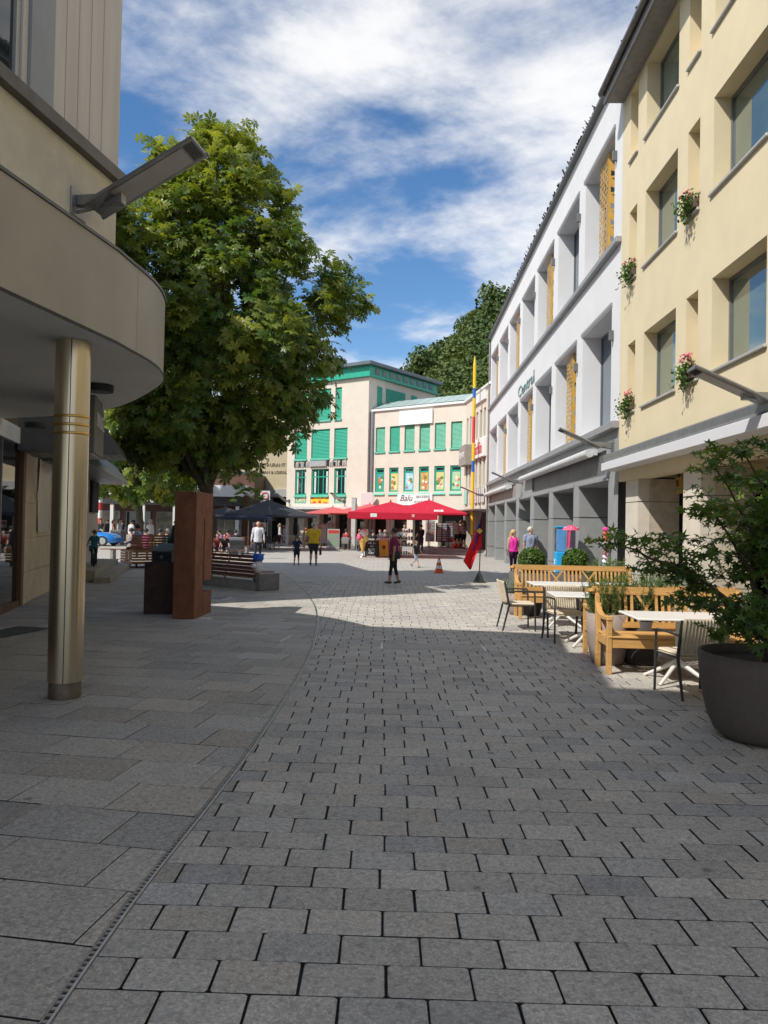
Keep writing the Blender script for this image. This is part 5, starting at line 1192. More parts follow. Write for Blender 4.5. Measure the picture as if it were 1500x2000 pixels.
def chair_proto(label, loc, rz):
    """armchair facing local -y"""
    t = thing('armchair', label, 'chair', loc, rz, 'grey framed armchairs with cream weave')
    for s in (-1, 1):
        x = s * .265
        mb = MB(); mb.tube([(x, -.24, 0), (x, -.23, .42), (x, -.22, .63), (x, -.19, .655)], [.014, .016, .015, .014], 8); mb.build('leg', M_FRD, t)
        mb = MB(); mb.tube([(x, .30, 0), (x, .20, .42), (x, .27, .80)], [.014, .018, .013], 8); mb.build('leg', M_FRD, t)
        mb = MB(); mb.tube([(x, -.205, .652), (x, 0, .655), (x, .235, .64)], .014, 8); mb.build('arm', M_FRD, t)
        mb = MB(); mb.tube([(x, -.23, .415), (x, .20, .415)], .013, 8); mb.build('seat_rail', M_FRD, t)
    mb = MB(); mb.box(-.25, .25, -.25, .22, .405, .425, .008); mb.build('seat', M_WEAVE, t)
    MB().box(-.24, .24, -.25, .20, .426, .456, .014).build('cushion', M_CUSH, t)
    b = MB(); nx, nz = 10, 8; vs = []; fs = []
    for side in (0, 1):
        for j in range(nz + 1):
            for i in range(nx + 1):
                u = i / nx * 2 - 1; w = j / nz; vs.append((u * .255, .215 + w * .075 + .035 * (1 - u * u) + side * .022, .46 + w * .36))
    N_ = (nx + 1) * (nz + 1)
    for j in range(nz):
        for i in range(nx):
            a = j * (nx + 1) + i; fs.append((a, a + 1, a + nx + 2, a + nx + 1)); fs.append((N_ + a, N_ + a + nx + 1, N_ + a + nx + 2, N_ + a + 1))
    for j in range(nz): a = j * (nx + 1); fs += [(a, a + nx + 1, N_ + a + nx + 1, N_ + a), (a + nx, N_ + a + nx, N_ + a + 2 * nx + 1, a + 2 * nx + 1)]
    for i in range(nx): a = nz * (nx + 1) + i; fs += [(a, a + 1, N_ + a + 1, N_ + a), (i + 1, i, N_ + i, N_ + i + 1)]
    b.add(vs, fs, True); bk = b.build('backrest', M_WEAVE, t)
    mb = MB()
    for i in range(15):
        u = -.24 + i * .0343; mb.tube([(u, .21 + .035 * (1 - (u / .255) ** 2) - .002, .465), (u, .285 + .035 * (1 - (u / .255) ** 2) - .002, .815)], .007, 5)
    for i in range(15):
        u = -.24 + i * .0343; mb.tube([(u, .239 + .035 * (1 - (u / .255) ** 2), .465), (u, .314 + .035 * (1 - (u / .255) ** 2), .815)], .007, 5)
    mb.build('weave_cord', M_WEAVE, bk)
    return t
c0 = chair_proto('cream woven armchair set sideways at the left of the far table', (2.27, 12.88, 0), rad(92))
copy_tree(c0, (2.86, 12.20, 0), rad(176), 'cream woven armchair with its back to us at the far table')
copy_tree(c0, (2.78, 11.62, 0), rad(8), 'cream woven armchair half hidden behind the middle bench end')
copy_tree(c0, (3.22, 8.02, 0), rad(190), 'nearest cream woven armchair, in front of the nearest white table')
copy_tree(c0, (4.15, 12.35, 0), rad(180), 'cream woven armchair at the far table beside the pillars')
copy_tree(c0, (4.75, 11.6, 0), rad(150), 'cream chair back by the silver lavender')
def table_proto(label, loc, rz, w=.55, d=.40):
    t = thing('cafe_table', label, 'table', loc, rz, 'white cafe tables')
    MB().box(-w, w, -d, d, .715, .74, .008).build('table_top', M_TOP, t)
    MB().tube([(0, 0, .18), (0, 0, .715)], .032, 12).build('pedestal', M_LEGW, t)
    for k in range(4):
        a = k * PI / 2 + PI / 4; e = Vector((math.cos(a) * .40, math.sin(a) * .40, .012)); mb = MB(); mb.tube([(0, 0, .23), e * .5 + Vector((0, 0, .11)), e], [.03, .024, .018], 8); mb.ball((e.x, e.y, .014), .02, 8, 6); mb.build('foot', M_LEGW, t)
    return t
t0 = table_proto('white cafe table nearest us in front of the near bench', (3.36, 8.72, 0), rad(-2), .57, .40)
copy_tree(t0, (3.15, 13.45, 0), rad(-1), 'white cafe table at the left end of the far bench'); copy_tree(t0, (4.38, 13.45, 0), rad(-1), 'white cafe table at the right end of the far bench'); copy_tree(t0, (3.05, 11.30, 0), rad(-3), 'white cafe table between the far and middle benches')
# pots with herbs
pp = lambda r, h: [(r * .62, 0), (r * .72, .02), (r * .86, h * .25), (r * .95, h * .6), (r, h)]
pot('planter', 'tall taupe pot of rosemary between the two back-to-back benches', (2.87, 9.78, 0), pp(.27, .64), M_POTT); tuft('rosemary', 'bushy rosemary in the tall taupe pot between benches', 'herb', (2.87, 9.78, .56), 70, .50, (.24, .24), (0.05, 0.10, 0.025), (0.16, 0.24, 0.06), 61, needle=.11)
pot('planter', 'dark pot half hidden under the nearest teak bench', (3.28, 9.78, 0), pp(.26, .56), M_POTD); tuft('rosemary', 'rosemary spikes rising behind the nearest bench rail', 'herb', (3.28, 9.80, .50), 62, .66, (.30, .22), (0.05, 0.10, 0.025), (0.16, 0.24, 0.06), 62, needle=.11)
pot('planter', 'small dark pot beneath the left end of the far bench', (2.90, 14.95, 0), pp(.22, .48), M_POTD); tuft('lavender', 'pale grey lavender tuft left of the far bench', 'herb', (2.66, 15.05, .30), 46, .42, (.22, .2), (0.20, 0.26, 0.19), (0.36, 0.42, 0.33), 63, needle=.09)
pot('planter', 'taupe pot of lavender at the left end of the far bench', (2.66, 15.05, 0), pp(.24, .42), M_POTT)
box_planter('grey box planter full of silver lavender by the stone pillar', (4.72, 12.75, 0), .45, .28, .55); tuft('lavender', 'silver lavender bush in front of the arcade pillars', 'herb', (4.72, 12.75, .48), 130, .48, (.42, .26), (0.22, 0.29, 0.22), (0.40, 0.46, 0.37), 64, needle=.10)
tuft('grass_tuft', 'thin green grass tuft behind the right end of the far bench', 'grass', (4.5, 15.6, .45), 60, .62, (.34, .2), (0.10, 0.16, 0.04), (0.22, 0.30, 0.08), 65, needle=.14); box_planter('grey box planter of thin grass beside the box balls', (4.5, 15.6, 0), .42, .26, .52)
# shop goods at the grey front
hx = FR.px(1182, 1070, -.12)[0]; t = thing('cap_stand', 'tall stand stacked with bright coloured caps in the shop doorway', 'cap stand', FR.pt(hx, -.12, 0)); MB().tube([(0, 0, 0), (0, 0, 1.75)], .02, 8).build('pole', M_STEEL, t); MB().lathe([(.16, 0), (.16, .02), (.03, .04)], 18).build('base', M_BLACK, t)
capc = [(.70, .06, .30), (.70, .10, .03), (.75, .20, .05), (.72, .70, .68), (.06, .04, .05), (.45, .18, .22), (.75, .55, .60), (.76, .76, .78), (.20, .42, .62), (.72, .25, .52), (.70, .08, .30), (.25, .22, .25), (.45, .72, .75), (.10, .50, .48), (.72, .22, .40)]
for i, c_ in enumerate(capc):
    z = 1.70 - i * .108; mb = MB(); mb.ball((0, 0, z), .075, 10, 8, (1, 1, .68)); mb.box(-.055, .055, -.14, -.05, z - .03, z - .015, .004); mb.build('cap', pm('cap_%d' % i, c_, .8, .1, 20), t)
sx = FR.px(1098, 1080, -.25)[0]; t = thing('slush_machine', 'bright blue drinks cabinet with clear upper case by the grey pier', 'cabinet', FR.pt(sx, -.32, 0), FR.rot); M_CY = pm('cabinet_blue', (0.02, 0.36, 0.72), .4, .05)
MB().box(-.2, .2, -.14, .14, 0, 1.02, .02).build('cabinet', M_CY, t); MB().box(.14, .19, -.13, .13, 1.02, 1.72, .01).build('back_panel', pm('cabinet_blue2', (0.10, 0.30, 0.62), .4), t); MB().box(-.22, .22, -.15, .15, 1.72, 1.76, .01).build('lid', M_CY, t)
MB().box(-.17, .13, -.12, .12, 1.03, 1.71, .01).build('clear_case', clear_glass('case_glass', (.75, .88, .95), .5), t); lettering('SLUSH', .22, M_WHITEP, t, (-.02, -.145, .5), rot=(PI / 2, PI / 2, 0), depth=.003, bold=.01)
for k in (-1, 1): MB().tube([(-.05 + k * .08, 0, 1.04), (-.05 + k * .08, 0, 1.5)], .05, 10).build('bottle', M_STEEL, t)
ux, uz = FR.px(1108, 1026, -.4); t = thing('pink_umbrella', 'small pink spotted umbrella hung open at the shop door', 'umbrella', FR.pt(ux, -.3, uz - .1)); mb = MB()
mb.lathe([(.24, -.03), (.21, .02), (.14, .07), (.05, .10), (.0, .105)], 12, cap0=False, cap1=False); mb.build('canopy', pm('umbrella_pink', (0.78, 0.10, 0.20), .6), t); MB().tube([(0, 0, -.3), (0, 0, .16)], .008, 6).build('shaft', M_STEEL, t)
for k in range(14): a = k * .9; r_ = .09 + .10 * (k % 2); MB().ball((r_ * math.cos(a), r_ * math.sin(a), .112 - r_ * .42), .014, 8, 6).build('dot', M_WHITEP, t)
gx = FR.px(1113, 1055, -.1)[0]; t = thing('clothes_rail', 'rail of pink and dark clothes hanging in the shop opening', 'clothes rail', FR.pt(gx, .1, 0), FR.rot); MB().tube([(-.3, 0, 0), (-.3, 0, 1.75), (.3, 0, 1.75), (.3, 0, 0)], .015, 6).build('rail', M_STEEL, t)
for i, c_ in enumerate(((.72, .06, .22), (.70, .08, .25), (.05, .04, .06))):
    mb = MB(); x = -.2 + i * .2; mb.add([(x - .02, -.22, 1.68), (x - .02, .22, 1.68), (x - .03, .24, 1.15), (x - .03, -.24, 1.15), (x + .05, -.22, 1.68), (x + .05, .22, 1.68), (x + .07, .24, 1.15), (x + .07, -.24, 1.15)], [(0, 1, 2, 3), (7, 6, 5, 4), (0, 4, 5, 1), (3, 2, 6, 7), (0, 3, 7, 4), (1, 5, 6, 2)]); mb.build('garment', pm('garment_%d' % i, c_, .9, .1, 12), t)

# ================================================================== corten sculpture and square furniture
M_COR = pm('corten', (0.27, 0.105, 0.048), .85, .22, 4, bump=.3, bscale=60, col2=(0.15, 0.056, 0.03), detail=9)
M_CORD = pm('corten_dark', (0.085, 0.045, 0.034), .85, .2, 5, bump=.3, bscale=60)
t = thing('steel_pillar', 'tall rusty steel pillar with a vertical slot on the slabs', 'sculpture', (-3.45, 13.35, 0), rad(-2))
HP = 2.22
MB().box(-.19, .19, 0, .52, 0, HP, .006).build('front_slab', M_COR, t); MB().box(-.188, .188, .60, 1.12, .62, HP - .002, .006).build('rear_slab', M_COR, t); MB().box(-.187, .187, .52, .60, 1.75, HP - .004).build('bridge', M_COR, t); MB().box(-.186, .195, .521, 1.12, 0, .42, .006).build('foot_block', M_COR, t)
t = thing('info_pedestal', 'dark steel pedestal with a black box and tilted glass lid beside the rusty pillar', 'pedestal', (-4.06, 13.98, 0), rad(-2))
MB().box(-.28, .24, 0, .5, 0, .94, .006).build('pedestal', M_CORD, t); MB().box(-.17, .26, .04, .46, .94, 1.14, .01).build('box', M_ALU, t); MB().box(-.15, .20, .03, .04, .955, 1.125, .004).build('front_plate', M_BLACK, t); MB().lathe([(.035, -.01), (.03, .01)], 16).build('button', M_FRAME, t, (.02, .03, 1.04), (PI / 2, 0, 0))
mb = MB(); mb.add([(-.18, .0, 1.145), (.27, .0, 1.145), (.30, .48, 1.26), (-.15, .48, 1.26), (-.18, .0, 1.16), (.27, .0, 1.16), (.30, .48, 1.275), (-.15, .48, 1.275)], [(3, 2, 1, 0), (4, 5, 6, 7), (0, 1, 5, 4), (1, 2, 6, 5), (2, 3, 7, 6), (3, 0, 4, 7)]); mb.build('lid', pm('lid_glass', (0.20, 0.25, 0.25), .15, spec=.9), t)
q = gnd(418, 1169); t = thing('floor_plaque', 'framed colour picture set into the slabs by the brown bench', 'plaque', (q.x, q.y, 0), rad(-9)); MB().box(-.42, .30, -.32, .32, 0, .008).build('frame', M_WHITEP, t); MB().box(-.38, -.05, -.28, .28, .006, .011).build('picture', pm('plaque_warm', (0.45, 0.32, 0.22), .4, .3, 4, col2=(0.15, 0.20, 0.30)), t); MB().box(-.05, .27, -.28, .28, .006, .011).build('picture', pm('plaque_blue', (0.03, 0.09, 0.20), .4, .3, 5, col2=(0.20, 0.12, 0.08)), t)
q = gnd(402, 1208); tag(MB().box(-.1, .1, -.07, .07, 0, .006).build('survey_plate', M_WHITEP, None, (q.x, q.y, 0)), 'small white plate in the slabs at the foot of the rusty pillar', 'plate')
M_SLW = pm('lounger_wood', (0.36, 0.165, 0.06), .6, .18, 6, stretch=(.6, 6, 6)); M_SLD = pm('bench_slat_brown', (0.16, 0.058, 0.038), .5, .15, 6, stretch=(.6, 6, 6))
q = gnd(262, 1110); t = thing('wooden_lounger', 'big slatted wooden lounger on castors left of the rusty pillar', 'bench', (q.x, q.y, 0), rad(38))
for i in range(5):
    z = .16 + i * .095
    MB().box(0, 1.9, 0, .03, z, z + .078, .004).build('base_slat', M_SLW, t); MB().box(-.03, 0, 0, 1.35, z, z + .078, .004).build('base_slat', M_SLW, t)
for i in range(12): MB().box(0, 1.9, .03 + i * .11, .03 + i * .11 + .09, .60, .628, .004).build('seat_slat', M_SLW, t)
for i in range(6):
    z = .60 + i * .095; y = -.0 - i * .028; MB().box(-.05 - .0, 1.75, y + .30, y + .33, z + .03, z + .108, .004).build('back_slat', M_SLW, t)
for x in (.12, .95, 1.75):
    for y in (.12, 1.2): mb = MB(); mb.tube([(x - .02, y, .05), (x + .02, y, .05)], .05, 12); mb.box(x - .03, x + .03, y - .03, y + .03, .06, .16); mb.build('castor', M_BLACK, t)
MB().box(0, 1.9, .04, 1.35, .14, .16).build('frame', M_BLACK, t)
# brown slat bench
q = gnd(400, 1141); e = gnd(497, 1152); bl = (e - q).length + .5; rz = math.atan2(e.y - q.y, e.x - q.x); t = thing('slat_bench', 'long brown slatted bench on a concrete plinth under the big tree', 'bench', (q.x - .3, q.y + .1, 0), rz)
MB().box(0, bl, .05, .55, 0, .20, .01).build('plinth', M_CONC, t); MB().box(bl, bl + .18, -.02, .62, 0, .42, .015).build('end_block', pm('end_concrete', (0.20, 0.19, 0.18), .85, .15, 8), t)
for i in range(6):
    z = .36 + i * .092; y = .02 + i * .035; MB().beam((-.1, y, z), (bl + .02, y, z), .022, .075).build('back_slat', M_SLD, t)
for i in range(4): MB().box(-.1, bl, .20 + i * .1, .285 + i * .1, .44, .465, .004).build('seat_slat', M_SLD, t)
for (y, z) in ((.0, .31), (.21, .90)): MB().tube([(-.1, y, z), (bl + .05, y, z)], .016, 8).build('steel_tube', M_STEEL, t)
for x in (.2, bl * .5, bl - .1): mb = MB(); mb.beam((x, .06, .2), (x, .0, .33), .03, .05); mb.beam((x, .02, .31), (x, .22, .9), .03, .03); mb.build('bracket', M_STEEL, t)
ePt = t.matrix_basis @ Vector((bl - .05, .1, .42)); t = thing('carrier_bag', 'white bag with a blue top resting on the bench end', 'bag', ePt, rz); mb = MB(); mb.ball((0, 0, .16), .19, 12, 8, (.75, .6, .95)); mb.build('bag', pm('bag_white', (0.72, 0.70, 0.66), .8), t); MB().box(-.13, .13, -.1, .1, .32, .50, .04).build('blue_pack', pm('pack_blue', (0.02, 0.12, 0.62), .5), t); MB().tube([(.02, -.12, .2), (.02, -.2, .2)], .05, 10).build('roll', M_WHITEP, t)
def bin_(label, px, py, col, w=.28, h=.95):
    q = gnd(px, py); t = thing('litter_bin', label, 'bin', (q.x, q.y, 0)); MB().box(-w, w, -w, w, 0, h, .03).build('body', pm('bin_' + label[:8], col, .45, metal=.3), t); MB().box(-w - .02, w + .02, -w - .02, w + .02, h, h + .16, .03).build('hood', M_ALU, t); MB().box(-w * .7, w * .7, -w - .012, -w, h * .72, h * .92).build('slot', M_BLACK, t)
bin_('dark metal litter bin beside the two seated boys', 462, 1084, (0.05, 0.05, 0.055), .34, .75); bin_('steel litter bin in front of the blue car', 229, 1064, (0.18, 0.18, 0.18), .36, .85)
# blue car
q = atY(207, 1062, 50.0); t = thing('parked_car', 'bright blue coupe parked behind the shop corner on the far left', 'car', (q.x, q.y, 0), rad(-4)); M_CAR = pm('car_blue', (0.03, 0.22, 0.70), .22, .04, 3, coat=.8)
def loft(secs, mats):
    mb = MB(); n = len(secs[0][1]); vs = [(x, y, z) for x, pr in secs for y, z in pr]; k = len(secs)
    mb.add(vs, [(i * n + j, i * n + (j + 1) % n, (i + 1) * n + (j + 1) % n, (i + 1) * n + j) for i in range(k - 1) for j in range(n)], True); mb.add([vs[j] for j in range(n)], [tuple(range(n))]); mb.add(vs[-n:], [tuple(reversed(range(n)))]); return mb
def csec(w, z0, zs_, z1, tw): return [(-w, z0), (-w * 1.02, (z0 + zs_) / 2), (-w, zs_), (-tw, z1), (0, z1 + .02), (tw, z1), (w, zs_), (w * 1.02, (z0 + zs_) / 2), (w, z0), (0, z0 - .02)]
loft([(.95, csec(.55, .32, .45, .55, .45)), (.85, csec(.80, .22, .52, .66, .65)), (.3, csec(.90, .2, .62, .80, .72)), (-.5, csec(.91, .2, .70, .92, .72)), (-1.6, csec(.91, .2, .74, .95, .72)), (-2.7, csec(.90, .2, .75, .95, .70)), (-3.3, csec(.85, .25, .72, .86, .65)), (-3.5, csec(.70, .35, .62, .75, .5))], M_CAR).build('body', M_CAR, t)
loft([(-.15, csec(.66, .80, .82, .86, .60)), (-1.0, csec(.74, .85, .95, 1.27, .52)), (-1.7, csec(.74, .85, .98, 1.33, .52)), (-2.4, csec(.72, .85, .95, 1.24, .50)), (-3.1, csec(.62, .82, .84, .90, .55))], M_GLASS).build('cabin', M_GLASS, t)
loft([(-.95, csec(.50, 1.27, 1.275, 1.285, .45)), (-1.7, csec(.52, 1.33, 1.335, 1.345, .47)), (-2.4, csec(.50, 1.245, 1.25, 1.26, .45))], M_CAR).build('roof', M_CAR, t)
for x in (.15, -2.55):
    for s in (-1, 1):
        w = MB(); w.tube([(x, s * .80, .33), (x, s * .93, .33)], .33, 24); wo = w.build('wheel', M_BLACK, t); r_ = MB(); r_.tube([(x, s * .925, .33), (x, s * .938, .33)], .22, 20)
        for k in range(5): a = k * 2 * PI / 5; r_.beam((x, s * .94, .33), (x + .21 * math.cos(a), s * .94, .33 + .21 * math.sin(a)), .05, .02, up=(0, 1, 0))
        r_.build('rim', M_STEEL, wo)
for s in (-1, 1): MB().ball((.78, s * .62, .58), .13, 10, 8, (1, .9, .5)).build('headlight', M_WHITEP, t)
q = gnd(194, 1058); t = thing('striped_post', 'red and white banded post behind the blue car', 'post', (q.x, q.y, 0))
for i in range(6): MB().lathe([(.16, i * .6), (.16, i * .6 + .6)], 14).build('post_band', M_WHITEP if i % 2 else M_PR, t)
# palm
q = gnd(479, 1067); t = thing('palm_planter', 'terracotta tub under the fan palm in front of the cafe', 'planter', (q.x, q.y, 0)); MB().lathe([(.34, 0), (.42, .45), (.46, .62), (.50, .62), (.50, .74), (.44, .74)], 28, cap1=False).build('tub', pm('terracotta', (0.42, 0.13, 0.06), .8, .12, 5), t); MB().lathe([(.0, .68), (.45, .68)], 24, cap0=False, cap1=False).build('soil', MATS['soil'], t)
t = thing('fan_palm', 'fan palm with a shaggy trunk growing in the terracotta tub', 'palm', (q.x, q.y, .66)); rng = np.random.default_rng(5); mb = MB(); mb.tube([(0, 0, 0), (.02, 0, 1.4), (0, 0, 2.9)], [.13, .15, .16], 10)
for i in range(160): a = rng.uniform(0, 6.28); z = rng.uniform(.1, 2.9); mb.beam((.13 * math.cos(a), .13 * math.sin(a), z), (.21 * math.cos(a), .21 * math.sin(a), z + .12), .04, .015)
mb.build('trunk', pm('palm_fibre', (0.16, 0.09, 0.045), .95, .3, 12), t); M_PALM = leaf_mat('palm_leaf', (0.06, 0.12, 0.03), (0.17, 0.24, 0.06), .25, .5)
parts = []
for i in range(16):
    a = i * 2.4; el = rng.uniform(-.35, 1.1); d = np.array([math.cos(a) * math.cos(el), math.sin(a) * math.cos(el), math.sin(el)]); st = np.array([0, 0, 2.9]); e = st + d * .75
    nb = 13; fan = np.linspace(-1.2, 1.2, nb); side = np.cross(d, [0, 0, 1.0]); side /= np.linalg.norm(side); ax = np.array([d * math.cos(f_) + side * math.sin(f_) - np.array([0, 0, .28 * abs(f_)]) for f_ in fan]); nn = np.tile(np.cross(side, d), (nb, 1))
    parts.append(scatter_leaves(np.tile(e, (nb, 1)), ax, nn, np.full(nb, .68), [(0, 0, 0), (.5, -.05, .02), (1, 0, -.1), (.5, .05, .02)], [(0, 1, 2), (0, 2, 3)], np.clip(rng.normal(.45, .2, nb), 0, 1))); m2 = MB(); m2.tube([tuple(st), tuple(e)], .012, 5); m2.build('stalk', M_BARK, t)
tag(obj('fronds', leaf_mesh('fronds', parts, M_PALM), t), kind='stuff')
# ---------------------------------------------------------------- parasols
def parasol(label, px, py, Y, half, mat, drop=.75, val=.22, rim=None, group='cafe parasols', rz=0.0, txt=None, sides=4):
    a = atY(px, py, Y); t = thing('parasol', label, 'parasol', (a.x, a.y, 0), rz, group); zt = a.z; zr_ = zt - drop; mb = MB(); pts = []
    k = sides * 2
    for i in range(k):
        an = i * 2 * PI / k + PI / 4; r_ = half * (1.414 if (i % 2 == 0 and sides == 4) else 1.0); pts.append((r_ * math.cos(an), r_ * math.sin(an)))
    mb.add([(0, 0, zt)] + [(p[0] * .5, p[1] * .5, zr_ + drop * .47) for p in pts] + [(p[0], p[1], zr_) for p in pts], [(0, 1 + i, 1 + (i + 1) % k) for i in range(k)] + [(1 + i, 1 + k + i, 1 + k + (i + 1) % k, 1 + (i + 1) % k) for i in range(k)]); cn = mb.build('canopy', mat, t)
    if val: mb = MB(); mb.add([(p[0], p[1], zr_) for p in pts] + [(p[0] * 1.0, p[1] * 1.0, zr_ - val) for p in pts], [(i, k + i, k + (i + 1) % k, (i + 1) % k) for i in range(k)]); mb.build('valance', mat, t)
    MB().tube([(0, 0, .02), (0, 0, zt + .06)], .035, 10).build('pole', M_ALU, t); MB().lathe([(.35, 0), (.35, .06), (.06, .10)], 20).build('base', M_CONC, t)
    for p in pts[::1]: MB().tube([(0, 0, zr_ + drop * .25), (p[0] * .62, p[1] * .62, zr_ + drop * .30)], .012, 5).build('strut', M_ALU, t); MB().tube([(0, 0, zt - .05), (p[0], p[1], zr_ - .012)], .012, 5).build('rib', M_ALU, t)
    MB().lathe([(.05, zt), (.05, zt + .05), (.0, zt + .12)], 10).build('finial', mat, t)
    return t, zr_
def cloth(name, c, tr): return pm(name, c, .75, .05, 2, trans=tr)
M_RED = cloth('parasol_red', (0.62, 0.012, 0.045), .2); M_RED2 = cloth('parasol_sunlit_red', (0.80, 0.17, 0.17), .3); M_DKG = cloth('parasol_charcoal', (0.035, 0.037, 0.042), .08); M_NAVY = cloth('parasol_navy', (0.012, 0.02, 0.045), .08)  # second red is paler: sunlight through the cloth put into its colour
t, zz = parasol('big bright red parasol with a valance behind the walking woman', 763, 980, 41.0, 2.26, M_RED, .62, .32, rz=rad(3)); zf = zz - .13
MB().box(-1.15, -.82, -2.275, -2.265, zz - .23, zz - .05).build('label_patch', M_WHITEP, t); MB().box(.95, 1.08, -2.275, -2.265, zz - .2, zz - .06).build('label_patch', pm('patch_pink', (.75, .45, .42), .6), t)
t, zz = parasol('red parasol with white lettering near the shop steps', 838, 976, 46.0, 2.35, M_RED, .80, .10, rz=rad(-8)); lettering('ROLLER', .15, M_WHITEP, t, (.75, -2.28, zz + .10), rot=(rad(70), 0, 0), depth=.002, bold=.01)
parasol('sunlit pale red parasol behind the steel light post', 697, 988, 52.5, 2.0, M_RED2, .55, 0, rz=rad(10)); t, zz = parasol('sunlit pale red parasol above the postcard racks', 650, 990, 53.5, 2.2, M_RED2, .50, 0, rz=rad(8)); parasol('sunlit pale red parasol farthest back by the bakery downpipe', 722, 984, 54.2, 1.6, M_RED2, .5, 0, rz=rad(20))
parasol('wide charcoal parasol in front of the cafe entrance', 524, 976, 49.0, 2.75, M_DKG, 1.0, .12, rz=rad(12), sides=4); parasol('low navy parasol left of the charcoal one', 486, 996, 47.0, 1.55, M_NAVY, .45, .18, rz=rad(4)); parasol('charcoal parasol farthest left near the palm', 440, 990, 54.0, 2.2, M_DKG, .7, .1, rz=rad(-6))
# light stele
q = gnd(690, 1075); t = thing('light_post', 'square steel light post standing left of the ice cream cone', 'post', (q.x, q.y, 0)); MB().box(-.17, .10, -.13, .13, 0, 3.4, .01).build('shaft', pm('stele_lit_steel', (0.66, 0.65, 0.62), .4, metal=.1), t); MB().box(.105, .17, -.13, .13, 0, 3.4, .01).build('shaft', M_ALU, t); MB().box(-.16, .16, -.12, .12, 3.4, 3.44).build('cap', M_ALU, t)  # sunlit left face put into the shaft colour; narrow right shaft stays grey
# signs and stands on the square
def stand_sign(label, px, py, w, h, col, col2, lift=.12, frame=M_SILL, head=None, extra=None):
    q = gnd(px, py); t = thing('stand_sign', label, 'sign', (q.x, q.y, 0)); MB().box(-w, w, -.03, .03, lift, lift + h, .01).build('frame', frame, t); MB().box(-w + .05, w - .05, -.036, -.03, lift + .06, lift + h - .06).build('poster', pm('poster_' + label[:14], col, .5, .3, 3, col2=col2), t)
    if head: MB().box(-w + .05, w - .05, -.040, -.037, lift + h - .28, lift + h - .08).build('header', head, t)
    MB().box(-w * 1.1, w * 1.1, -.22, .22, 0, lift - .03, .03).build('foot', M_CONC, t)
    for s in (-1, 1): MB().box(s * w * .6 - .02, s * w * .6 + .02, -.02, .02, lift - .03, lift).build('leg', M_ALU, t)
    return t
stand_sign('framed green and purple poster stand by the postcard racks', 651, 1074, .40, 1.15, (0.20, 0.48, 0.14), (0.36, 0.22, 0.36), .22, head=M_PR)
t = stand_sign('white poster stand with red and green ovals beside the cafe', 562, 1061, .46, 1.35, (0.62, 0.62, 0.64), (0.68, 0.68, 0.68), .16, head=M_PR)
for x, c_ in ((-.15, (.75, .08, .10)), (.14, (.15, .60, .05))): MB().ball((x, -.04, .46), .15, 12, 8, (1, .05, .75)).build('oval', pm('oval_%.2f' % x, c_, .5), t)
t = stand_sign('orange and white menu stand under the charcoal parasol', 506, 1062, .55, 1.6, (0.66, 0.64, 0.60), (0.60, 0.58, 0.55), .12); MB().box(-.4, .35, -.045, -.038, 1.1, 1.6).build('panel', pm('menu_orange', (0.75, 0.16, 0.06), .5), t)
# giant ice cream cone
q = gnd(708, 1088); t = thing('ice_cream_cone', 'giant model ice cream cone with white and pink scoops', 'display cone', (q.x, q.y, 0)); MB().lathe([(.24, 0), (.24, .03), (.05, .06), (.04, .24)], 20).build('stand', M_STEEL, t); MB().lathe([(.03, .22), (.10, .45), (.17, .75), (.22, .95), (.23, .98)], 18).build('wafer', pm('wafer', (0.75, 0.45, 0.12), .6, .2, 14, bump=.6, bscale=18), t)
MB().ball((.06, 0, 1.24), .235, 16, 12).build('scoop', pm('vanilla_white', (0.74, 0.72, 0.68), .5), t); MB().ball((-.17, -.08, 1.03), .155, 14, 10, (1, 1, 1.2)).build('scoop', pm('strawberry', (0.80, 0.10, 0.22), .5), t); MB().ball((.16, -.10, .98), .14, 14, 10, (1, 1, 1.4)).build('scoop', pm('custard', (0.78, 0.62, 0.20), .5), t)
for i in range(7): MB().lathe([(.06 + i * .024, .36 + i * .08), (.075 + i * .024, .375 + i * .08), (.066 + i * .024, .395 + i * .08)], 16, cap0=False, cap1=False).build('wafer_ridge', MATS['wafer'], t)
q = gnd(589, 1064); t = thing('soft_ice_stand', 'white soft ice display figure with a red ribbon and oval sign', 'display cone', (q.x, q.y, 0)); MB().lathe([(.25, 0), (.25, .04), (.12, .08), (.26, .7), (.28, .8)], 16).build('cup', pm('cup_cream', (0.66, 0.62, 0.50), .6), t); MB().lathe([(.28, .8), (.30, .95), (.20, 1.1), (.22, 1.2), (.10, 1.35), (.0, 1.45)], 16).build('swirl', M_WHITEP, t); MB().lathe([(.285, .84), (.31, .9), (.285, .96)], 16, cap0=False, cap1=False).build('ribbon', M_PR, t); MB().ball((-.32, 0, 1.55), .26, 14, 10, (.75, .1, 1.1)).build('oval_sign', M_WHITEP, t); MB().tube([(-.32, 0, 0), (-.32, 0, 1.3)], .015, 6).build('stick', M_STEEL, t)
def aframe(label, px, py, w, h, mat, rz=0):
    q = gnd(px, py); t = thing('sandwich_board', label, 'sign', (q.x, q.y, 0), rz)
    for s in (-1, 1):
        mb = MB(); mb.add([(-w, s * .28, .06), (w, s * .28, .06), (w, s * .03, h), (-w, s * .03, h), (-w, s * .28 + .025, .06), (w, s * .28 + .025, .06), (w, s * .03 + .025, h), (-w, s * .03 + .025, h)], [(0, 1, 2, 3), (7, 6, 5, 4), (0, 4, 5, 1), (3, 2, 6, 7), (0, 3, 7, 4), (1, 5, 6, 2)]); mb.build('board', mat, t)
        for x in (-w + .03, w - .03): MB().beam((x, s * .30, 0), (x, s * .03, h + .01), .035, .03).build('leg', M_BLACK, t)
    return t
ti = math.atan2(.25, .85)
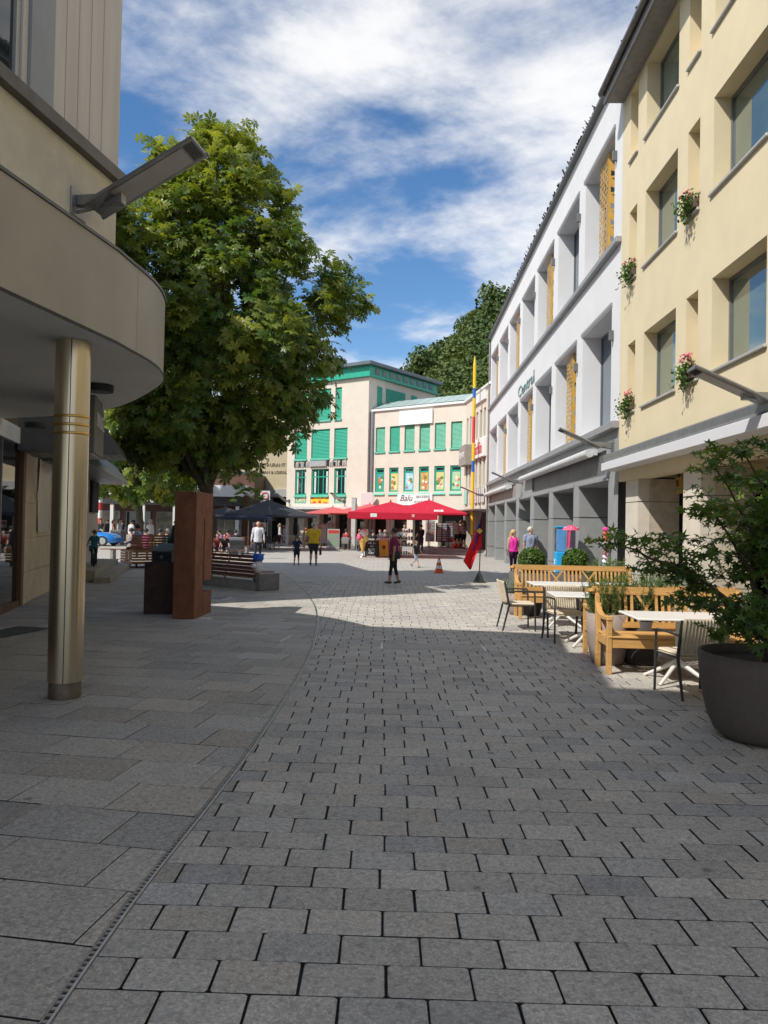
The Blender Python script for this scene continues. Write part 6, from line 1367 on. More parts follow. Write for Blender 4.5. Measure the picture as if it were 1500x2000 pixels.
t = aframe('black chalkboard with white handwriting beside the cone', 726, 1088, .36, .88, pm('chalkboard', (0.02, 0.021, 0.022), .7, .2, 6))
for i, (s, sz) in enumerate((('AB 3.-', .17), ('ICE', .12), ('CUP,', .17), ('CHF', .17))): z = .74 - i * .17; lettering(s, sz, M_WHITEP, t, (0, -.315 + (z - .06) * .30, z), rot=(PI / 2 - ti, 0, rad(2)), depth=.001)
t = aframe('yellow board with a brown bean motif beside the chalkboard', 748, 1088, .30, .88, pm('board_yellow', (0.72, 0.40, 0.05), .6, .05), rad(12)); MB().ball((0, -.20, .52), .10, 12, 8, (.8, .2, 1.2)).build('motif', pm('bean_brown', (0.12, 0.03, 0.015), .6), t)
for i, s in enumerate(('C', 'A', 'F')): lettering(s, .1, MATS['bean_brown'], t, (.02, -.27 + i * -.015, .34 - i * .09), rot=(PI / 2 - ti, 0, 0), depth=.001)
# snack rack and counter
q = gnd(789, 1088); t = thing('snack_rack', 'steel shelf rack with jars and snacks under the red parasol', 'rack', (q.x, q.y, 0)); rr = random.Random(3)
for z in (.12, .55, .90, 1.30): MB().box(-.48, .48, 0, .5, z, z + .03).build('shelf', M_STEEL, t)
for x in (-.47, .47):
    for y in (.02, .48): MB().tube([(x, y, 0), (x, y, 1.35)], .015, 6).build('upright', M_STEEL, t)
for z in (.15, .58, .93, 1.33):
    for k in range(7): mb = MB(); h = rr.uniform(.10, .22); mb.lathe([(.05, z), (.055, z + h * .8), (.03, z + h)], 10, (-.40 + k * .133, .15)); mb.build('jar', pm('jar_%d' % (k % 5), ((.35, .16, .05), (.12, .05, .03), (.20, .30, .10), (.65, .62, .55), (.10, .20, .45))[k % 5], .4), t)
q = gnd(768, 1086); t = thing('ice_counter', 'white ice cream counter under the red parasol', 'counter', (q.x - .1, q.y + .7, 0)); MB().box(-.7, .6, 0, .6, 0, 1.0, .03).build('cabinet', pm('counter_pink', (0.66, 0.58, 0.56), .5), t); MB().box(-.7, .6, .05, .55, 1.0, 1.3, .02).build('glass_top', clear_glass('case_glass'), t); MB().box(-.65, .55, .1, .5, 1.0, 1.06).build('tubs', pm('tubs', (0.6, 0.4, 0.3), .6, .5, 6, col2=(.7, .68, .6)), t)
def card_rack(label, q, w, h, face, n, cards, seed):
    t = thing('card_rack', label, 'postcard rack', q, rad(8)); rr = random.Random(seed); MB().tube([(0, 0, 0), (0, 0, h)], .025, 8).build('post', M_BLACK, t); MB().lathe([(.28, 0), (.28, .03), (.03, .06)], 16).build('base', M_BLACK, t)
    MB().box(-w, w, -w * .5, w * .5, .35, h - .05, .01).build('core', face, t); nx = 2; hh = (h - .45) / n
    for i in range(n):
        for k in range(nx):
            x = -w + (k + .5) * 2 * w / nx; z = .42 + i * hh; o = MB().box(x - w * .40, x + w * .40, -w * .5 - .025, -w * .5 - .005, z, z + hh * .78).build('card', cards[rr.randrange(len(cards))], t)
CARDS = [pm('card_%d' % i, c_, .5, .3, 8, col2=c2_) for i, (c_, c2_) in enumerate((((.55, .55, .55), (.25, .32, .45)), ((.25, .22, .18), (.55, .50, .45)), ((.62, .60, .55), (.35, .40, .30)), ((.20, .30, .40), (.60, .60, .62)), ((.50, .32, .20), (.25, .10, .08))))]
for i, (px, py, w, h, Y, z0) in enumerate(((628, 1071, .30, 1.75, 0, 0), (646, 1070, .30, 1.85, 0, 0))): card_rack(['pale postcard rack behind the green poster stand', 'second pale postcard rack nearest the bakery door'][i], gnd(px, py), w, h, M_SILL, 7, CARDS, i)
zz = .34
card_rack('grey postcard rack at the left of the shop terrace', (*atY(840, 1040, 49.3).to_tuple()[:2], zz), .28, 1.75, M_SILL, 7, CARDS, 11); card_rack('black wire rack of small cards on the shop terrace', (*atY(862, 1040, 49.0).to_tuple()[:2], zz), .34, 1.6, M_BLACK, 8, CARDS[:4], 12); card_rack('rack of red and brown cards on the shop terrace', (*atY(876, 1040, 49.2).to_tuple()[:2], zz), .26, 1.6, pm('rack_brown', (.2, .06, .04), .6), 8, CARDS[3:], 13)
# traffic cone
q = gnd(857, 1119); t = thing('traffic_cone', 'orange traffic cone with white bands on the square', 'traffic cone', (q.x, q.y, 0)); M_OR = pm('cone_orange', (0.80, 0.10, 0.015), .5, .05)
mb = MB(); pr = [(.155, .03), (.125, .16), (.10, .27), (.075, .38), (.05, .49), (.03, .56)]
for i in range(5): m_ = MB(); m_.lathe([pr[i], pr[i + 1]], 18, cap0=False, cap1=(i == 4)); m_.build('cone_band', M_WHITEP if i % 2 else M_OR, t)
MB().box(-.19, .19, -.19, .19, 0, .03, .008).build('base', M_OR, t)
for i, (px, c_) in enumerate(((887, M_OR), (896, M_PR))):
    a = atY(px, 1062, 48.3); t = thing('traffic_cone', ['small orange cone on the shop terrace', 'small red cone on the shop terrace by the shoppers'][i], 'traffic cone', (a.x, a.y, .34))
    MB().lathe([(.20, .03), (.03, .68)], 16).build('cone', c_, t); MB().box(-.22, .22, -.22, .22, 0, .03).build('base', c_, t); MB().lathe([(.137, .28), (.106, .40)], 16, cap0=False, cap1=False).build('band', M_WHITEP, t)
# flag on a stand
q = gnd(936, 1138); t = thing('flag_stand', 'blue and red flag with a gold crown on a black stand', 'flag', (q.x, q.y, 0)); M_FB = cloth('flag_blue', (0.04, 0.12, 0.60), .4); M_FR_ = cloth('flag_red', (0.80, 0.03, 0.045), .4)
mb = MB(); mb.add([(-.17, -.17, 0), (.17, -.17, 0), (.17, .17, 0), (-.17, .17, 0), (-.02, -.02, .36), (.02, -.02, .36), (.02, .02, .36), (-.02, .02, .36)], [(3, 2, 1, 0), (0, 1, 5, 4), (1, 2, 6, 5), (2, 3, 7, 6), (3, 0, 4, 7), (4, 5, 6, 7)]); mb.build('base', M_BLACK, t); MB().tube([(0, 0, .3), (.03, 0, 2.02)], .016, 8).build('pole', M_BLACK, t)
s_ = 23.4 / 1500
def fpt(px, py, dy): return Vector(((px - 936) * s_, dy, (1138 - py) * s_))
# the cloth hangs from the pole top in one long fold; rows run from the pole edge to the free edge
left = [(938, 1006), (934, 1022), (926, 1040), (918, 1058), (908, 1085), (903, 1096)]; mid = [(939, 1006), (936, 1030), (932, 1050), (925, 1075), (919, 1095), (917, 1113)]; rgt = [(940, 1008), (940, 1030), (938, 1055), (940, 1068), (930, 1080), (919, 1112)]
def rail(pts, n, dy):
    out = []
    for i in range(n + 1):
        u = i / n * (len(pts) - 1); k = min(int(u), len(pts) - 2); f_ = u - k; out.append(fpt(pts[k][0] * (1 - f_) + pts[k + 1][0] * f_, pts[k][1] * (1 - f_) + pts[k + 1][1] * f_, dy + .05 * math.sin(i * .7)))
    return out
A, B_, C_ = rail(left, 16, -.10), rail(mid, 16, .10), rail(rgt, 16, -.06); nS = 8
grid = [[(A[i].lerp(B_[i], j / 4) if j <= 4 else B_[i].lerp(C_[i], (j - 4) / 4)) for j in range(9)] for i in range(17)]
mb = MB(); vs = [p for r in grid for p in r]; mb.add(vs, [], True); fsb = []; fsr = []
for i in range(16):
    for j in range(8):
        (fsb if (i < 5 and j < 6) or (i < 8 and j in (2, 3)) or (i < 10 and j == 3) else fsr).append((i * 9 + j, i * 9 + j + 1, (i + 1) * 9 + j + 1, (i + 1) * 9 + j))
mb2 = MB(); mb2.mi = 0; mb2.add(vs, fsb, True); mb2.mi = 1; mb2.add(vs, fsr, True); fl = mb2.build('flag', [M_FB, M_FR_], t)
m_ = fl.modifiers.new('thickness', 'SOLIDIFY'); m_.thickness = .004
mb = MB()
for dx, dz in ((0, 0), (-.05, .05), (.05, .05), (0, .09), (-.025, .02), (.025, .02)): mb.ball((fpt(934, 1040, -.12).x + dx, -.13, fpt(934, 1040, 0).z + dz), .035, 8, 6, (1, .3, 1))
mb.build('crown_emblem', pm('crown_gold', (0.75, 0.50, 0.05), .5), t)
# no-stopping sign board
a = atY(518, 972, 62.0); t = thing('road_sign', 'white board with a red ring sign above the parasols', 'sign', (a.x, a.y, 0)); MB().tube([(0, 0, 0), (0, 0, a.z + .4)], .04, 8).build('post', M_ALU, t); MB().box(-.40, .40, -.05, -.02, a.z - .6, a.z + .55, .01).build('board', M_WHITEP, t)
mb = MB(); mb.tube([(.26 * math.cos(k * PI / 12), -.06, a.z + .14 + .26 * math.sin(k * PI / 12)) for k in range(25)], .045, 6); mb.build('ring', M_PR, t); MB().lathe([(.2, -.005), (.2, .005)], 20).build('disc', M_WHITEP, t, (0, -.055, a.z + .14), (PI / 2, 0, 0))
# cafe tables and chairs under the parasols
M_RAT = pm('rattan_dark', (0.045, 0.035, 0.03), .7, .2, 20, bump=.4, bscale=60); M_GCH = pm('cafe_chair_grey', (0.24, 0.23, 0.21), .6, .1, 10)
def cafe_chair(label, loc, rz, mat, group):
    t = thing('cafe_chair', label, 'chair', loc, rz, group); MB().box(-.23, .23, -.23, .23, .42, .46, .015).build('seat', mat, t); mb = MB(); mb.box(-.24, .24, .20, .24, .48, .86, .02); mb.build('backrest', mat, t)
    for x in (-.2, .2):
        for y in (-.2, .2): MB().tube([(x, y, 0), (x, y, .42)], .016, 6).build('leg', mat, t)
        MB().box(x * 1.2 - .02, x * 1.2 + .02, -.2, .22, .64, .67, .008).build('arm', mat, t)
    return t
gc = cafe_chair('grey cafe chair by the square light post, its back to us', (*gnd(679, 1071).to_tuple()[:2], 0), rad(180), M_GCH, 'grey cafe chairs under the red parasols')
for k, (px, Y, r_) in enumerate(((705, 49, 20), (722, 47.5, 160), (742, 48.5, 200), (666, 51, 90))):
    a = atY(px, 1050, Y); copy_tree(gc, (a.x, a.y, 0), rad(r_), ['grey cafe chair right of the square light post', 'grey cafe chair behind the chalkboard', 'grey cafe chair behind the yellow board', 'grey cafe chair left of the square light post'][k])
rc = cafe_chair('dark rattan chair beside the standing man', (*atY(528, 1055, 48).to_tuple()[:2], 0), rad(150), M_RAT, 'dark rattan cafe chairs under the charcoal parasol')
for k, (px, Y, r_) in enumerate(((514, 51, 30), (540, 52, 200), (500, 50, 100), (572, 53, 170), (600, 53.5, 190))):
    a = atY(px, 1050, Y); copy_tree(rc, (a.x, a.y, 0), rad(r_), ['dark rattan chair deep under the charcoal parasol', 'dark rattan chair left of the woman in the denim skirt', 'dark rattan chair by the orange menu stand', 'dark rattan chair behind the white poster stand', 'dark rattan chair behind the yellow-shirted man'][k])
for k, (px, Y) in enumerate(((690, 51), (730, 49), (520, 52), (585, 55))):
    a = atY(px, 1050, Y); t = thing('cafe_table', ['round cafe table behind the light post', 'round cafe table behind the chalkboard', 'round cafe table under the charcoal parasol', 'round cafe table near the soft ice figure'][k], 'table', (a.x, a.y, 0), 0, 'round cafe tables'); MB().lathe([(.38, .72), (.38, .75)], 24).build('table_top', pm('cafe_top', (0.45, 0.42, 0.38), .4), t); MB().tube([(0, 0, .03), (0, 0, .72)], .03, 8).build('pedestal', M_BLACK, t); MB().lathe([(.22, 0), (.22, .02), (.03, .05)], 16).build('foot', M_BLACK, t)
# ================================================================== people
M_EYE = pm('eye_dark', (0.02, 0.015, 0.012), .4)
SKIN = {'light': (0.55, 0.33, 0.23), 'tan': (0.42, 0.23, 0.14)}
def capsule(mb, a, b, ra, rb, zone, prims, sx=1.0, seg=10):
    if zone in ('shirt', 'pants', 'torso') or ra > .04: ra *= 1.10; rb *= 1.10
    a = Vector(a); b = Vector(b); d = b - a; L_ = d.length
    d = d.normalized() if L_ > 1e-6 else Vector((0, 0, 1)); u = d.orthogonal().normalized(); w = d.cross(u); rings = []
    for k in range(1, 4): t = -PI / 2 + k * PI / 8; rings.append((a + d * (ra * math.sin(t)), ra * math.cos(t)))
    rings.append((a, ra)); rings.append((b, rb))
    for k in range(1, 4): t = k * PI / 8; rings.append((b + d * (rb * math.sin(t)), rb * math.cos(t)))
    vs = [a - d * ra]
    for c, r in rings:
        for k in range(seg): an = 2 * PI * k / seg; vs.append(c + (u * math.cos(an) + w * math.sin(an)) * r)
    vs.append(b + d * rb); n = len(rings); fs = [(0, 1 + (k + 1) % seg, 1 + k) for k in range(seg)]
    for i in range(n - 1):
        for k in range(seg): fs.append((1 + i * seg + k, 1 + i * seg + (k + 1) % seg, 1 + (i + 1) * seg + (k + 1) % seg, 1 + (i + 1) * seg + k))
    b0 = 1 + (n - 1) * seg; fs += [(b0 + k, b0 + (k + 1) % seg, len(vs) - 1) for k in range(seg)]
    mb.add(vs, fs); prims.append((a, b, ra, rb, zone))
def seg_dir(pitch, side, base=Vector((0, 0, -1))):
    """limb direction: pitch forward (deg, from hanging), side outwards (deg)"""
    p = rad(pitch); s = rad(side); return Vector((math.sin(p) * math.cos(s), math.sin(s), -math.cos(p) * math.cos(s)))
PEOPLE = 0
def person(label, loc, face, h=1.72, thigh=(0, 0), shin=(0, 0), arm=(0, 0), fore=(10, 10), aout=(8, 8), lean=0, turn=0, shirt=(.3, .3, .3), pants=(.05, .05, .06), shoes=(.03, .03, .03), hair=(.06, .04, .03), skin='light', sleeves='short', legs='long', hairstyle='short', sit=None, build_=1.0, hat=None, skirt=None, pattern=None, bag=None, group='people on the square', detail=True, hands=True, jacket=None):
    """local x is forward; face = heading in degrees (0 looks to world +x, 90 away from us)"""
    k = h / 1.75; mb = MB(); pr = []; c = lambda *p: Vector(p) * k; B = build_
    hipz = 0.93 if sit is None else sit / k + .10
    ln = rad(lean); up = Vector((math.sin(ln), 0, math.cos(ln))); fw = Vector((math.cos(ln), 0, -math.sin(ln)))
    pel = c(0, 0, hipz); wst = pel + up * .14 * k; chest = pel + up * .38 * k; neck = pel + up * .56 * k
    R = lambda v: v * k
    capsule(mb, pel + Vector((0, -R(.075), 0)), pel + Vector((0, R(.075), 0)), R(.105 * B), R(.105 * B), 'torso', pr)
    capsule(mb, pel, wst, R(.118 * B), R(.115 * B), 'torso', pr)
    for s in (-1, 1):
        capsule(mb, wst + Vector((0, s * R(.045), 0)), chest + Vector((0, s * R(.065), 0)), R(.105 * B), R(.108 * B), 'torso', pr)
        capsule(mb, chest + Vector((0, s * R(.06), 0)) + up * R(.06), neck + Vector((0, s * R(.10), 0)) - up * R(.055), R(.098 * B), R(.062 * B), 'shirt', pr)
    capsule(mb, neck - up * R(.06), neck + up * R(.05), R(.06), R(.052), 'skin', pr)
    hd = Vector((math.cos(rad(turn)), math.sin(rad(turn)), 0)); hc = neck + up * R(.155) + fw * R(.015)
    capsule(mb, hc + Vector((0, 0, R(.035))) - hd * R(.022), hc + Vector((0, 0, R(.02))) + hd * R(.012), R(.090), R(.082), 'skin', pr)
    capsule(mb, hc + hd * R(.03) - Vector((0, 0, R(.03))), hc + hd * R(.045) - Vector((0, 0, R(.065))), R(.062), R(.042), 'skin', pr)
    capsule(mb, hc + hd * R(.088) + Vector((0, 0, R(.012))), hc + hd * R(.105) - Vector((0, 0, R(.018))), R(.012), R(.016), 'skin', pr)
    sd = Vector((-hd.y, hd.x, 0))
    for s in (-1, 1): capsule(mb, hc + sd * s * R(.088) - hd * R(.01), hc + sd * s * R(.092) + Vector((0, 0, R(.025))) - hd * R(.01), R(.016), R(.018), 'skin', pr)
    wrists = []
    for i, s in enumerate((-1, 1)):          # 0 right, 1 left
        sh = neck + Vector((0, s * R(.175 * (.5 + .5 * B)), 0)) - up * R(.075); d1 = seg_dir(arm[i], s * aout[i]); el = sh + d1 * R(.285); d2 = seg_dir(arm[i] + fore[i], s * aout[i] * .4); wr = el + d2 * R(.245)
        zs = 'shirt'; capsule(mb, sh, sh.lerp(el, .55), R(.060 * B), R(.053 * B), 'shirt' if sleeves != 'none' else 'skin', pr); capsule(mb, sh.lerp(el, .5), el, R(.046), R(.040), 'shirt' if sleeves == 'long' else 'skin', pr); capsule(mb, el, wr, R(.041 if sleeves != 'long' else .048), R(.028 if sleeves != 'long' else .036), 'shirt' if sleeves == 'long' else 'skin', pr)
        capsule(mb, wr, wr + d2 * R(.075), R(.026), R(.034), 'skin', pr); wrists.append((wr, d2, s))
        hp_ = pel + Vector((0, s * R(.085), -R(.02))); d3 = seg_dir(thigh[i], s * (2 if sit is None else 7)); kn = hp_ + d3 * R(.43); d4 = seg_dir(thigh[i] - shin[i], s * 1.0); an = kn + d4 * R(.40)
        zl = {'long': ('pants', 'pants', 'pants'), 'capri': ('pants', 'pants', 'skin'), 'shorts': ('pants', 'skin', 'skin'), 'skirt': ('pants', 'skin', 'skin')}[legs]
        wide = 1.12 if legs == 'shorts' else 1.0
        capsule(mb, hp_, hp_.lerp(kn, .6), R(.092 * B * wide), R(.074 * wide), 'pants', pr); capsule(mb, hp_.lerp(kn, .6), kn, R(.068 if legs != 'shorts' else .064), R(.056), zl[0] if legs in ('long', 'capri') else ('skin' if legs == 'skirt' else 'pants'), pr); capsule(mb, kn, kn.lerp(an, .45), R(.055), R(.055), zl[1], pr); capsule(mb, kn.lerp(an, .45), an, R(.053 if legs == 'long' else .050), R(.046 if legs == 'long' else .036), zl[2], pr)
        ff = Vector((math.cos(rad((thigh[i] - shin[i]) * .5)), 0, math.sin(rad((thigh[i] - shin[i]) * .5)) if sit is None else 0)); capsule(mb, an - ff * R(.045) - Vector((0, 0, R(.03))), an + ff * R(.13) - Vector((0, 0, R(.045))), R(.042), R(.034), 'shoes', pr)
    if skirt: capsule(mb, pel + Vector((0, 0, R(.02))), pel - Vector((0, 0, R(skirt))), R(.13), R(.17), 'pants', pr)
    if jacket: capsule(mb, pel - up * R(.08), chest, R(.135 * B), R(.14 * B), 'torso', pr)
    tmp = bpy.data.objects.new('tmp', mb.mesh('tmp', M_EYE)); COL.objects.link(tmp); rm = tmp.modifiers.new('r', 'REMESH'); rm.mode = 'VOXEL'; rm.voxel_size = (.017 if detail else .026) * k; rm.use_smooth_shade = True
    dg = bpy.context.evaluated_depsgraph_get(); ev = tmp.evaluated_get(dg); me0 = ev.to_mesh(); nvt = len(me0.vertices); V = np.zeros(nvt * 3, np.float32); me0.vertices.foreach_get('co', V); V = V.reshape(-1, 3); Fq = np.array([tuple(p.vertices) for p in me0.polygons if len(p.vertices) == 4], np.int32); ev.to_mesh_clear(); md = tmp.data; bpy.data.objects.remove(tmp); bpy.data.meshes.remove(md)
    E_ = np.vstack([Fq[:, [0, 1]], Fq[:, [1, 2]], Fq[:, [2, 3]], Fq[:, [3, 0]]])
    for _ in range(2):
        acc = np.zeros_like(V); cnt = np.zeros(nvt, np.float32); np.add.at(acc, E_[:, 0], V[E_[:, 1]]); np.add.at(acc, E_[:, 1], V[E_[:, 0]]); np.add.at(cnt, E_[:, 0], 1); np.add.at(cnt, E_[:, 1], 1); V = V * .5 + acc / np.maximum(cnt, 1)[:, None] * .5
    zn = ['skin', 'shirt', 'pants', 'shoes', 'torso']; cen = V[Fq].mean(1); best = np.full(len(cen), 9e9, np.float32); zi = np.zeros(len(cen), np.int32)
    for a, b, ra, rb, z in pr:
        a_ = np.array(a); d_ = np.array(b) - a_; L2_ = max(d_ @ d_, 1e-9); tt = np.clip((cen - a_) @ d_ / L2_, 0, 1); ds = np.linalg.norm(cen - a_ - tt[:, None] * d_, axis=1) - (ra + (rb - ra) * tt); m_ = ds < best; best[m_] = ds[m_]; zi[m_] = zn.index(z)
    hgt_ = (cen - np.array(pel)) @ np.array(up); cut = (-.13 if jacket else -.02 if sit is None else .0) * k; tor = zi == 4; zi[tor & (hgt_ >= cut)] = 1; zi[tor & (hgt_ < cut)] = 2; zi[(zi == 2) & (hgt_ >= cut) & (np.abs(cen[:, 1]) < .25 * k) & (sit is None)] = 1
    global PEOPLE; PEOPLE += 1; q = 'p%d_' % PEOPLE
    ms = [pm('skin_' + skin, SKIN[skin], .55, .05, 6), pm(q + 'shirt', shirt, .85, .06, 5, bump=.35, bscale=9), pm(q + 'pants', pants, .85, .06, 5, bump=.35, bscale=9, col2=pattern) if pattern is None else pm(q + 'pants', pants, .85, .1, 16, col2=pattern, detail=2), pm(q + 'shoes', shoes, .6)]
    zmin = V[:, 2].min(); dz = -zmin if sit is None else 0.0
    t = thing('person', label, 'person', (loc[0], loc[1], loc[2] if len(loc) > 2 else 0), rad(face), group)
    me = np_mesh('body', V + np.array([0, 0, dz], np.float32), Fq, ms, True, zi); bo = obj('body', me, t)
    # fingers, eyes
    O = Vector((0, 0, dz))
    if hands:
        for wr, d2, s in wrists:
            hb = MB()
            pc = wr + d2 * R(.10) + O; fw_ = Vector((1, 0, 0)) if abs(d2.x) < .7 else Vector((0, 0, 1)); ac = fw_ - d2 * fw_.dot(d2); ac.normalize(); inn = d2.cross(ac) * s
            for f_, (o_, l_) in enumerate(((-.03, .062), (-.010, .075), (.010, .080), (.028, .070))):
                p0 = pc + ac * R(o_) + d2 * R(-.01); p1 = p0 + d2 * R(l_ * .55) + inn * R(.004); p2 = p1 + (d2 * .8 + inn * .6) * R(l_ * .5); hb.tube([p0, p1, p2], [R(.009), R(.0085), R(.006)], 6)
            p0 = wr + d2 * R(.045) + ac * R(.028) + O; p1 = p0 + (d2 * .6 + ac * .7) * R(.035); p2 = p1 + d2 * R(.03); hb.tube([p0, p1, p2], [R(.011), R(.010), R(.007)], 6)
            tag(hb.build('fingers', ms[0], bo), kind='stuff')
    for s in (-1, 1): eb = MB(); p = hc + hd * R(.080) + sd * s * R(.032) + Vector((0, 0, R(.022))) + O; eb.ball(p, R(.011), 8, 6); eb.build('eye', M_EYE, bo)
    # hair
    if hairstyle != 'bald':
        hm = pm(q + 'hair', hair, .6, .25, 20, stretch=(1, 1, .2)); hbm = MB(); vs = []; fs = []; S_, Rr = 16, 9; top = hc + Vector((0, 0, R(.03))) + O - hd * R(.022)
        for i in range(Rr + 1):
            th_ = i / Rr * (2.05 if hairstyle == 'short' else 2.25)
            for j in range(S_):
                a = 2 * PI * j / S_; fr = math.cos(a); tmax = th_ * (1.0 - .48 * max(0, fr)); rr_ = R(.113 if hairstyle == 'short' else .120); d = hd * (math.sin(tmax) * fr) + sd * (math.sin(tmax) * math.sin(a)) + Vector((0, 0, math.cos(tmax)))
                vs.append(top + d * rr_ * (1 + .04 * math.sin(5 * a + i)))
        for i in range(Rr):
            for j in range(S_): fs.append((i * S_ + j, (i + 1) * S_ + j, (i + 1) * S_ + (j + 1) % S_, i * S_ + (j + 1) % S_))
        hbm.add(vs, fs, True)
        if hairstyle == 'long': hbm.tube([top - hd * R(.05), top - hd * R(.095) - Vector((0, 0, R(.12))), top - hd * R(.085) - Vector((0, 0, R(.26)))], [R(.085), R(.09), R(.05)], 10)
        if hairstyle == 'veil': hbm.lathe([(R(.12), top.z - R(.02)), (R(.15), top.z - R(.2)), (R(.25), top.z - R(.38)), (R(.27), top.z - R(.7))], 16, (top.x - R(.03), top.y), False, False)
        hbm.build('hair' if hairstyle != 'veil' else 'veil', hm, bo)
    if hat: p = hc + O + Vector((0, 0, R(.075))); MB().lathe([(R(.20), p.z - R(.01)), (R(.19), p.z + R(.005)), (R(.108), p.z + R(.012)), (R(.10), p.z + R(.07)), (R(.06), p.z + R(.09)), (0, p.z + R(.092))], 18, (p.x, p.y), False, False).build('hat', pm(q + 'hat', hat, .8, .1, 30), t)
    if bag:
        wr, d2, s = wrists[bag[0]]; p = (wr + d2 * R(.13) + O) if bag[1] == 'hand' else (pel + O + Vector((-R(.10), bag[2] * R(.20), R(.0))))
        b = thing('bag', bag[3], 'bag', t.matrix_basis @ p, rad(face)); m2 = MB(); m2.box(-.13, .13, -.045, .045, -.34, -.06, .03) if bag[1] == 'hand' else m2.box(-.12, .12, -.045, .045, -.12, .10, .04); m2.build('body', pm(q + 'bag', bag[4], .6), b); m3 = MB()
        if bag[1] == 'hand': m3.tube([(-.06, 0, -.07), (-.04, 0, .0), (.04, 0, .0), (.06, 0, -.07)], .008, 5)
        else: m3.tube([(-.10, 0, .1), (-.04, -bag[2] * .06, .55 * k), (.06, -bag[2] * .06, .55 * k), (.12, 0, .1)], .010, 5)
        m3.build('strap', MATS[q + 'bag'], b)
    return t
g2 = lambda px, py: gnd(px, py).to_tuple()[:2]
aY = lambda px, Y: atY(px, 1040, Y).to_tuple()[:2]
# walkers in the open
person('woman in a purple top and black capri trousers walking left across the square', g2(768, 1140), 176, 1.60, (-7, 10), (8, 3), (4, -8), (16, 14), (5, 6), shirt=(.20, .012, .065), pants=(.010, .010, .012), legs='capri', hair=(.012, .009, .008), skin='tan', build_=1.24, bag=(0, 'hip', 1, 'black shoulder bag worn by the woman in purple', (.012, .012, .013)))
person('man in a bright yellow T-shirt and dark shorts walking away', g2(612, 1104), 92, 1.74, (6, -8), (2, 14), (2, 0), (8, 6), (10, 30), shirt=(.78, .50, .02), pants=(.03, .03, .032), legs='shorts', hair=(.42, .36, .28), build_=1.28, bag=(0, 'hand', 0, 'dark bag in the right hand of the man in yellow', (.02, .02, .025)))
person('boy in navy holding the yellow-shirted man by the hand', g2(579, 1104), 88, 1.20, (10, -8), (2, 16), (6, -4), (6, 8), (46, 10), shirt=(.012, .018, .06), pants=(.02, .022, .035), legs='shorts', hair=(.08, .045, .02))
person('bald man in a white open jacket walking towards us', g2(503, 1091), -84, 1.74, (12, -12), (2, 12), (0, 0), (12, 12), (16, 16), shirt=(.62, .62, .66), pants=(.014, .018, .04), sleeves='long', hairstyle='bald', jacket=True, build_=1.2)
person('small boy in a black T-shirt running with arms spread', g2(812, 1108), -40, 1.12, (28, -20), (10, 30), (10, 10), (4, 4), (62, 50), shirt=(.02, .02, .022), pants=(.35, .42, .50), legs='shorts', hair=(.20, .08, .03))
person('blonde woman in a pink vest and patterned leggings with a dark bag', g2(1002, 1121), -84, 1.60, (12, -10), (3, 12), (0, 0), (14, 10), (10, 8), turn=35, shirt=(.78, .03, .36), pants=(.10, .008, .07), pattern=(.02, .012, .03), legs='capri', sleeves='none', hair=(.62, .42, .18), hairstyle='long', bag=(1, 'hip', 1, 'dark shoulder bag of the woman in pink', (.02, .016, .02)))
person('white-haired man in a grey-blue polo shirt beside the woman in pink', (gnd(1035, 1121).x, gnd(1035, 1121).y), -80, 1.72, (10, -10), (2, 10), (0, 0), (10, 10), (12, 12), turn=30, shirt=(.26, .30, .42), pants=(.30, .28, .25), hair=(.66, .62, .56), build_=1.28)
person('woman in a white top and denim skirt walking past the cafe', g2(546, 1066), 10, 1.66, (14, -14), (4, 10), (6, -6), (14, 14), (6, 6), shirt=(.66, .64, .60), pants=(.03, .06, .16), legs='skirt', skirt=.34, hair=(.40, .26, .12), hairstyle='long', detail=False)
# boy with the green bicycle
bp_ = next(p for x in np.arange(6, 13.6, .05) for p in [FW.pt(x, -.42, 0)] if 750 + p.x / p.y * 1500 > 186 or x > 13.5).to_tuple()[:2] + (.34,); person('boy in a straw hat and teal shirt standing with a small bicycle', bp_, 120, 1.02, (4, -6), (2, 6), (30, 30), (14, 14), (16, 18), shirt=(.03, .16, .20), pants=(.02, .04, .10), hat=(.50, .36, .16), hair=(.10, .06, .03))
t = thing('child_bicycle', 'small green and blue bicycle held by the boy in the straw hat', 'bicycle', (bp_[0] + .05, bp_[1] - .22, .325), rad(115)); M_BG = pm('bike_green', (.08, .45, .10), .4); M_BT = pm('bike_blue', (.03, .12, .32), .45)
for x in (-.36, .36): mb = MB(); mb.tube([(x + .19 * math.cos(a * PI / 10), 0, .20 + .19 * math.sin(a * PI / 10)) for a in range(21)], .022, 6); w = mb.build('wheel', M_BLACK, t); mb = MB(); [mb.tube([(x, 0, .2), (x + .18 * math.cos(a), 0, .2 + .18 * math.sin(a))], .004, 4) for a in np.arange(0, 6.28, .785)]; mb.build('spokes', M_STEEL, w)
mb = MB(); mb.tube([(-.36, 0, .2), (-.10, 0, .45), (.28, 0, .52), (.36, 0, .2)], .016, 6); mb.tube([(-.10, 0, .45), (-.02, 0, .2), (.28, 0, .5)], .016, 6); mb.build('frame', M_BG, t); mb = MB(); mb.tube([(.28, 0, .5), (.26, 0, .64)], .012, 6); mb.tube([(.24, -.22, .66), (.26, 0, .64), (.24, .22, .66)], .012, 6); mb.build('handlebar', M_STEEL, t); MB().box(-.20, -.02, -.05, .05, .52, .56, .02).build('saddle', M_BLACK, t); MB().box(.20, .32, -.1, .1, .42, .60, .02).build('basket', M_BT, t)
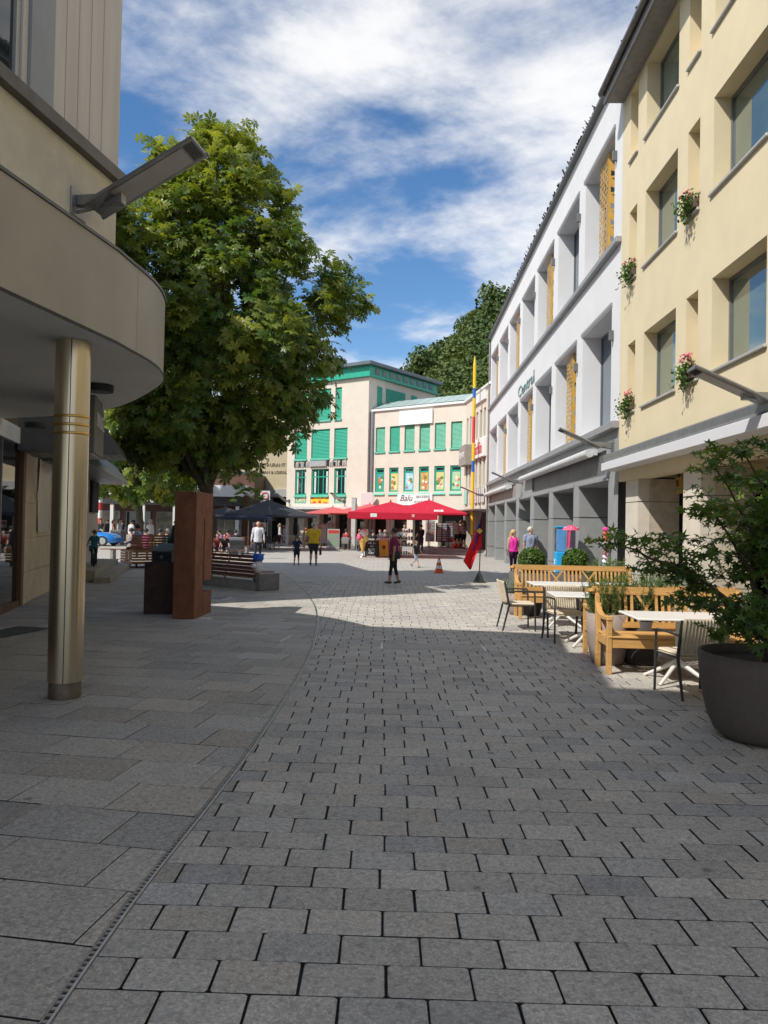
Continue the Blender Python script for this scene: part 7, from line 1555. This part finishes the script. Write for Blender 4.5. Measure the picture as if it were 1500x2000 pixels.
# seated around the wooden lounger and the trees
SIT = dict(thigh=(84, 80), shin=(84, 80), arm=(22, 18), fore=(48, 52), aout=(10, 10), hands=False, detail=False)
lx = gnd(262, 1110)
person('man in a pale blue shirt perched on the wooden lounger facing left', (lx.x - .15, lx.y + 1.0, 0), 170, 1.74, sit=.63, shirt=(.22, .32, .58), pants=(.012, .012, .016), hair=(.02, .015, .012), sleeves='long', group='people sitting around the trees', lean=8, **SIT)
person('figure in a black headscarf and cloak sitting on the wooden lounger', (lx.x + 1.15, lx.y + .9, 0), 95, 1.68, sit=.63, shirt=(.010, .010, .011), pants=(.010, .010, .011), hair=(.008, .008, .009), hairstyle='veil', sleeves='long', group='people sitting around the trees', **SIT)
def low_seat(label, q, rz, L_=1.6, col=M_SLD):
    t = thing('slat_bench', label, 'bench', (q[0], q[1], 0), rz)
    for i in range(5): MB().box(-L_ / 2, L_ / 2, -.24 + i * .098, -.16 + i * .098, .42, .45, .004).build('seat_slat', col, t)
    for x in (-L_ * .38, L_ * .38): MB().box(x - .06, x + .06, -.22, .22, 0, .42, .01).build('support', M_CONC, t)
seats = [('pink', aY(276, 32.5), (.62, .10, .28), 'woman in a bright pink skirt sitting behind the wooden lounger'), ('grey', aY(262, 33.5), (.34, .30, .28), 'person in a striped grey top sitting beside the pink skirt'), ('taupe', aY(311, 33), (.42, .36, .30), 'dark-haired person in beige sitting right of the black cloak'), ('teal', aY(327, 33.2), (.02, .34, .28), 'grey-haired person in teal sitting near the rusty pillar'), ('dark', aY(336, 34), (.05, .045, .05), 'person in dark clothes sitting beside the one in teal')]
low_seat('long slatted bench behind the wooden lounger, full of people', aY(295, 33.2), rad(2), 4.2)
for i, (n_, q, c_, lab) in enumerate(seats): person(lab, (q[0], 33.15, 0), 80 + 12 * (i % 3), 1.66, sit=.46, shirt=c_, pants=(.45, .08, .20) if n_ == 'pink' else (.04, .04, .05), hair=(.35, .33, .31) if n_ == 'teal' else (.025, .018, .014), group='people sitting around the trees', **SIT)
stand = [(196, 58, (.03, .03, .035), 'dark-haired passer-by behind the blue car roof'), (209, 59, (.025, .03, .05), 'passer-by in navy behind the blue car'), (222, 57, (.16, .05, .03), 'woman in brown behind the car bonnet'), (233, 56, (.60, .60, .62), 'person in white standing behind the steel bin'), (238, 58, (.015, .02, .05), 'man in dark clothes near the white post'), (256, 47, (.55, .55, .56), 'person in pale grey left of the smaller tree trunk'), (276, 48, (.02, .02, .022), 'woman in black right of the smaller tree trunk'), (293, 46, (.58, .58, .60), 'woman with long white hair and a white bag'), (342, 45, (.68, .67, .66), 'man in a white shirt just left of the rusty pillar')]
for i, (px, Y, c_, lab) in enumerate(stand):
    q = aY(px, Y); person(lab, q, (-70, 150, 10, -20, 100, 60, 170, -100, -80)[i], 1.68 + .02 * (i % 4), (6, -8), (2, 8), (4, -4), (12, 10), (8, 8), shirt=c_, pants=(.03, .03, .045), hair=(.66, .62, .58) if i == 7 else (.03, .02, .015), hairstyle='long' if i in (2, 3, 6, 7) else 'short', sleeves='long' if i % 2 else 'short', group='people standing on the far left', detail=False, hands=False)
# bench under the big tree: sitter at its left end, two boys, two women in pink
bq = gnd(402, 1142)
person('man in a black T-shirt sitting at the left end of the brown bench', (bq.x - .18, bq.y + .45, 0), 95, 1.76, sit=.47, shirt=(.010, .010, .012), pants=(.28, .24, .06), hair=(.02, .016, .012), legs='shorts', group='people sitting around the trees', **SIT)
low_seat('slatted bench with two boys beside the dark litter bin', aY(436, 34.5), rad(8), 2.0)
for i, (px, lab, c_) in enumerate(((427, 'boy in a dark red top sitting left of the other boy', (.22, .03, .03)), (441, 'boy in black leaning forward beside the dark bin', (.012, .012, .014)))): q = aY(px, 34.5); person(lab, (q[0], 34.35, 0), -80, 1.45, sit=.46, lean=24, shirt=c_, pants=(.03, .03, .04), hair=(.015, .012, .010), legs='shorts', group='people sitting around the trees', **SIT)
low_seat('slatted bench with the women in pink behind the two boys', aY(450, 41), rad(-4), 2.4)
for i, (px, lab, c_) in enumerate(((436, 'woman in a lilac top bending over on the far bench', (.46, .24, .42)), (449, 'woman in rose pink sitting on the far bench', (.50, .10, .16)), (462, 'person in black sitting at the right of the women in pink', (.02, .02, .022)))): q = aY(px, 41); person(lab, (q[0], 40.9, 0), 160 - 25 * i, 1.62, sit=.46, lean=20, shirt=c_, pants=(.32, .08, .10) if i == 1 else (.03, .03, .04), hair=(.02, .015, .012), sleeves='long', group='people sitting around the trees', **SIT)
# cafe guests
guests = [(676, 50.0, 80, (.35, .04, .05), 'guest in dark red at the table behind the light post'), (702, 50.2, 100, (.40, .08, .08), 'guest in red right of the light post'), (716, 48.6, 170, (.50, .22, .20), 'guest in salmon behind the ice cream cone'), (729, 47.0, 60, (.012, .012, .014), 'man in black leaning over the table by the chalkboard'), (742, 49.0, -90, (.05, .03, .03), 'guest in brown behind the yellow board'), (752, 49.6, -120, (.30, .10, .06), 'red-haired guest behind the counter'), (515, 50.8, -60, (.03, .03, .035), 'guest in dark clothes under the charcoal parasol'), (598, 54.0, 90, (.02, .02, .024), 'guest in black behind the soft ice figure')]
for i, (px, Y, f_, c_, lab) in enumerate(guests):
    q = aY(px, Y); person(lab, (q[0], q[1], 0), f_, 1.70, sit=.47, shirt=c_, pants=(.03, .03, .04), hair=((.03, .02, .015), (.30, .10, .04), (.45, .40, .34))[i % 3], group='guests at the cafe tables', **SIT)
    if i not in (3,): cafe_chair('cafe chair under ' + lab.replace('guest ', 'the guest ', 1), (q[0], q[1], 0), rad(f_ + 90), M_GCH if i < 6 else M_RAT, 'occupied cafe chairs')
    else: cafe_chair('grey cafe chair under the man in black', (q[0], q[1], 0), rad(f_ + 90), M_GCH, 'occupied cafe chairs')
person('waiter in white standing in the bakery doorway', aY(790, 50.5), -90, 1.74, (4, -4), (2, 4), (30, 20), (50, 40), (8, 8), shirt=(.55, .53, .50), pants=(.02, .02, .02), group='people at the shops', detail=False, hands=False)
person('dark-clothed customer at the snack rack', aY(822, 46.5), 100, 1.74, (4, -4), (2, 4), (30, 20), (40, 40), (8, 8), shirt=(.015, .015, .02), pants=(.03, .03, .06), hair=(.03, .02, .015), group='people at the shops', detail=False, hands=False)
for i, (px, Y, c_, p_, lab) in enumerate(((893, 48.0, (.40, .34, .30), (.012, .012, .014), 'man in a grey shirt browsing on the shop terrace'), (899, 48.6, (.02, .02, .03), (.01, .01, .012), 'man in black beside him on the shop terrace'), (906, 47.6, (.36, .34, .32), (.015, .015, .016), 'woman in grey with black shorts on the shop terrace'))):
    q = aY(px, Y); person(lab, (*q, .34), 60 + i * 30, 1.70, (4, -4), (2, 6), (10, 10), (40, 30), (8, 8), shirt=c_, pants=p_, legs='shorts', hair=(.10, .05, .03), hairstyle='long' if i == 2 else 'short', group='people at the shops', detail=False, hands=False)
